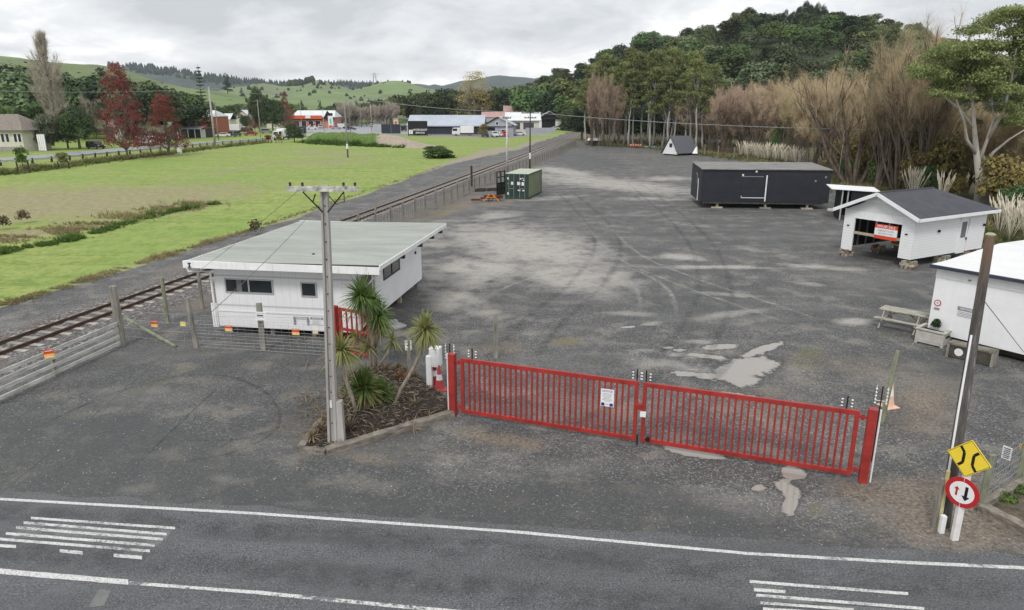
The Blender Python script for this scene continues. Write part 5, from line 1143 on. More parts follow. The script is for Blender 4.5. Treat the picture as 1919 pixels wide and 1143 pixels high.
_, h1 = simple_pole(950, 323, 217, .24, M('white_concrete_pole', (.52, .51, .50), .7, .1, 2), 'white concrete pole rising behind the green container', arm=[(.3, .6)])
_, h2 = simple_pole(993, 318, 205, .17, DKT, 'dark timber pole with a crossarm and white band by the railway fence', arm=[(.5, 1.3), (1.2, .9)], band=True)
_, h3 = simple_pole(404, 279, 163, .36, CONC, 'tall concrete power pole with crossarm beside the guard rail', arm=[(.3, 2.6)])
simple_pole(1569, 352, 244, .07, TIMB, 'thin pale pole behind the black house')
simple_pole(489, 260, 186, .16, CONC, 'street pole in front of the dark evergreen tree', arm=[(.5, 1.2)])
for k, (x, y, yt, r, lb) in enumerate(((567, 252, 197, .14, 'thin lamp pole left of the service station sign'), (608, 252, 205, .13, 'thin white lamp pole beside the service station'), (677, 238, 193, .35, 'pale concrete pole right of the service station'), (697, 247, 195, .2, 'thin grey pole in front of the dark treeline'), (657, 247, 197, .2, 'thin dark pole beside the bare field pole'), (822, 232, 203, .2, 'pole rising behind the metal clad shed roof'), (410, 262, 198, .22, 'short pole between tall concrete pole and white van'), (355, 240, 189, .2, 'street light pole above the brick building'), (905, 225, 190, .2, 'thin pole standing behind the gabled grey building'))): simple_pole(x, y, yt, r, CONC if k % 2 else TIMB, lb)
w0 = P(993, 318); w1 = P(1569, 352)
wire('power_line', (w0 + Vector((0, 0, h2 - .4)), D(1622, 243, P(1569, 352).y)), .035, .4, GALV, 'long pale power line from the railway pole to the right over the yard', 30, 'cable')
wire('power_line', (w0 + Vector((0, 0, h2 - .4)), D(655, 181, P(652, 295).y * 1.05)), .035, .6, GALV, 'long pale power line from the railway pole to the left over the sheds', 30, 'cable')
wire('power_line', (P(404, 279) + Vector((0, 0, h3 - .3)), D(-60, 168, 130)), .035, .6, GALV, 'power line from the concrete pole to the left edge over the red trees', 30, 'cable')
wire('power_line', (P(404, 279) + Vector((0, 0, h3 - .3)), D(655, 185, 260)), .035, .6, GALV, 'power line from the concrete pole to the right over the evergreen trees', 30, 'cable')
# ------------------------------------------------------------------ hills
def terrain(name, cols, Yf, Yr, Yb, ridge, mat, off=0.0, rough=1.0, nt_=26, foot=-.3, power=1.3, z0=0):
    """hill mesh: columns are bearings, rows go from the foot over the crest and down behind"""
    f = lambda v, p: float(np.interp(p, [c[0] for c in v], [c[1] for c in v])) if isinstance(v, (list, tuple)) else v
    def h(px, t):
        yf, yr = f(Yf, px), f(Yr, px)
        if t <= 1: Y = yf + (yr - yf) * t
        else: Y = yr + (Yb - 1) * (yr - yf) * (t - 1)
        X = (px - CX) / 1351.0 * Y
        top_ = CH + (HZ - f(ridge, px)) / 1351.0 * yr - off
        prof = math.sin(min(1, t) * math.pi / 2) ** power if t <= 1 else max(0, 1 - (t - 1) * .9)
        n = mnoise.fractal(Vector((X * .012, Y * .012, len(name))), 1, 2, 4) * 5 * rough * prof * (1 - .55 * (abs(t - 1) < .2))
        return Vector((X, Y, foot + (top_ - foot) * prof + n))
    ts = [i / nt_ * 2.0 for i in range(nt_ + 1)]; vs = [h(px, t) for px in cols for t in ts]; n = len(ts)
    ob = MB().add(vs, [(i * n + j, (i + 1) * n + j, (i + 1) * n + j + 1, i * n + j + 1) for i in range(len(cols) - 1) for j in range(n - 1)]).build(name, mat, smooth=True)
    tag(ob, kind='structure'); return h
def pasture(name, a, b, c):
    m, nt, bs, o = newmat(name); w = worldpos(nt); n = noise(nt, w, .012, 6, .6); n2 = noise(nt, worldpos(nt, (.4, .4, 3)), .05, 6, .7); n3 = noise(nt, w, .12, 4, .7)
    col = ramp(nt, n, [(.32, a), (.52, b), (.72, c)]); col = mixc(nt, ramp(nt, n2, [(.5, 0), (.68, .7)]), col, tuple(x * .6 for x in a)); col = mixc(nt, ramp(nt, n3, [(.58, 0), (.74, .6)]), col, (.05, .07, .03))
    nt.links.new(col, bs.inputs['Base Color']); bs.inputs['Roughness'].default_value = .95; return m
BUSHG = M('bush_ground', (.028, .036, .016), .95, .5, .08)
rg = range
cols = list(rg(-700, 900, 14))
PG = pasture('pasture_near', (.13, .145, .07), (.13, .19, .055), (.17, .235, .075)); PG2 = pasture('pasture_far', (.16, .17, .10), (.15, .22, .075), (.18, .26, .095))
hA = terrain('pasture_hill', cols, 420, [(-700, 620), (200, 680), (560, 720)], 2, [(-700, 92), (-200, 102), (0, 111), (60, 117), (130, 124), (200, 129), (240, 136), (290, 152), (350, 166), (430, 178), (520, 190), (620, 199), (900, 206)], PG)
hC = terrain('rolling_hills', list(rg(300, 1000, 9)), 820, 1350, 2, [(300, 196), (400, 178), (440, 168), (480, 160), (520, 164), (560, 165), (600, 158), (640, 164), (668, 170), (690, 165), (715, 158), (745, 154), (770, 158), (790, 166), (830, 176), (880, 184), (1000, 196)], PG2, rough=2.0)
hB = terrain('forest_ridge', list(rg(120, 760, 10)), 1350, 1900, 2, [(120, 132), (220, 130), (260, 130), (330, 138), (400, 149), (450, 155), (520, 162), (620, 162), (700, 163), (760, 172)], M('ridge_forest_floor', (.07, .09, .08), .95, .3, .02), rough=1.5)
hD = terrain('misty_ridge', list(rg(480, 1150, 12)), 2100, 2900, 2, [(480, 166), (600, 160), (660, 156), (740, 160), (830, 163), (900, 150), (950, 146), (1000, 150), (1150, 160)], M('misty_forest', (.06, .08, .07), .95, .2, .01), rough=3)
FOOT = [(820, 430), (950, 400), (1100, 262), (1200, 232), (1400, 205), (1600, 150), (1800, 125), (2400, 120)]
RID = [(820, 560), (950, 620), (1100, 480), (1250, 440), (1500, 420), (1800, 380), (2400, 330)]
hH = terrain('bush_hill', list(rg(820, 2400, 16)), FOOT, RID, 2, [(820, 190), (880, 178), (950, 168), (1000, 160), (1040, 140), (1080, 126), (1120, 108), (1160, 94), (1200, 84), (1260, 72), (1320, 66), (1380, 58), (1430, 48), (1480, 44), (1530, 48), (1600, 52), (1650, 58), (1700, 68), (1750, 84), (1800, 88), (1919, 96), (2200, 110), (2400, 130)], BUSHG, off=9, nt_=34, power=1.1)
# grassy mound in the field
def mound():
    m, nt, b, o = newmat('mound_grass'); w = worldpos(nt); f = noise(nt, w, 1.2, 6, .7); sp = _n(nt, 'ShaderNodeSeparateXYZ'); nt.links.new(w, sp.inputs[0])
    c = ramp(nt, f, [(.3, (.04, .075, .015)), (.55, (.10, .17, .03)), (.75, (.20, .26, .06))]); a = P(740, 270).x
    e = mixc(nt, ramp(nt, f, [(.3, 0), (.7, 1)]), (.28, .22, .17), (.40, .35, .28)); k = _n(nt, 'ShaderNodeMath', operation='MULTIPLY_ADD'); nt.links.new(f, k.inputs[0]); k.inputs[1].default_value = 4
    nt.links.new(sp.outputs[0], k.inputs[2]); c = mixc(nt, ramp(nt, _div(nt, _add(nt, k.outputs[0], -(a - 4) ), 8), [(.35, 0), (.5, 1)]), c, e)
    nt.links.new(c, b.inputs['Base Color']); b.inputs['Roughness'].default_value = .95
    a, b_, N = P(560, 266), P(785, 278), 60; d = b_ - a; L = d.length; d.normalize(); nr_ = Vector((-d.y, d.x, 0)); vs = []
    for i in range(N + 1):
        s = i / N; hgt = min(1, s * 9) * (1 - max(0, (s - .72) / .28) ** 1.3) * (2.9 + .5 * mnoise.noise(Vector((s * 9, 0, 0))))
        for j in range(13):
            t = j / 12; z = math.sin(min(1, t * 2.6) * math.pi / 2) if t < .4 else max(0, 1 - (t - .4) / .6) ** .8
            p = a + d * (L * s) + nr_ * (t * 10 - 1); vs.append((p.x + mnoise.noise(p * .3) * .8, p.y + mnoise.noise(p * .4) * .6, hgt * z + .25 * mnoise.noise(p * .8) - .06))
    ob = MB().add(vs, [(i * 13 + j, (i + 1) * 13 + j, (i + 1) * 13 + j + 1, i * 13 + j + 1) for i in range(N) for j in range(12)]).build('grass_mound', m, smooth=True); tag(ob, kind='structure')
def _add(nt, s, k):
    d = _n(nt, 'ShaderNodeMath', operation='ADD'); nt.links.new(s, d.inputs[0]); d.inputs[1].default_value = k; return d.outputs[0]
mound()
# ------------------------------------------------------------------ vegetation
BARK = M('brown_bark', (.14, .11, .085), .95, .4, 2); PBARK = M('pale_gum_bark', (.46, .43, .38), .8, .3, .8, stretch=(1, 1, .4), streak=.3); GBARK = M('grey_bark', (.17, .155, .135), .95, .4, 1.5)
TW_BR = leafmat('brown_twig', (.37, .28, .20), (.55, .43, .32), .0, .9, .25, .18); TW_OL = leafmat('olive_willow_twig', (.38, .30, .18), (.56, .455, .29), .0, .9, .3, .15); TW_PALE = leafmat('pale_twig', (.38, .33, .28), (.50, .44, .37), 0, .9, .3, .08)
L_GUM = leafmat('gum_leaf', (.09, .12, .038), (.27, .29, .11), .2, .6, .8, .18); L_DK = leafmat('dark_evergreen_leaf', (.022, .038, .016), (.055, .085, .030), .1, .6, .3, .45); L_MID = leafmat('bush_leaf', (.055, .085, .028), (.14, .19, .06), .15, .6, .25, .6); L_LT = leafmat('pale_bush_leaf', (.10, .145, .06), (.24, .29, .15), .2, .6, .3, .4)
L_RED = leafmat('red_autumn_leaf', (.16, .038, .038), (.30, .085, .065), .3, .6, .35, .1); L_RO = leafmat('rust_autumn_leaf', (.19, .065, .05), (.29, .12, .075), .3, .6, .35, .1); L_YEL = leafmat('yellow_autumn_leaf', (.38, .31, .10), (.55, .46, .20), .3, .6, .2, .05)
L_PINE = leafmat('pine_needle', (.022, .038, .022), (.055, .08, .042), .0, .8, .3, .25); L_OL = leafmat('olive_scrub_leaf', (.15, .125, .045), (.30, .245, .085), .25, .7, .6, .2); L_BR = leafmat('bright_green_leaf', (.055, .11, .018), (.13, .22, .04), .25, .6, .4, .12); L_GG = leafmat('grey_green_leaf', (.09, .11, .07), (.17, .19, .12), .2, .6, .4, .12)
def ribbons(P0, P1, w, g):
    d = P1 - P0; s = np.cross(d, g.normal(size=d.shape)); s /= np.linalg.norm(s, axis=1, keepdims=True) + 1e-9; s *= w
    v = np.stack([P0 - s, P0 + s, P1 + s * .35, P1 - s * .35], 1).reshape(-1, 3); return v, np.arange(len(v)).reshape(-1, 4)
def skeleton(rng, stems, levels, ratio=.68, spread=.5, up=.25, kids=(3, 4), wig=.12):
    """stems: list of (base, direction, length, radius) -> tubes mesh builder and list of terminal segments"""
    mb = MB(); ends = []
    def grow(p, d, L, r, lv):
        n = 4 if lv < 2 else 3; pts = [p]; q = p.copy(); dd = d.normalized()
        for i in range(n):
            dd = (dd + Vector((rng.gauss(0, wig), rng.gauss(0, wig), rng.gauss(0, wig) + up * .18))).normalized(); q = q + dd * (L / n); pts.append(q.copy())
        mb.tube(pts, r, 6 if lv < 1 else 4 if lv < 2 else 3, r * .55, caps=False)
        if lv >= levels: ends.append((pts[-3], pts[-1], r)); return
        for k in range(rng.randint(*kids)):
            t = rng.uniform(.35, 1.0); i = min(n - 1, int(t * n)); b = pts[i].lerp(pts[i + 1], t * n - i) if t < 1 else pts[-1]
            ax = Vector((rng.gauss(0, 1), rng.gauss(0, 1), rng.gauss(0, .5) + up)).normalized(); grow(b, (dd + ax * spread).normalized(), L * ratio * rng.uniform(.75, 1.15), r * .55, lv + 1)
        grow(pts[-1], dd, L * ratio, r * .55, lv + 1)
    for s in stems: grow(Vector(s[0]), Vector(s[1]), s[2], s[3], 0)
    return mb, ends
def twigs(rng, ends, n, L, w, up=.5):
    g = np.random.default_rng(rng.randrange(1 << 30)); A = np.array([e[0] for e in ends]); B = np.array([e[1] for e in ends]); k = g.integers(0, len(ends), n); t = g.random((n, 1))
    p = A[k] + (B[k] - A[k]) * t; d = (B - A)[k]; d /= np.linalg.norm(d, axis=1, keepdims=True) + 1e-9; d = d * .7 + g.normal(size=(n, 3)) * .55; d[:, 2] += up; d /= np.linalg.norm(d, axis=1, keepdims=True)
    return ribbons(p, p + d * L * (.5 + .9 * g.random((n, 1))), w, g)
class Proto: pass
def proto(trunk, tmat, crown, cmat, H):
    p = Proto(); p.t = None
    if trunk is not None: p.t = bpy.data.meshes.new('trunk'); p.t.from_pydata([tuple(v) for v in trunk.v], [], trunk.f); p.t.materials.append(tmat); p.t.shade_smooth()
    p.c = arrmesh('crown', *crown); p.c.materials.append(cmat); p.H = H; return p
def plant(p, name, label, cat, loc, h, group=None, rz=None, wide=1.0, rng=random.Random(77), parts=True, cm=None):
    s = h / p.H; rz = rng.uniform(0, 6.28) if rz is None else rz
    if not parts or p.t is None:
        o = bpy.data.objects.new(name, p.c); COL.objects.link(o)
    else:
        o = bpy.data.objects.new(name, None); COL.objects.link(o)
        for nm, me in (('trunk', p.t), ('crown', p.c)): c = bpy.data.objects.new(nm, me); COL.objects.link(c); c.parent = o
    o.location = loc; o.rotation_euler = (0, 0, rz); o.scale = (s * wide, s * wide, s); tag(o, label, cat, group)
    if cm is not None:
        c = o if not o.children else [k for k in o.children if k.name.startswith('crown')][0]; c.material_slots[0].link = 'OBJECT'; c.material_slots[0].material = cm
    return o
def merge(*vf):
    V = []; Fc = []; n = 0
    for v, f in vf: V.append(np.asarray(v)); Fc.append(np.asarray(f) + n); n += len(v)
    return np.concatenate(V), np.concatenate(Fc)
# --- prototypes
def p_gum(seed):
    r = random.Random(seed); H = 22; mb = MB(); bl = []; x = y = 0; pts = [Vector((0, 0, -.3))]
    for i in range(7): x += r.gauss(0, .22); y += r.gauss(0, .22); pts.append(Vector((x, y, H * (i + 1) / 8.2)))
    mb.tube(pts, .32, 7, .10)
    for k in range(30):
        z = H * r.uniform(.42, .97); a = r.uniform(0, 6.28); rr = r.uniform(.5, 3.0) * (1.25 - (z / H - .5)); b = pts[min(6, int(z / H * 7))]; e = Vector((x + math.cos(a) * rr, y + math.sin(a) * rr, z)); mb.tube([b, b.lerp(e, .5) + Vector((0, 0, -.2)), e], .09, 4, .03); q = r.uniform(.8, 1.7); bl.append((tuple(e + Vector((0, 0, .2))), (q, q, q * .6)))
    bl.append(((x, y, H * .97), (1.8, 1.8, 1.2))); return proto(mb, M('gum_row_bark', (.36, .345, .315), .85, .3, .8), leafball(r, bl, 8000, .17, nj=.8, shell=.35), L_GUM, H)
GUM = [p_gum(s) for s in (1, 2, 3)]
def p_bush(seed, mat, n=2600, size=.25, k=17, el=1.0, low=False):
    r = random.Random(seed); bl = [((0, 0, 3.6 * el), (2.6, 2.6, 2.6 * el))]
    for i in range(k): a = r.uniform(0, 6.28); q = r.uniform(.6, 1.35) * (1.2 if low else 1); bl.append(((math.cos(a) * r.uniform(.8, 2.8), math.sin(a) * r.uniform(.8, 2.6), r.uniform(.9 if low else 2.2, 5.6) * el), (q, q, q * .8)))
    core = MB().tube([(0, 0, -1), (0, 0, 3)], .3, 6, .12); return proto(core, GBARK, leafball(r, bl, n, size, nj=.55, shell=.70), mat, 6.8 * el)
BUSH = [p_bush(s, m) for s, m in ((11, L_MID), (12, L_DK), (13, L_MID), (14, L_LT), (15, L_MID))]
DENSE = [p_bush(s, m, 9000, .15, 22, .92, True) for s, m in ((21, L_DK), (22, L_MID))]
def p_pine(seed, mat=None, n=3000):
    r = random.Random(seed); H = 18; bl = []
    for i in range(15): z = H * (.16 + .82 * i / 15); w = (1 - z / H) * 3.6 + .5; bl += [((r.gauss(0, .3) + math.cos(a) * w * .55, r.gauss(0, .3) + math.sin(a) * w * .55, z), (w * .55, w * .55, .75)) for a in (r.uniform(0, 6.28), r.uniform(0, 6.28))]
    return proto(MB().tube([(0, 0, -.5), (0, 0, H * .97)], .3, 6, .05), BARK, leafball(r, bl, n, .26, shell=.4), mat or L_PINE, H)
PINE = [p_pine(31), p_pine(32)]
def p_norfolk():
    r = random.Random(5); H = 28; mb = MB().tube([(0, 0, -.5), (0, 0, H)], .4, 7, .06); bl = []
    for i in range(14):
        z = H * (.22 + .76 * i / 14); w = 4.2 * (1 - (z / H) * .82)
        for j in range(6): a = j * 1.047 + i; e = (math.cos(a) * w, math.sin(a) * w, z + .7); mb.tube([(0, 0, z), e], .08, 3, .04); bl.append(((math.cos(a) * w * .62, math.sin(a) * w * .62, z + .45), (w * .4, w * .4, .28)))
    return proto(mb, BARK, leafball(r, bl, 2600, .28, shell=.2), L_PINE, H)
def p_bare(seed, H=12, stems=8, lean=.5, levels=3, ntw=9000, L=1.0, w=.011, mat=None, bark=None, r0=.14, spread=.48, up=.3):
    r = random.Random(seed); st = []
    for i in range(stems): a = r.uniform(0, 6.28); q = r.uniform(0, lean); st.append(((math.cos(a) * q * 1.2, math.sin(a) * q * 1.2, -.2), (math.cos(a) * q, math.sin(a) * q, 1), H * .48 * r.uniform(.8, 1.1), r0 * r.uniform(.6, 1.1)))
    mb, ends = skeleton(r, st, levels, .62, spread, .75, (2, 3) if levels > 2 else (3, 4)); return proto(mb, bark or BARK, twigs(r, ends, ntw, L, w, up), mat or TW_BR, H)
BARE = [p_bare(41, w=.017, r0=.11), p_bare(42, w=.017, r0=.11), p_bare(43, lean=.7, w=.017, r0=.11)]
WILL = [p_bare(s, 17, 9, .62, 3, 15000, 1.35, .0085, TW_OL, BARK, .30, .52, .15) for s in (51, 52)]
def p_poplar():
    r = random.Random(61); H = 27; mb = MB(); ends = []; mb.tube([(0, 0, -.3), (.2, 0, H * .5), (0, .2, H)], .35, 7, .04)
    for i in range(150):
        z = H * (.10 + .86 * r.random()); w = 4.2 * math.sin(min(1, (z / H + .08)) ** .8 * 3.0) + .35; a = r.uniform(0, 6.28); q = w * r.uniform(.35, 1); L = r.uniform(3.5, 7) * (1.1 - z / H * .7); b = Vector((0, 0, z)); m = Vector((math.cos(a) * q * .7, math.sin(a) * q * .7, z + L * .4)); e = Vector((math.cos(a) * q, math.sin(a) * q, min(H * 1.0, z + L)))
        mb.tube([b, m, e], .07, 3, .02, caps=False); ends.append((m, e, .02)); ends.append((b, m, .02))
    return proto(mb, GBARK, twigs(r, ends, 15000, 1.5, .02, .9), TW_PALE, H)
POPL = p_poplar()
DEAD = p_bare(62, 16, 2, .18, 2, 120, 1.2, .02, TW_PALE, PBARK, .22, .75)
def p_red(seed, mat, H=16, n=15000, low=1.0):
    r = random.Random(seed); mb, ends = skeleton(r, [((0, 0, -.2), (0, 0, 1), H * .42, .26)] + [((0, 0, H * .1), (math.cos(a), math.sin(a), .75), H * .27, .12) for a in (0, 1.1, 2.2, 3.2, 4.2, 5.3)], 2, .60, .75, .45, (4, 5))
    bl = []
    for i in range(150): z = H * (.12 + .86 * r.random() ** 1.25); w = (1 - (z / H - .1)) ** .75 * H * .36; a = r.uniform(0, 6.28); q = r.uniform(.45, 1.0) * w; bl.append(((math.cos(a) * q, math.sin(a) * q, z), (1.25, 1.25, .9)))
    return proto(mb, GBARK, leafball(r, bl, n, .115, shell=.15), mat, H)
REDT = [p_red(71, L_RED), p_red(72, L_RO)]
def tree_at(p, name, label, cat, x, yb, yt, wpx=None, base_w=None, group=None, cm=None, Y=None, rz=None, parts=True):
    if Y is None: b = P(x, yb); h = top(x, yb, yt)
    else: b = D(x, yb, Y); h = D(x, yt, Y).z - 0; b.z = 0
    wide = 1.0
    if wpx: wide = (wpx / 1351.0 * math.hypot(b.y, 0)) / (base_w * h / p.H)
    return plant(p, name, label, cat, b, h, group, rz, wide, cm=cm, parts=parts)
# --- gum row behind the yard
rng = random.Random(101)
gums = [(1168, 273, 118), (1186, 274, 100), (1203, 273, 112), (1222, 275, 96), (1240, 276, 108), (1262, 278, 98), (1284, 280, 100), (1306, 284, 112), (1130, 268, 104), (1150, 268, 112), (1175, 267, 92), (1212, 268, 100), (1250, 270, 92), (1296, 272, 98), (1330, 274, 122), (1110, 266, 122), (1100, 272, 150), (1140, 272, 128), (1178, 275, 132), (1218, 277, 128), (1252, 279, 134), (1290, 281, 130), (1318, 282, 140), (1345, 280, 150)]
for i, (x, yb, yt) in enumerate(gums): tree_at(GUM[i % 3], 'gum_tree', 'tall slender gum tree with pale trunk and olive crown in the row behind the yard', 'gum tree', x, yb, yt, 42, 6.2, 'tall gum trees in a row behind the yard')
tree_at(DEAD, 'dead_tree', 'bare white limbed dead tree standing at the front of the gum row', 'dead tree', 1256, 277, 172)
for i, (x, yb, yt) in enumerate(((1090, 262, 196), (1120, 263, 190), (1160, 264, 205), (1200, 265, 200), (1240, 266, 205), (1280, 267, 200), (1320, 268, 205), (1360, 270, 190), (1400, 272, 175), (1180, 262, 190), (1225, 262, 195), (1265, 263, 192), (1305, 264, 190))): tree_at(DENSE[0], 'understorey_tree', 'dark leafy tree filling the shade between the gum trunks', 'tree', x, yb, yt, 60, 6.6, 'dark trees behind the gum trunks')
# --- brown bare willows
for i, (x, yb, yt) in enumerate(((1108, 274, 152), (1124, 274, 146), (1142, 275, 160), (1158, 274, 178), (1118, 271, 165))): tree_at(BARE[i % 3], 'bare_willow', 'leafless brown willow in the clump left of the gum row', 'willow', x, yb, yt, 42, 7.5, 'brown willow clump left of the gums')
for i in range(26):
    x = 1285 + i * 11.5; hv = np.interp(x, [1240, 1300, 1400, 1500, 1560, 1640], [276, 286, 294, 312, 336, 352]) - rng.uniform(2, 12) - (12 if i % 2 else 0)
    tree_at(BARE[i % 3], 'bare_willow', 'leafless brown willow in the long thicket behind the black house', 'willow', x, hv, np.interp(x, [1280, 1330, 1400, 1450, 1520, 1600], [196, 182, 168, 158, 160, 150]) + rng.uniform(-8, 10), 70, 7.5, 'brown willow thicket behind the black house', cm=TW_BR if i < 13 else TW_OL)
WL = (('left', 1600, 350, 128), ('second', 1640, 356, 84), ('tallest', 1684, 360, 62), ('right', 1740, 368, 98))
for i, (nm, x, yb, yt) in enumerate(WL): tree_at(WILL[i % 2], 'large_willow', 'large leafless many stemmed willow, ' + nm + ' of the four behind the garage', 'willow', x, yb, yt, 210, 15, 'large willows behind the garage', rz=i * 1.3)
for i in range(78):
    x = 1560 + (i * 9.2) % 420 + (70 if 1790 < 1560 + (i * 9.2) % 420 < 1865 else 0); yb = np.interp(x, [1560, 1640, 1760, 1900, 1990], [338, 356, 384, 432, 470]) - rng.uniform(0, 26) - (22 if i % 2 == 0 else 0) - (10 if i > 44 else 0); h = rng.uniform(3, 5.5) * (1.6 if i > 44 else 1) * (.62 if 1560 + (i * 9.2) % 420 > 1770 else 1)
    b = P(x, yb); plant(BUSH[(i * 3) % 5], 'scrub_bush', 'olive brown scrub bush in the undergrowth behind the garage', 'bush', b, h, 'olive scrub behind the garage', None, .8, cm=(L_OL, L_OL, L_OL, L_BR, L_MID)[i % 5], parts=False)
for i in range(16):
    x = 1590 + i * 24; yb = np.interp(x, [1560, 1640, 1760, 1900, 1990], [330, 345, 365, 395, 410]) - 14
    tree_at(BARE[i % 3], 'bare_willow', 'leafless olive brown willow in the undergrowth behind the large willows', 'willow', x, yb, 236 - rng.uniform(0, 40), 110, 7.5, 'olive willows behind the large willows', cm=TW_OL)
tree_at(DENSE[1], 'green_conifer', 'dark green bush standing alone in the brown thicket behind the black house', 'bush', 1448, 296, 232, 26, 6.6)
# --- large gum at the right
def big_gum():
    b = P(1838, 392); Yb = b.y; o = thing('large_gum_tree', 'large spreading gum tree with two pale trunks behind the garage', 'gum tree', b); r = random.Random(9)
    def q(x, y, dy=0): v = D(x, y, Yb + dy) - b; return v
    mb = MB(); T = [q(1832, 400), q(1836, 340), q(1830, 290), q(1826, 240), q(1822, 190)]; mb.tube(T, [.42, .33, .25, .18, .12], 9)
    T2 = [q(1846, 398, .8), q(1848, 330, .8), q(1845, 300, .6), q(1836, 285, .3)]; mb.tube(T2, [.32, .27, .22, .16], 9)
    limbs = [((1836, 300), (1850, 262), (1862, 222), (1858, 180)), ((1845, 310), (1862, 285), (1890, 262), (1925, 240)), ((1830, 290), (1812, 262), (1806, 225), (1790, 180)), ((1826, 240), (1800, 205), (1770, 180), (1745, 160)), ((1850, 262), (1880, 210), (1895, 150), (1905, 90)), ((1822, 190), (1815, 150), (1800, 115)), ((1895, 150), (1870, 120), (1840, 85)), ((1858, 180), (1870, 150), (1885, 120)), ((1905, 90), (1900, 60), (1880, 45)), ((1895, 150), (1925, 110), (1950, 70))]
    for k, L in enumerate(limbs): dy = r.uniform(-2.2, 2.2); mb.tube([q(x, y, dy * i / 3) for i, (x, y) in enumerate(L)], [.17, .13, .09, .05][:len(L)], 6)
    mb.build('trunk', PBARK, o, smooth=True); bl = []
    for (x, y, w, h) in ((1735, 132, 34, 15), (1722, 142, 22, 12), (1765, 108, 38, 15), (1800, 92, 40, 14), (1758, 140, 36, 15), (1790, 128, 40, 16), (1835, 128, 38, 16), (1828, 60, 34, 12), (1862, 42, 38, 13), (1900, 28, 44, 14), (1945, 22, 46, 15), (1905, 62, 38, 14), (1945, 80, 40, 18), (1812, 158, 42, 17), (1770, 165, 36, 15), (1850, 150, 42, 18), (1875, 175, 40, 18), (1836, 182, 34, 14), (1915, 165, 40, 22), (1945, 190, 40, 24), (1868, 118, 30, 12), (1900, 130, 34, 14), (1795, 180, 30, 11), (1925, 225, 36, 18), (1895, 232, 26, 12), (1832, 232, 16, 9), (1755, 178, 22, 9), (1880, 205, 26, 12), (1960, 130, 40, 20), (1850, 88, 36, 14), (1885, 92, 36, 14), (1815, 108, 36, 15), (1868, 140, 36, 16), (1790, 150, 36, 14), (1925, 110, 36, 18), (1925, 45, 36, 14)):
        for j in range(3): c = q(x + r.uniform(-.4, .4) * w, y + r.uniform(-.4, .4) * h, r.uniform(-3.5, 3.5)); k = Yb / 1351.0; bl.append((tuple(c), (w * k * .85, w * k * .9, h * k * .9)))
    link('crown', arrmesh('crown', *leafball(r, bl, 78000, .085, nj=.7, shell=.25)), L_GUM, o)
big_gum()
# --- hill bush: individual crowns
rng = random.Random(202); cnt = 0
for i in range(298):
    if i < 80: px = rng.uniform(930, 1900); t = rng.uniform(.86, 1.04)
    else: px = rng.uniform(960, 1830); t = rng.uniform(.04, .92)
    p = hH(px, t); h = rng.uniform(7.0, 13) * (.85 if px > 1500 else 1.0) * (.75 if t > .9 else 1); dk = px < 1180 or t > .75
    k = rng.choice((1, 1, 0, 2, 4)) if dk else rng.choice((0, 2, 4, 3, 3, 3, 1)); 
    plant(BUSH[k], 'hill_tree', 'rounded native bush tree in the forest covering the hill', 'tree', p + Vector((0, 0, -1.5)), h, 'rounded bush trees covering the hill', None, rng.uniform(.95, 1.4), rng, parts=False)
for i, (px, yt) in enumerate(((1440, 26), (1452, 20), (1466, 22), (1482, 8), (1496, 4), (1510, 8), (1524, 12), (1180, 70), (1192, 68), (1205, 66), (1218, 58), (1230, 62), (1246, 66), (1262, 64), (1160, 80), (1278, 58))):
    p = hH(px, 1.0); h = D(px, yt, p.y).z - p.z + 1; plant(DENSE[0] if i < 7 else PINE[i % 2], 'ridge_pine', 'tall dark pine standing on the crest of the bush hill', 'pine tree', p + Vector((0, 0, -1)), max(h, 9) * 1.02, 'dark pines on the crest of the bush hill', None, .85 if i > 6 else .36, rng, cm=L_PINE)
# continuous low bush under the crowns
def canopy():
    g = random.Random(5); bl = []
    for i in range(2600): px = g.uniform(860, 2200); t = g.uniform(.0, 1.04); p = hH(px, t); q = g.uniform(2.0, 3.8); bl.append(((p.x, p.y, p.z - .2), (q, q, q * .8)))
    ob = link('hill_undergrowth', arrmesh('hill_undergrowth', *leafball(g, bl, 125000, .45, nj=.6, shell=.7)), leafmat('hill_underleaf', (.018, .03, .012), (.085, .115, .04), .1, .7, .06, .1)); tag(ob, kind='stuff')
canopy()
# --- trees of the town, from left to right
rng = random.Random(303)
for i in range(74):
    px = 395 + i * 9.6 + rng.uniform(-4, 4); Y = np.interp(px, [400, 700, 950, 1100], [400, 420, 390, 330]) + rng.uniform(-35, 60); yt = np.interp(px, [395, 520, 600, 680, 740, 760, 800, 850, 920, 1000, 1050, 1110], [196, 198, 193, 190, 186, 172, 168, 166, 166, 158, 140, 130]) + rng.uniform(-5, 12)
    h = D(px, yt, Y).z; b = Vector(((px - CX) / 1351 * Y, Y, 0)); k = rng.choice((0, 1, 1, 2, 4, 3)); plant(BUSH[k], 'town_tree', 'green tree in the belt behind the sheds and shops', 'tree', b, h, 'belt of trees behind the sheds and shops', None, rng.uniform(.8, 1.25), rng, parts=False)
for i in range(20): px = 430 + i * 34; Y = rng.uniform(440, 560); b = Vector(((px - CX) / 1351 * Y, Y, 0)); plant(PINE[i % 2] if i % 3 else BUSH[1], 'town_conifer', 'dark conifer rising out of the tree belt beyond the town', 'conifer', b, D(px, 190 - rng.uniform(0, 12) - (20 if 740 < px < 1000 else 0), Y).z, 'dark conifers in the belt beyond the town', None, 1.0, rng, parts=False)
for i in range(12): px = 640 + i * 9; Y = 380; b = Vector(((px - CX) / 1351 * Y, Y, 0)); plant(BARE[i % 3], 'pale_bare_tree', 'pale leafless tree in the belt right of the service station', 'tree', b, rng.uniform(9, 12), 'pale bare trees right of the service station', None, 1, rng, cm=TW_PALE)
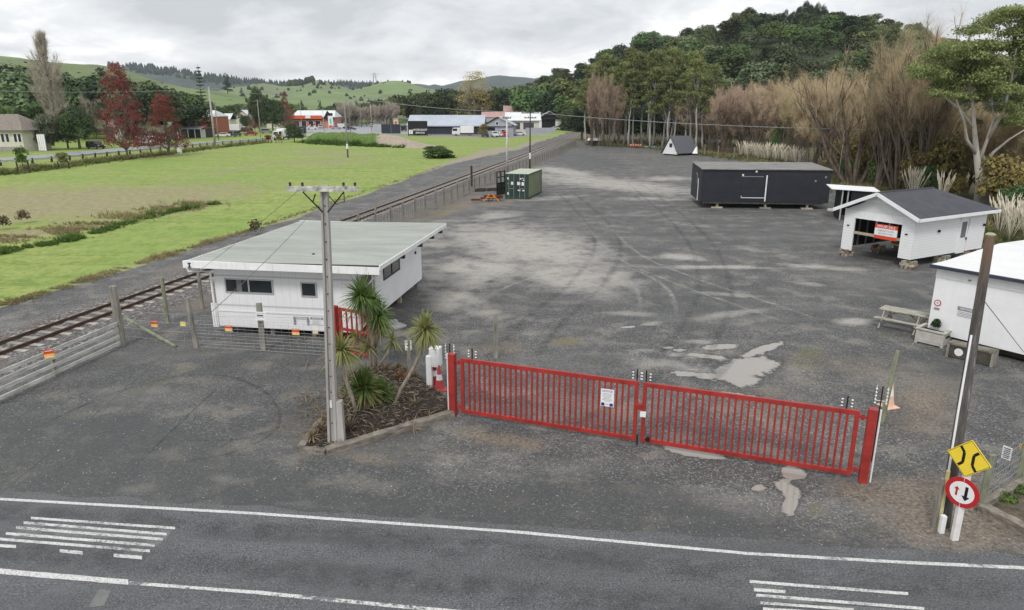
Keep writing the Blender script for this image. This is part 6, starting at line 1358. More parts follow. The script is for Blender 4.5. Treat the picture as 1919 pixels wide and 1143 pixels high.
for i in range(64):
    px = -60 + i * 7 + rng.uniform(-5, 5); Y = rng.uniform(205, 330); yt = np.interp(px, [-60, 60, 130, 200, 260, 340, 400], [125, 128, 158, 140, 158, 180, 192]) + rng.uniform(-14, 14); b = Vector(((px - CX) / 1351 * Y, Y, 0)); plant(BUSH[rng.choice((0, 1, 2, 4, 3))], 'roadside_tree', 'mixed green tree on the slope behind the tiled house', 'tree', b, D(px, yt, Y).z, 'mixed trees on the slope behind the tiled house', None, rng.uniform(.8, 1.2), rng, parts=False)
for i, (px, yt) in enumerate(((-8, 96), (8, 108), (22, 116), (38, 122), (52, 128), (-25, 104), (196, 124), (205, 122))): Y = 225 + i * 6 if i < 6 else 330; plant(PINE[i % 2], 'dark_pine', 'dark ragged pine in the group at the left edge' if i < 6 else 'dark pine peeping out behind the tall red tree', 'pine tree', Vector(((px - CX) / 1351 * Y, Y, 0)), D(px, yt, Y).z, 'dark pines at the left edge' if i < 6 else 'dark pines behind the tall red tree', None, 1.0, rng)
plant(POPL, 'bare_poplar', 'very tall pale leafless poplar at the left behind the tiled house', 'poplar', Vector(((98 - CX) / 1351 * 195, 195, 0)), D(98, 66, 195).z, None, 0, 1.05)
for i, (px, yt, hh) in enumerate(((150, 190, 0), (172, 184, 0), (140, 178, 0))): plant(BARE[i], 'pale_bare_tree', 'pale leafless tree between the bare poplar and the tall red tree', 'tree', Vector(((px - CX) / 1351 * 215, 215, 0)), D(px, yt, 215).z, 'pale bare trees left of the tall red tree', None, 1, rng, cm=TW_PALE)
tree_at(REDT[0], 'red_maple', 'taller dark red autumn tree on the field edge by the guard rail', 'maple', 240, 298, 120, 100, 11.5); tree_at(REDT[1], 'red_maple', 'smaller rust red autumn tree right of the taller red tree', 'maple', 315, 291, 178, 80, 11.5, cm=L_RED)
for k, (x, yb, yt, w, pr, cm, lb) in enumerate(((150, 279, 198, 72, DENSE[0], L_MID, 'big dark green round tree left of the black parked car'), (88, 281, 214, 50, DENSE[1], L_GG, 'grey green bushy tree beside the white gate panel'), (128, 278, 205, 50, DENSE[1], None, 'green round tree between the grey green tree and dark tree'), (50, 272, 204, 30, DENSE[0], None, 'dark narrow evergreen right of the tiled roof'), (22, 268, 200, 46, DENSE[1], L_BR, 'bright green fluffy tree above the tiled roof'), (487, 247, 163, 40, DENSE[0], None, 'tall dark evergreen left half of the pair by the road'), (512, 248, 180, 44, DENSE[0], None, 'lower dark evergreen right half of the pair by the road'), (552, 266, 232, 34, DENSE[1], None, 'small round dark green tree on the lawn near the truck'), (905, 256, 232, 19, DENSE[1], L_OL, 'small olive tree in front of the metal clad shed'), (1015, 240, 222, 20, DENSE[0], None, 'dark bush beside the open barn'), (460, 243, 214, 22, DENSE[0], None, 'dark bush beside the small cream house'))): tree_at(pr, 'evergreen_tree', lb, 'tree', x, yb, yt, w, 6.8, cm=cm)
for k, (x, yb, yt, w, lb, cm) in enumerate(((478, 247, 192, 26, 'dark red autumn tree beside the pair of evergreens', L_RED), (538, 246, 172, 24, 'rust orange autumn tree right of the dark evergreens', L_RO), (548, 244, 205, 22, 'low rust coloured tree beside the service station', L_RO))): tree_at(REDT[1], 'autumn_tree', lb, 'tree', x, yb, yt, w, 11.5, cm=cm)
plant(p_norfolk(), 'norfolk_pine', 'tall layered symmetric pine rising over the shops', 'pine tree', Vector(((380 - CX) / 1351 * 350, 350, 0)), D(380, 120, 350).z, None, 0, 1)
plant(PINE[0], 'dark_pine', 'dark pine on the pasture slope right of the layered pine', 'pine tree', hA(430, .9) + Vector((0, 0, -1)), 20, None, 0, 1.3); plant(PINE[1], 'dark_pine', 'smaller dark pine below the forest ridge', 'pine tree', hA(456, .85) + Vector((0, 0, -1)), 9, None, 0, 1.6)
plant(p_red(91, L_YEL, 16, 7000), 'yellow_tree', 'tall pale yellow autumn tree above the sheds', 'tree', Vector(((889 - CX) / 1351 * 372, 372, 0)), D(889, 134, 372).z, None, 0, 1.45); plant(BARE[1], 'pale_bare_tree', 'pale grey bare tree under the yellow autumn tree', 'tree', Vector(((882 - CX) / 1351 * 385, 385, 0)), D(882, 164, 385).z, None, 0, 1.1, cm=TW_PALE)
# small shrubs and hedge in front
hb = P(820, 297); plant(DENSE[1], 'rounded_shrub', 'dense green dome shaped shrub lying in the field before the railway', 'shrub', hb + Vector((0, 1.5, -.6)), top(820, 300, 274) + .3, None, 0, 2.1, cm=leafmat('hedge_leaf', (.03, .062, .014), (.075, .13, .028), .2, .6, .8, .05))
# forest on the far ridge
def plantation():
    g = random.Random(8); mb = MB()
    for i in range(620):
        px = g.uniform(215, 745); t = g.uniform(.62, 1.02); p = hB(px, t); h = g.uniform(10, 17); w = h * .3; mb.lathe([(w, 0), (w * .6, h * .5), (.3, h)], 5, (p.x, p.y, p.z - 2))
    ob = mb.build('pine_plantation', M('plantation_pine', (.05, .07, .062), .95, .4, .03)); tag(ob, kind='stuff')
    mb = MB()
    for i in range(60): px = g.uniform(545, 590); p = hC(px, g.uniform(.93, 1.03)); h = g.uniform(10, 16); mb.lathe([(h * .3, 0), (h * .4, h * .4), (h * .2, h * .85), (.3, h)], 6, (p.x, p.y, p.z - 2))
    for i in range(260):
        px = g.uniform(440, 860); p = hC(px, g.uniform(.1, .9)); h = g.uniform(4, 9); h *= .7; mb.lathe([(h * .4, 0), (h * .5, h * .4), (h * .25, h * .85), (.2, h)], 6, (p.x, p.y, p.z - 1)) if mnoise.noise(p * .012) > .18 else None
    ob = mb.build('pasture_scrub', M('scrub_dark', (.035, .05, .028), .95, .4, .03)); tag(ob, kind='stuff')
plantation()
p = hC(705, 1.0); py = thing('lattice_pylon', 'small lattice transmission pylon on the green hilltop', 'pylon', p); mb = MB()
for s1 in (-1, 1):
    for s2 in (-1, 1): mb.beam((s1 * 4, s2 * 4, -2), (s1 * .8, s2 * .8, 22), .7, .7)
mb.build('tower', GALV, py); MB().beam((-8, 0, 19), (8, 0, 19), .7, .7).beam((-6, 0, 15), (6, 0, 15), .6, .6).build('arms', GALV, py)
# ------------------------------------------------------------------ town buildings, vehicles, guard rail
def gabled(name, label, xl, xr, yb, wall, ridge, wm, rm, depth=10, along=True, cat='building', rz=0.0, eave=.5, hip=0.0, base=0):
    """box with a pitched roof; its front spans photo columns xl..xr standing at row yb; along: ridge parallel to the front"""
    a, b = P(xl, yb), P(xr, yb); W = (b - a).length; t = thing(name, label, cat, a, rz)
    MB().box(0, W, 0, depth, 0, wall).build('walls', wm, t)
    if along:
        v = [(-eave, -eave, wall - .1), (W + eave, -eave, wall - .1), (W + eave, depth + eave, wall - .1), (-eave, depth + eave, wall - .1), (-eave + hip, depth / 2, ridge), (W + eave - hip, depth / 2, ridge)]
        f = [(0, 1, 5, 4), (2, 3, 4, 5), (1, 2, 5), (3, 0, 4), (0, 3, 2, 1)]
    else:
        v = [(-eave, -eave, wall - .1), (W / 2, -eave, ridge), (W + eave, -eave, wall - .1), (-eave, depth + eave, wall - .1), (W / 2, depth + eave, ridge), (W + eave, depth + eave, wall - .1)]
        f = [(0, 1, 4, 3), (1, 2, 5, 4), (0, 3, 5, 2)]
        MB().prism([(0, .0, wall), (W, .0, wall), (W / 2, .0, ridge - (ridge - wall) * eave * 2 / W)], (0, .2, 0)).build('gable', wm, t)
    v2 = v + [(x, y, z + .12) for x, y, z in v]; n = len(v); MB().add(v2, [tuple(i + n for i in q) for q in f[:-1]] + f[-1:] + [q[::-1] for q in f[:-1]]).build('roof', rm, t)
    return t, W
def opening(t, x0, x1, z0, z1, mat=None, nm='window', y=0, frame=None):
    w = MB().box(x0, x1, y - .08, y - .003, z0, z1).build(nm, frame or SW, t); m = .12; MB().box(x0 + m, x1 - m, y - .1, y - .081, z0 + m, z1 - m).build('pane', mat or GL, w); return w
NAVY = M('navy_iron_wall', (.028, .034, .046), .6, .3, 1, streak=.2); GREYR = M('pale_grey_iron_roof', (.40, .44, .50), .55, .1, .3); BRICK = M('red_brick', (.34, .12, .075), .9, .2, 2); REDR = M('red_iron_roof', (.36, .085, .06), .6, .2, .6)
CREAM = M('cream_wall', (.58, .55, .47), .8, .1, 1); TILE = M('mottled_tiles', (.22, .19, .165), .95, .4, 2.5, stretch=(1, 1, 3)); WROOF = M('white_iron_roof', (.66, .68, .68), .6, .1, .5); GRW = M('grey_wall', (.34, .36, .40), .8, .1, 1); ORNG = M('station_orange', (.60, .10, .035), .5, .15, 1); PINKR = M('faded_red_roof', (.42, .26, .24), .8, .15, .5)
t, W = gabled('tiled_house', 'cream house with a mottled tiled hip roof at the left edge', -70, 47, 284, 4.4, 7.6, CREAM, TILE, 9, True, 'house', 0, .9, 4.0)
for x in (W - 4.6, W - 3.6, W - 1.9, W - 1.0): opening(t, x, x + .85, 1.9, 3.8)
MB().box(0, W, -.12, -.005, 0, 1.0).build('plinth', M('grey_plinth', (.30, .29, .27), .9), t)
o = thing('timber_wall', 'grey board fence between the tiled house and the white gate panel', 'fence', P(50, 281)); MB().box(0, 3.0, 0, .15, 0, 2.3).build('boards', TIMB, o)
o = thing('driveway_gate', 'white boarded gate leaf standing right of the tiled house', 'gate', P(73, 283)); g = MB()
for k in range(4): MB().box(.05 + k * .42, .40 + k * .42, 0, .08, .1, 3.5).build('board', WHITE, o)
MB().box(0, 1.75, .09, .16, .0, 3.6).build('frame', SG, o)
t, W = gabled('brick_building', 'red brick building with a white curved parapet beside the main road', 352, 400, 256, 6.4, 8.2, BRICK, WROOF, 14, True, 'building', 0, .2, 1.2)
MB().box(W * .55, W * .92, -.1, -.003, 5.0, 5.9).build('sign_band', M('brick_sign_band', (.50, .30, .22), .7), t)
t, W = gabled('verandah_shop', 'low shop with a red iron roof and blue grey verandah left of the brick building', 322, 386, 258, 2.9, 6.0, M('shop_dark_wall', (.05, .05, .05), .8), REDR, 8, True, 'building', 0, .3, .6)
MB().prism([(W * .35, -3, 2.7), (W, -3, 2.7), (W, 0, 3.4), (W * .35, 0, 3.4)], (0, 0, .12)).build('verandah_roof', GREYR, t)
for x in (W * .38, W * .6, W * .8, W * .98): MB().box(x, x + .15, -2.9, -2.75, 0, 2.7).build('verandah_post', SW, t)
for x in (W * .3, W * .52, W * .72): MB().beam((x, -.2, 3.0), (x - .5, 4, 6.1), .3, .2).build('white_ridge_rib', SW, t)
MB().box(W * .86, W, -.2, -.01, 0, 2.6).build('white_end_wall', WHITE, t)
gabled('cream_cottage', 'small cream cottage with a white roof beyond the campervan', 444, 468, 238, 5, 8.2, CREAM, WROOF, 8, False, 'house', 0, .6)
# service station
t, W = gabled('service_station', 'service station shop with a white roof and orange red fascia', 548, 628, 239.5, 5.0, 8.0, M('station_wall', (.42, .20, .16), .7, .2, .5), WROOF, 14, True, 'building', 0, .4, 1.5)
MB().box(-.4, W * .72, -1.2, -.6, 4.2, 5.8).build('orange_fascia', ORNG, t); MB().box(-.4, W * .72, -.58, -.2, 3.6, 4.25).build('soffit', M('dark_red_soffit', (.16, .03, .02), .8), t); MB().prism([(W * .74, -1.0, 4.0), (W + .6, -1.0, 4.0), (W * .85, -1.0, 8.0)], (0, .4, 0)).build('dark_gable', SK, t)
for k in range(4): opening(t, 1 + k * 3.4, 3.6 + k * 3.4, .4, 3.4, None, 'shop_window', -.05)
MB().box(W * .34, W * .46, -1.35, -1.22, 4.5, 6.0).build('round_sign_panel', SW, t)
o = thing('price_sign', 'tall white and green price sign in front of the service station', 'sign', P(616, 241.5)); MB().box(0, 2.2, 0, .4, 0, 7.0).build('pylon_body', SW, o); MB().box(.0, 2.2, -.05, -.005, 5.8, 7.0).build('dark_header', SK, o); MB().box(.7, 1.5, -.05, -.005, 2.2, 4.6).build('green_panel', M('sign_green', (.10, .55, .38), .5), o); MB().box(.2, 2.0, -.05, -.005, .2, 1.6).build('orange_panel', ORNG, o)
for k, x in enumerate((578, 588, 596)): o = thing('fuel_pump', 'red and white fuel pump standing on the station forecourt', 'fuel pump', P(x, 240.5), 0, 'fuel pumps on the forecourt'); MB().box(0, .9, 0, .6, 0, 2.0).build('cabinet', SW, o); MB().box(0, .9, -.02, -.003, 1.3, 2.0).build('red_head', SR, o)
# sheds
t, W = gabled('metal_shed', 'long dark metal clad shed with a pale grey roof beyond the field', 766, 905, 253, 3.2, 6.6, NAVY, GREYR, 14, True, 'shed', R(-2), .6, 0)
for x in (W * .27, W * .43, W * .60): MB().obox((x, 3.6, 4.95), (1.0, .9, .08), 0, R(24)).build('skylight', SW, t)
MB().box(W * .2, W, -.1, -.003, .0, .35).build('concrete_base', M('pale_gravel', (.26, .25, .23)), t)
MB().box(1.0, W, -.64, -.6, 2.95, 3.25).build('gutter', GREYR, t)
for x in (1.8, 3.1): MB().box(x, x + .9, -.12, -.003, 2.5, 3.0).build('high_window', SW, t)
o = thing('banner_board', 'black hoarding with large white lettering on the left end of the metal shed', 'hoarding', P(765, 254.5)); MB().box(0, 6.6, 0, .2, .2, 4.9).build('board', SK, o); MB().box(.3, .9, -.04, -.003, .6, 2.0).build('white_figure', SW, o); MB().box(1.05, 1.6, -.04, -.003, .6, 2.0).build('white_figure', SW, o)
text('WORKSHOP', .95, (4.1, -.02, 1.95), SW, o, sx=.9); text('SERVICES', .8, (4.1, -.02, 1.0), SW, o, sx=.95)
for x in (0.0, 3.2, 6.4): MB().box(x, x + .2, .0, .2, 0, .2).build('foot', SK, o)
o = thing('dark_panel_fence', 'dark panel fence on the lawn left of the metal shed', 'fence', P(715, 250.5)); MB().box(0, 3.5, 0, .2, .1, 3.4).box(3.6, 7.0, 0, .2, .1, 3.4).build('panels', NAVY, o); MB().box(3.5, 3.6, -.05, .25, 0, 3.5).build('post', SG, o)
o = thing('pale_board_fence', 'pale grey board fence running back from the dark panel fence', 'fence', P(700, 247), R(-14)); MB().box(0, 3.6, 0, .15, 0, 3.0).build('boards', M('pale_boards', (.38, .39, .40), .8, .2, 2), o)
o = thing('small_kiosk', 'tiny white kiosk with an orange top behind the dark panel fence', 'kiosk', P(738, 240)); MB().box(0, 2.1, 0, 2, 0, 4.1).build('body', CREAM, o); MB().box(-.2, 2.3, -.2, 2.2, 4.1, 4.5).build('roof', PINKR, o); MB().box(.5, 1.6, -.05, -.003, 1.9, 3.2).build('hatch', SRO, o)
t, W = gabled('gabled_grey_house', 'grey gabled building with a small dark gable window right of the metal shed', 905, 962, 255, 3.4, 6.2, GRW, GREYR, 14, False, 'building', R(-4), .6)
opening(t, W * .42, W * .52, 3.6, 4.7); MB().box(W * .08, W * .4, -.05, -.003, 1.8, 2.9).build('shop_opening', SK, t); opening(t, W * .6, W * .75, .9, 2.2)
gabled('faded_roof_shed', 'shed with a faded red roof behind the white roofed building', 903, 950, 242, 5.2, 7.4, GRW, PINKR, 10, True, 'shed', 0, .3)
t, W = gabled('white_roof_building', 'long building with a white roof and dark glazed front behind the poles', 950, 1010, 247.5, 4.4, 7.4, CREAM, WROOF, 14, True, 'building', 0, .8)
opening(t, W * .15, W * .42, .9, 3.8, M('dark_frame', (.06, .06, .065))); opening(t, W * .5, W * .85, .9, 3.8, M('dark_frame', (.06, .06, .065)))
gabled('red_roof_shed', 'low shed with a faded reddish roof furthest back of the sheds', 945, 1003, 240, 7.0, 10.2, CREAM, PINKR, 12, True, 'shed', 0, .5)
t, W = gabled('open_barn', 'open fronted barn with interior shade painted black and a white side wall at the field end', 1008, 1052, 242, 4.6, 7.8, SK, WROOF, 16, False, 'barn', 0, 1.2)  # closed walls painted black to stand for the shade of the open interior
MB().box(W * .74, W, -.4, -.02, 0, 4.4).build('white_wall', WHITE, t); MB().box(0, W * .16, -.3, -.02, 0, 4.4).build('white_pier', WHITE, t); MB().beam((-.9, -1.0, 4.5), (W / 2, -1.0, 7.7), .2, .35).beam((W + .9, -1.0, 4.5), (W / 2, -1.0, 7.7), .2, .35).build('barge', M('grey_wall', (.34, .36, .4)), t)
o = thing('grey_yard_wall', 'long grey wall on the grass before the open barn', 'wall', P(985, 249), R(6)); MB().box(0, 11.5, 0, .3, 0, 1.9).build('wall', GRW, o)
o = thing('white_box_sign', 'white square box on a thin post beside the smaller red tree', 'sign', P(337, 287)); MB().box(-.45, .45, -.1, .1, 0, 1.3).build('box', SW, o); MB().tube([(.1, 0, 1.3), (.1, 0, 4.3)], .1, 6).build('post', SW, o)
# guard rail
def guard_rail():
    pts = [P(-260, 322), P(0, 311), P(60, 307), P(130, 301), P(200, 294), P(300, 284), P(400, 273), P(480, 266.5), P(525, 262)]; o0 = pts[0]; t = thing('guard_rail', 'long dark posted guard rail along the near edge of the main road', 'guard rail', o0)
    mb = MB(); 
    for a, b in zip(pts[:-1], pts[1:]): mb.beam(a - o0 + Vector((0, 0, .72)), b - o0 + Vector((0, 0, .72)), .12, .32)
    mb.build('beam', M('rail_steel', (.42, .43, .42), .6, .2, 1), t); pm = MB().box(-.12, .12, .05, .35, 0, .95); first = None; n = 0
    for a, b in zip(pts[:-1], pts[1:]):
        L = (b - a).length; k = max(1, int(L / 3.2))
        for i in range(k):
            p = a.lerp(b, i / k) - o0; n += 1
            if n > 98: break
            if first is None: first = c = pm.build('post', DKT, t)
            else: c = first.copy(); COL.objects.link(c)
            c.location = p
guard_rail()
# ------------------------------------------------------------------ vehicles
TYRE = M('tyre', (.015, .015, .016), .8); 
def car(label, x, yb, rz, col, kind='suv', cat='car', spare=False, name='parked_car', L=None, z=0.03):
    mat = col if not isinstance(col, tuple) else M('car_paint_%d%d%d' % tuple(int(c * 999) for c in col), col, .3, .05, 2, spec=.5)
    p = P(x, yb); p.z = z; t = thing(name, label, cat, p, rz); w = 1.8
    prof = {'suv': [(-2.25, .35), (2.25, .35), (2.3, .95), (1.35, 1.08), (.85, 1.68), (-1.9, 1.72), (-2.25, 1.1)], 'sedan': [(-2.25, .3), (2.2, .3), (2.3, .75), (1.25, .92), (.55, 1.38), (-.95, 1.40), (-1.7, .98), (-2.3, .92)],
            'van': [(-2.5, .4), (2.5, .4), (2.6, 1.1), (2.2, 1.35), (1.7, 2.2), (-2.5, 2.25)], 'ute': [(-2.5, .5), (2.4, .5), (2.45, 1.0), (1.5, 1.15), (1.0, 1.75), (-.35, 1.75), (-.5, 1.1), (-2.5, 1.1)], 'truck': [(1.0, .5), (3.6, .5), (3.7, 1.5), (3.4, 2.6), (1.0, 2.7)]}[kind]
    MB().prism([(a, -w / 2, b) for a, b in prof], (0, w, 0)).build('body', mat, t, bevel=.04)
    gl = {'suv': [(-1.75, 1.12), (1.2, 1.12), (.78, 1.58), (-1.7, 1.6)], 'sedan': [(-1.5, .98), (1.0, .95), (.48, 1.3), (-.9, 1.32)], 'van': [(.6, 1.35), (2.15, 1.35), (1.65, 2.05), (.6, 2.08)], 'ute': [(-.35, 1.18), (1.35, 1.18), (.95, 1.65), (-.3, 1.65)], 'truck': [(1.9, 1.6), (3.5, 1.6), (3.35, 2.4), (1.9, 2.4)]}[kind]
    for s in (-1, 1): MB().prism([(a, s * (w / 2 + .012), b) for a, b in gl], (0, -s * .02, 0)).build('side_window', GL, t)
    fx = {'suv': (1.32, 1.14, .9, 1.6), 'sedan': (1.16, .97, .6, 1.33), 'van': (2.2, 1.45, 1.8, 2.1), 'ute': (1.46, 1.2, 1.04, 1.68), 'truck': (3.72, 1.55, 3.45, 2.4)}[kind]
    MB().add([(fx[0] + .03, -.75, fx[1]), (fx[0] + .03, .75, fx[1]), (fx[2] + .05, .68, fx[3]), (fx[2] + .05, -.68, fx[3])], [(0, 1, 2, 3)]).build('windscreen', GL, t)
    bx = prof[0][0]
    if kind in ('suv', 'van'): MB().box(bx - .02, bx + .02, -.65, .65, 1.15, 1.55).build('rear_window', GL, t)
    ax = (-1.4, 1.45) if kind != 'truck' else (-2.2, 2.4)
    for x_ in ax:
        for s in (-1, 1): q = MB().tube([(x_, s * (w / 2 - .18), .36), (x_, s * (w / 2 + .03), .36)], .36, 14).build('wheel', TYRE, t); MB().tube([(x_, s * (w / 2 + .03), .36), (x_, s * (w / 2 + .045), .36)], .2, 10).build('rim', GALV, q)
    for s in (-1, 1):
        MB().box(prof[2][0] - .12, prof[2][0] + .03, s * .72 - .14, s * .72 + .14, prof[1][1] + .35, prof[1][1] + .5).build('headlight', SW, t); MB().box(bx - .03, bx + .06, s * .78 - .1, s * .78 + .1, .8, 1.05).build('tail_light', SR, t)
    if spare: q = MB().tube([(bx - .03, 0, .95), (bx - .25, 0, .95)], .4, 14).build('spare_wheel', TYRE, t); MB().tube([(bx - .25, 0, .95), (bx - .28, 0, .95)], .18, 10).build('spare_cover', SW, q)
    if kind == 'truck': MB().box(-3.6, .85, -1.15, 1.15, .95, 3.2).build('cargo_box', SW if not isinstance(col, tuple) or col[0] > .3 else M('dark_canvas', (.05, .055, .07), .7), t); MB().box(-3.5, 3.2, -.4, .4, .5, .9).build('chassis', SK, t)
    return t
BLKC = (.012, .013, .018); WHC = (.68, .69, .70)
car('black estate car parked on the road side left of the tall red tree', 180, 279, R(-28), BLKC, 'suv'); car('white low car on the main road by the tall concrete pole', 418, 257, R(200), WHC, 'sedan')
car('dark four wheel drive with a rear spare wheel behind the white low car', 441, 256, R(75), (.10, .11, .12), 'suv', spare=True); car('large white campervan parked beside the brick building', 436, 249, R(170), WHC, 'truck', 'van', name='campervan')
car('white truck cab seen left of the small round tree', 529, 262, R(-100), WHC, 'truck', 'truck', name='parked_truck'); car('dark covered truck behind the small round tree', 566, 256, R(-80), (.06, .065, .08), 'truck', 'truck', name='parked_truck')
car('silver four wheel drive on the service station forecourt', 601, 240.5, R(-75), (.32, .33, .35), 'suv'); car('white van right of the station price sign', 643, 241, R(20), WHC, 'van', 'van', name='parked_van'); car('dark car furthest right at the service station', 652, 241.5, R(10), BLKC, 'sedan'); car('small purple blue car behind the bare field pole', 658, 243.5, R(0), (.05, .05, .16), 'sedan')
car('silver hatchback beyond the road near the dark treeline', 701, 238, R(30), (.35, .38, .40), 'suv'); car('dark van standing by the left end of the metal shed', 757, 246, R(90), BLKC, 'van', 'van', name='parked_van'); car('white box truck parked in front of the metal shed', 868, 254.5, R(180), WHC, 'truck', 'truck', name='box_truck')
car('dark utility parked under the small olive tree', 909, 257, R(100), (.03, .03, .03), 'ute'); car('white utility with its tray towards the lawn', 927, 257, R(-80), WHC, 'ute'); car('white small car between white utility and red car', 939, 256, R(-70), WHC, 'sedan'); car('bright red car beside the white concrete pole', 947, 256, R(-90), (.50, .02, .03), 'suv'); car('white car parked right of the white concrete pole', 973, 254, R(180), WHC, 'sedan')
car('white car parked beside the open barn', 1040, 243, R(180), WHC, 'sedan'); car('dark car half hidden between the tall and the small red tree', 300, 270, R(20), BLKC, 'sedan'); car('white van between the two red trees', 278, 272, R(20), WHC, 'van', 'van', name='parked_van')
car('red hatchback on the road between the large evergreen and the campervan', 470, 254, R(190), (.30, .03, .03), 'sedan'); car('grey car on the road beside the brown hedge', 500, 250, R(15), (.20, .21, .22), 'suv'); car('white car parked before the service station fuel pumps', 585, 242.5, R(10), WHC, 'sedan'); car('silver car at the edge of the forecourt', 630, 242, R(20), (.34, .35, .36), 'sedan')
for k, (x0, x1, y, lb) in enumerate(((455, 482, 249, 'low brown clipped hedge along the road beyond the campervan'), (60, 110, 276, 'low dark hedge behind the grey board fence'), (240, 300, 262, 'low dark hedge seen between the two red trees'))):
    a, b = P(x0, y), P(x1, y); L = (b - a).length; o = link('hedge', arrmesh('hedge', *leafball(random.Random(k), [((i * 1.4, 0, .8), (1.1, .9, 1.1)) for i in range(int(L / 1.4))], 1800, .2, shell=.7)), (M('brown_hedge_leaf', (.14, .10, .07), .9), L_DK, L_MID)[k]); o.location = a; tag(o, lb, 'hedge')
for k, (x0, x1, y, wl, rm, lb) in enumerate(((262, 292, 262, 4.2, WROOF, 'white roofed house glimpsed between the two red trees'), (206, 232, 262, 3.6, PINKR, 'pink roofed house glimpsed behind the tall red tree'), (636, 668, 236, 3.4, GREYR, 'grey roofed house behind the bare field pole'), (408, 432, 240, 4.0, WROOF, 'white roofed house behind the campervan'), (700, 724, 233, 3.6, PINKR, 'faded red roofed house behind the pale board fence'), (500, 524, 240, 3.6, WROOF, 'white roofed house half hidden by the dark evergreens'), (1058, 1078, 238, 3.0, WROOF, 'small white roofed house right of the open barn'))): gabled('distant_house', lb, x0, x1, y, wl, wl + 2.6, CREAM, rm, 8, True, 'house', 0, .4)
# staked saplings on the verge
for k, (x, yb, yt, lb) in enumerate(((120, 316, 284, 'staked sapling in front of the guard rail'), (45, 324, 272, 'bushy staked sapling at the left end of the verge'), (523, 268, 250, 'young staked sapling left of the small round tree'), (503, 267, 252, 'leftmost young sapling near the street pole'))):
    p = P(x, yb); h = top(x, yb, yt); o = thing('staked_sapling', lb, 'sapling', p)
    for s in (-1, 1): MB().box(s * .8 - .07, s * .8 + .07, -.07, .07, 0, h * .42).build('stake', DKT, o)
    MB().tube([(0, 0, 0), (0, 0, h * .8)], .07, 6, .03).build('trunk', BARK, o); link('crown', arrmesh('crown', *leafball(random.Random(k), [((0, 0, h * .45), (.75, .75, h * .25)), ((0, 0, h * .75), (.9, .9, h * .18))], 500, .16, shell=.3)), (L_OL, L_BR, L_OL, L_RED)[k] if k else leafmat('sapling_leaf', (.14, .15, .05), (.23, .24, .09)), o)
# ------------------------------------------------------------------ cabbage trees, flax, pampas, rough grass
def blades(g, n, L, w, center, spread_lo=-.5, spread_hi=1.4, droop=.5, seg=4, r0=.03):
    """sword leaves from one head: strips of seg quads that rise, arch over and taper"""
    az = g.random(n) * 2 * np.pi; el = spread_lo + (spread_hi - spread_lo) * g.random(n); Ln = L * (.7 + .45 * g.random(n)); dr = droop * (.5 + g.random(n)) * np.cos(np.clip(el, -.2, 1.5))
    V = []; d0 = np.stack([np.cos(az) * np.cos(el), np.sin(az) * np.cos(el), np.sin(el)], 1); side = np.stack([-np.sin(az), np.cos(az), np.zeros(n)], 1); tw = g.normal(size=n) * .5
    nrm = np.cross(d0, side); side = side * np.cos(tw)[:, None] + nrm * np.sin(tw)[:, None]
    for i in range(seg + 1):
        t = i / seg; p = np.array(center) + d0 * (r0 + Ln[:, None] * t) - np.array([0, 0, 1.]) * (dr * Ln * t * t)[:, None]; ww = w * (1 - t ** 2.2) * (.55 + .45 * min(1, t * 5)) + .001
        V += [p - side * ww, p + side * ww]
    V = np.stack(V, 1).reshape(-1, 3); k = (seg + 1) * 2; f = [[b * k + 2 * i, b * k + 2 * i + 1, b * k + 2 * i + 3, b * k + 2 * i + 2] for b in range(n) for i in range(seg)]
    return V, np.array(f)
CAB = leafmat('cabbage_leaf', (.06, .115, .026), (.15, .225, .065), .2, .45, 1.2, .0); CABY = leafmat('cabbage_leaf_yellow', (.17, .20, .06), (.33, .33, .13), .25, .45, 1.5, .0); CDEAD = leafmat('dead_cabbage_leaf', (.16, .115, .07), (.30, .235, .16), .2, .8, 2, .0)
CTR = M('cabbage_bark', (.25, .215, .175), .95, .35, 5, stretch=(3, 3, .8), bmp=.5)
def cabbage(label, base, trunk_px, heads, name='cabbage_tree', r=.085, cat='cabbage tree'):
    """trunk_px: photo points of the stem, heads: (x, y, leaf length, count, material, low angle)"""
    b = P(*base); t = thing(name, label, cat, b); g = np.random.default_rng(int(base[0])); Y = b.y
    for k, st in enumerate(trunk_px): MB().tube([D(x, y, Y) - b for x, y in st], r * (1 - .15 * k), 8, r * .8).build('trunk', CTR, t, smooth=True)
    for hx, hy, L, n, m, lo in heads:
        c = D(hx, hy, Y) - b; L *= 1.08; n = int(n * 1.3); v, f = blades(g, n, L, .024, tuple(c), lo, 1.45, .42); link('leaf_head', arrmesh('leaf_head', v, f), m, t)
        if lo > -.9 and L > .5: v, f = blades(g, int(n * .3), L * .8, .02, tuple(c - Vector((0, 0, .08))), -1.45, -.7, .1); link('dead_skirt', arrmesh('dead_skirt', v, f), CDEAD, t)
cabbage('tallest cabbage tree with two dark green heads in front of the office corner', (702, 700), [[(702, 704), (700, 660), (696, 610), (690, 585), (682, 562)], [(700, 650), (706, 618), (709, 592)], [(701, 700), (693, 660)]], [(678, 556, .80, 190, CAB, -.5), (694, 566, .62, 90, CAB, -.4), (708, 592, .66, 150, CAB, -.6), (712, 612, .5, 60, CABY, -.8)], r=.12)
cabbage('cabbage tree on a thin leaning stem beside the white box post', (735, 768), [[(735, 770), (752, 728), (775, 690), (790, 655), (797, 630)]], [(797, 618, .62, 150, CABY, -.8)], r=.06)
cabbage('short cabbage tree with yellow green head just right of the concrete pole', (672, 782), [[(672, 785), (660, 745), (646, 705), (641, 672)]], [(640, 656, .68, 120, CABY, -.9)], r=.07)
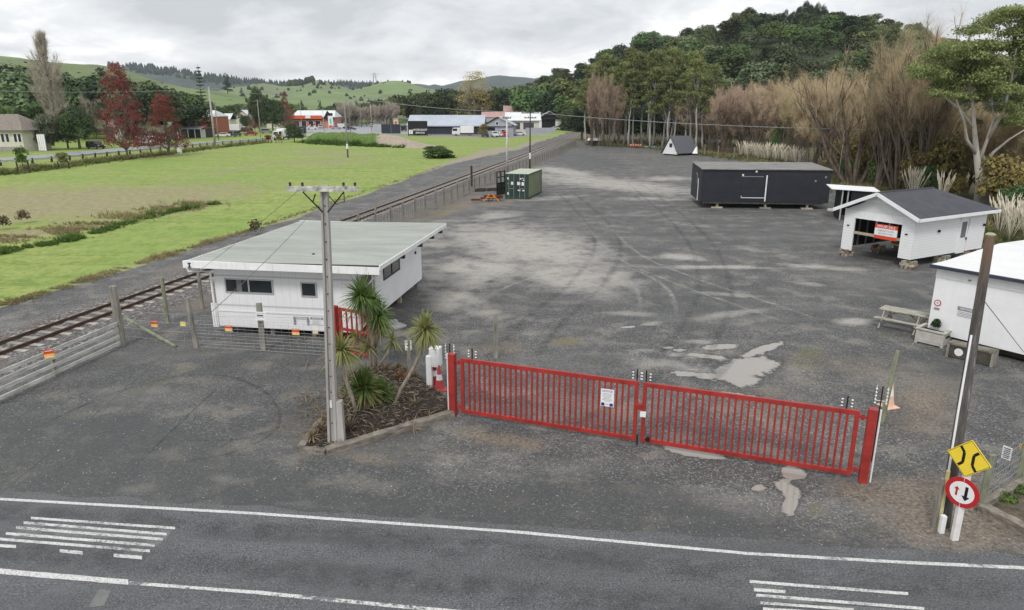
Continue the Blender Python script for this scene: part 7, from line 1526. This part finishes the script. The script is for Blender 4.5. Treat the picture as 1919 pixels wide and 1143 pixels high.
cabbage('small drooping yellow green cabbage tree at the foot of the tallest one', (697, 702), [[(697, 705), (694, 672), (692, 655)], [(700, 700), (722, 668), (736, 645)]], [(690, 652, .45, 50, CABY, -.5), (736, 638, .5, 36, CABY, -1.1), (668, 632, .42, 34, CABY, -.9)], r=.05)
cabbage('broad low rosette of green sword leaves behind the concrete pole', (678, 768), [[(678, 775), (678, 750)]], [(682, 728, .78, 200, CAB, .0), (684, 732, .72, 130, CABY, -.3), (684, 742, .6, 70, CDEAD, -.9)], 'spiky_rosette', .10)
cabbage('narrow low rosette of sword leaves right of the broad one', (716, 762), [[(716, 768), (716, 750)]], [(717, 742, .62, 110, CAB, .1), (717, 745, .5, 40, CABY, -.2)], 'spiky_rosette', .06)
def tuft(label, x, y, L, n, mat, w=.018, name='dead_tuft', lo=.1, cat='tuft', zz=.12, sc=1):
    b = P(x, y); b.z = zz; g = np.random.default_rng(int(x * 7 + y)); v, f = blades(g, n, L, w, (0, 0, 0), lo, 1.3, .7); o = link(name, arrmesh(name, v, f), mat); o.location = b; tag(o, label, cat); return o
for x, y, L, n, m, lb in ((655, 812, .55, 70, CDEAD, 'dry brown leaf tuft right at the foot of the stub post'), (602, 812, .5, 60, CDEAD, 'dry brown leaf tuft left of the concrete pole foot'), (586, 828, .4, 50, CDEAD, 'low dry tuft at the left tip of the garden bed'), (778, 768, .42, 50, CDEAD, 'dry rusty tuft in the mulch near the long sleeper'), (722, 705, .55, 70, CDEAD, 'dry tuft behind the tall palm trunk'), (752, 720, .6, 90, leafmat('rusty_flax', (.16, .075, .035), (.30, .17, .09), .2, .8, 2, 0), 'rust coloured flax clump in the middle of the bed'), (745, 700, .5, 60, CDEAD, 'pale dry clump at the back of the bed'), (775, 715, .45, 60, CDEAD, 'dry leaf clump beside the leaning palm stem'), (640, 800, .4, 40, CABY, 'small green tuft behind the concrete pole foot')): tuft(lb, x, y, L, n, m)
for x, y, lb in ((1885, 938, 'green weed clump in the planted corner at the right edge'), (1915, 925, 'second green weed clump at the far right of the planted corner')):
    o = link('weed_clump', arrmesh('weed_clump', *leafball(random.Random(int(x)), [((0, 0, .06), (.22, .2, .12))], 160, .035)), L_BR); o.location = P(x, y); tag(o, lb, 'weed')
# pampas grass
def pampas_protos():
    out = []
    for s in (1, 2, 3):
        g = np.random.default_rng(s); a = blades(g, 170, 1.7, .022, (0, 0, 0), .2, 1.45, .75, 4); pl = MB(); r = random.Random(s)
        for k in range(16):
            an = r.uniform(0, 6.28); q = r.uniform(.1, .9); h = r.uniform(1.9, 2.9); b = Vector((math.cos(an) * q, math.sin(an) * q, h)); pl.tube([b * .1, b, b + Vector((math.cos(an) * .1, math.sin(an) * .1, .25)), b + Vector((math.cos(an) * .25, math.sin(an) * .25, .75))], [.010, .03, .075, .015], 5)
        m1 = arrmesh('leaves', *a); m1.materials.append(leafmat('pampas_leaf', (.10, .115, .055), (.20, .20, .11), .2, .7, .6, .1)); m2 = bpy.data.meshes.new('plumes'); m2.from_pydata([tuple(v) for v in pl.v], [], pl.f); m2.materials.append(M('pampas_plume', (.58, .53, .42), .95, .15, 4)); out.append((m1, m2))
    return out
PP = pampas_protos(); rng = random.Random(9)
def pampas(x, y, s, group, label):
    b = P(x, y); o = thing('pampas_clump', label, 'pampas grass', b, rng.uniform(0, 6), group); o.scale = (s * 1.1, s * 1.1, s)
    for nm, me in zip(('leaves', 'plumes'), PP[rng.randrange(3)]): c = bpy.data.objects.new(nm, me); COL.objects.link(c); c.parent = o
for i in range(30): pampas(1122 + i * 6.6 + rng.uniform(-2, 2), 268 + i * .22 + rng.uniform(-1.5, .5), rng.uniform(.6, .85), 'pampas row under the gum trees', 'pale pampas grass clump in the row under the gum trees')
for i in range(17): pampas(1388 + i * 7 + rng.uniform(-2, 2), 296 + i * 1.1 + rng.uniform(-2, 1), rng.uniform(.7, 1.0), 'pampas behind the black house', 'cream plumed pampas grass clump behind the black house')
for i, (x, y, s) in enumerate(((1872, 446, 1.15), (1890, 456, 1.2), (1908, 444, 1.1), (1880, 428, 1.1), (1920, 460, 1.15))): pampas(x, y, s * .72, 'pampas right of the garage', 'tall pale pampas grass clump right of the garage')
for x, y in ((1704, 374), (1712, 376), (1762, 386)): pampas(x, y, .95, 'pampas behind the garage roof', 'pampas grass clump rising behind the garage roof')
# rough grass strips
def rough(name, lab, line, width, n, L, mat, w=.03, seed=1, h=.1, wall=None):
    g = np.random.default_rng(seed); V = []; Fs = []; tot = 0; pts = [P(*p) for p in line]; k = len(pts) - 1
    for i in range(n):
        t = g.random() * k; j = min(int(t), k - 1); p = pts[j].lerp(pts[j + 1], t - j); d = (pts[j + 1] - pts[j]).normalized(); q = p + Vector((-d.y, d.x, 0)) * float(g.normal() * width); nz = mnoise.noise(p * .45 + Vector((seed, 0, 0))); nz += .6 * mnoise.noise(p * 1.7)
        if nz < -.25: continue
        hs = .55 + max(0, nz) * 1.5
        v, f = blades(g, 12, L * hs * (.5 + g.random() * .8), w, (q.x, q.y, h * 0), .35, 1.4, .7, 2); V.append(v); Fs.append(f + tot); tot += len(v)
    ob = link(name, arrmesh(name, np.concatenate(V), np.concatenate(Fs)), mat); tag(ob, kind='stuff'); return ob
GRN = leafmat('rough_green_grass', (.055, .115, .018), (.13, .21, .045), .3, .7, .25, 0); DRY = leafmat('dry_grass', (.22, .19, .09), (.38, .33, .18), .3, .8, .3, 0); MIXG = leafmat('weedy_grass', (.09, .12, .03), (.22, .23, .085), .3, .8, .3, 0)
rough('long_green_grass', '', [(-20, 478), (30, 466), (100, 457), (170, 440), (260, 412), (330, 396), (405, 382)], .3, 2200, .42, GRN, .022, 1)
rough('long_dry_grass', '', [(-20, 455), (60, 440), (130, 432), (200, 414), (300, 396), (380, 380)], 1.3, 1800, .38, DRY, .02, 2)
rough('verge_weeds', '', [(-20, 330), (60, 320), (130, 312), (200, 302), (300, 291), (400, 278), (500, 267)], .9, 1500, 1.0, MIXG, .05, 3)
rough('verge_dry_grass', '', [(-20, 322), (60, 314), (130, 307), (200, 298), (300, 287), (400, 275), (500, 264)], .7, 900, .9, DRY, .05, 4)
rough('mound_long_grass', '', [(575, 266), (620, 270), (680, 273), (735, 275), (770, 276)], 1.5, 3000, 1.3, leafmat('mound_grass_blade', (.04, .085, .014), (.10, .17, .03), .2, .8, .3, 0), .06, 5)
rough('yard_edge_grass', '', [(1110, 272), (1240, 279), (1300, 288), (1400, 299), (1500, 320), (1570, 350), (1640, 366), (1760, 402), (1900, 470)], 1.2, 3400, .8, MIXG, .035, 6)
rough('yard_edge_dry_grass', '', [(1280, 284), (1340, 290), (1400, 298), (1500, 316), (1570, 344), (1640, 362), (1760, 398), (1900, 462)], 1.6, 2200, .9, DRY, .035, 7)
rough('lineside_dry_grass', '', [(0, 574), (120, 538), (240, 501), (350, 467), (470, 431), (640, 374), (830, 311)], .25, 2600, .22, DRY, .012, 8)
for x, yb, lb in ((8, 430, 'small brown bush at the left edge of the dry field'), (45, 418, 'little dark bush beside the left field bush'), (480, 440, 'thin dry weed standing by the lineside grass')):
    p = P(x, yb); o = link('field_bush', arrmesh('field_bush', *leafball(random.Random(int(x)), [((0, 0, .5), (.5, .5, .6))], 260, .09, shell=.2)), leafmat('brown_bush_leaf', (.10, .085, .045), (.18, .15, .08), .2, .8, 1, .1)); o.location = p; tag(o, lb, 'bush')
def bed_litter():
    g = np.random.default_rng(77); r = random.Random(7); V = []; Fs = []; tot = 0
    for i in range(85):
        x, y = (r.gauss(690, 60), r.gauss(765, 32)) if i < 60 else (r.gauss(604, 16), r.gauss(800, 22)); b = P(x, y); v, f = blades(g, 7, r.uniform(.25, .6), .014, (b.x, b.y, .1 if i < 60 else .03), -.1, .7, .5, 3); v[:, 2] = np.maximum(v[:, 2], .012); V.append(v); Fs.append(f + tot); tot += len(v)
    tag(link('fallen_leaf_blades', arrmesh('fallen_leaf_blades', np.concatenate(V), np.concatenate(Fs)), CDEAD), kind='stuff')
bed_litter()
# small stones thrown over the near gravel
def stones():
    g = random.Random(6); mb = MB()
    for i in range(2600):
        x = g.uniform(0, 1919); y = g.uniform(640, 1040)
        if y > np.interp(x, [0, 960, 1500, 1919], [915, 975, 1025, 1052]): continue
        p = P(x, y); s = g.uniform(.008, .022) * (1.4 if g.random() < .05 else 1); a = g.uniform(0, 3)
        mb.add([(p.x + math.cos(a + k * 1.57) * s * g.uniform(.7, 1.2), p.y + math.sin(a + k * 1.57) * s, 0) for k in range(4)] + [(p.x, p.y, s * .9)], [(0, 1, 4), (1, 2, 4), (2, 3, 4), (3, 0, 4)])
    tag(mb.build('loose_stones', M('loose_stone', (.30, .29, .27), .9, .6, 9)), kind='stuff')
stones()
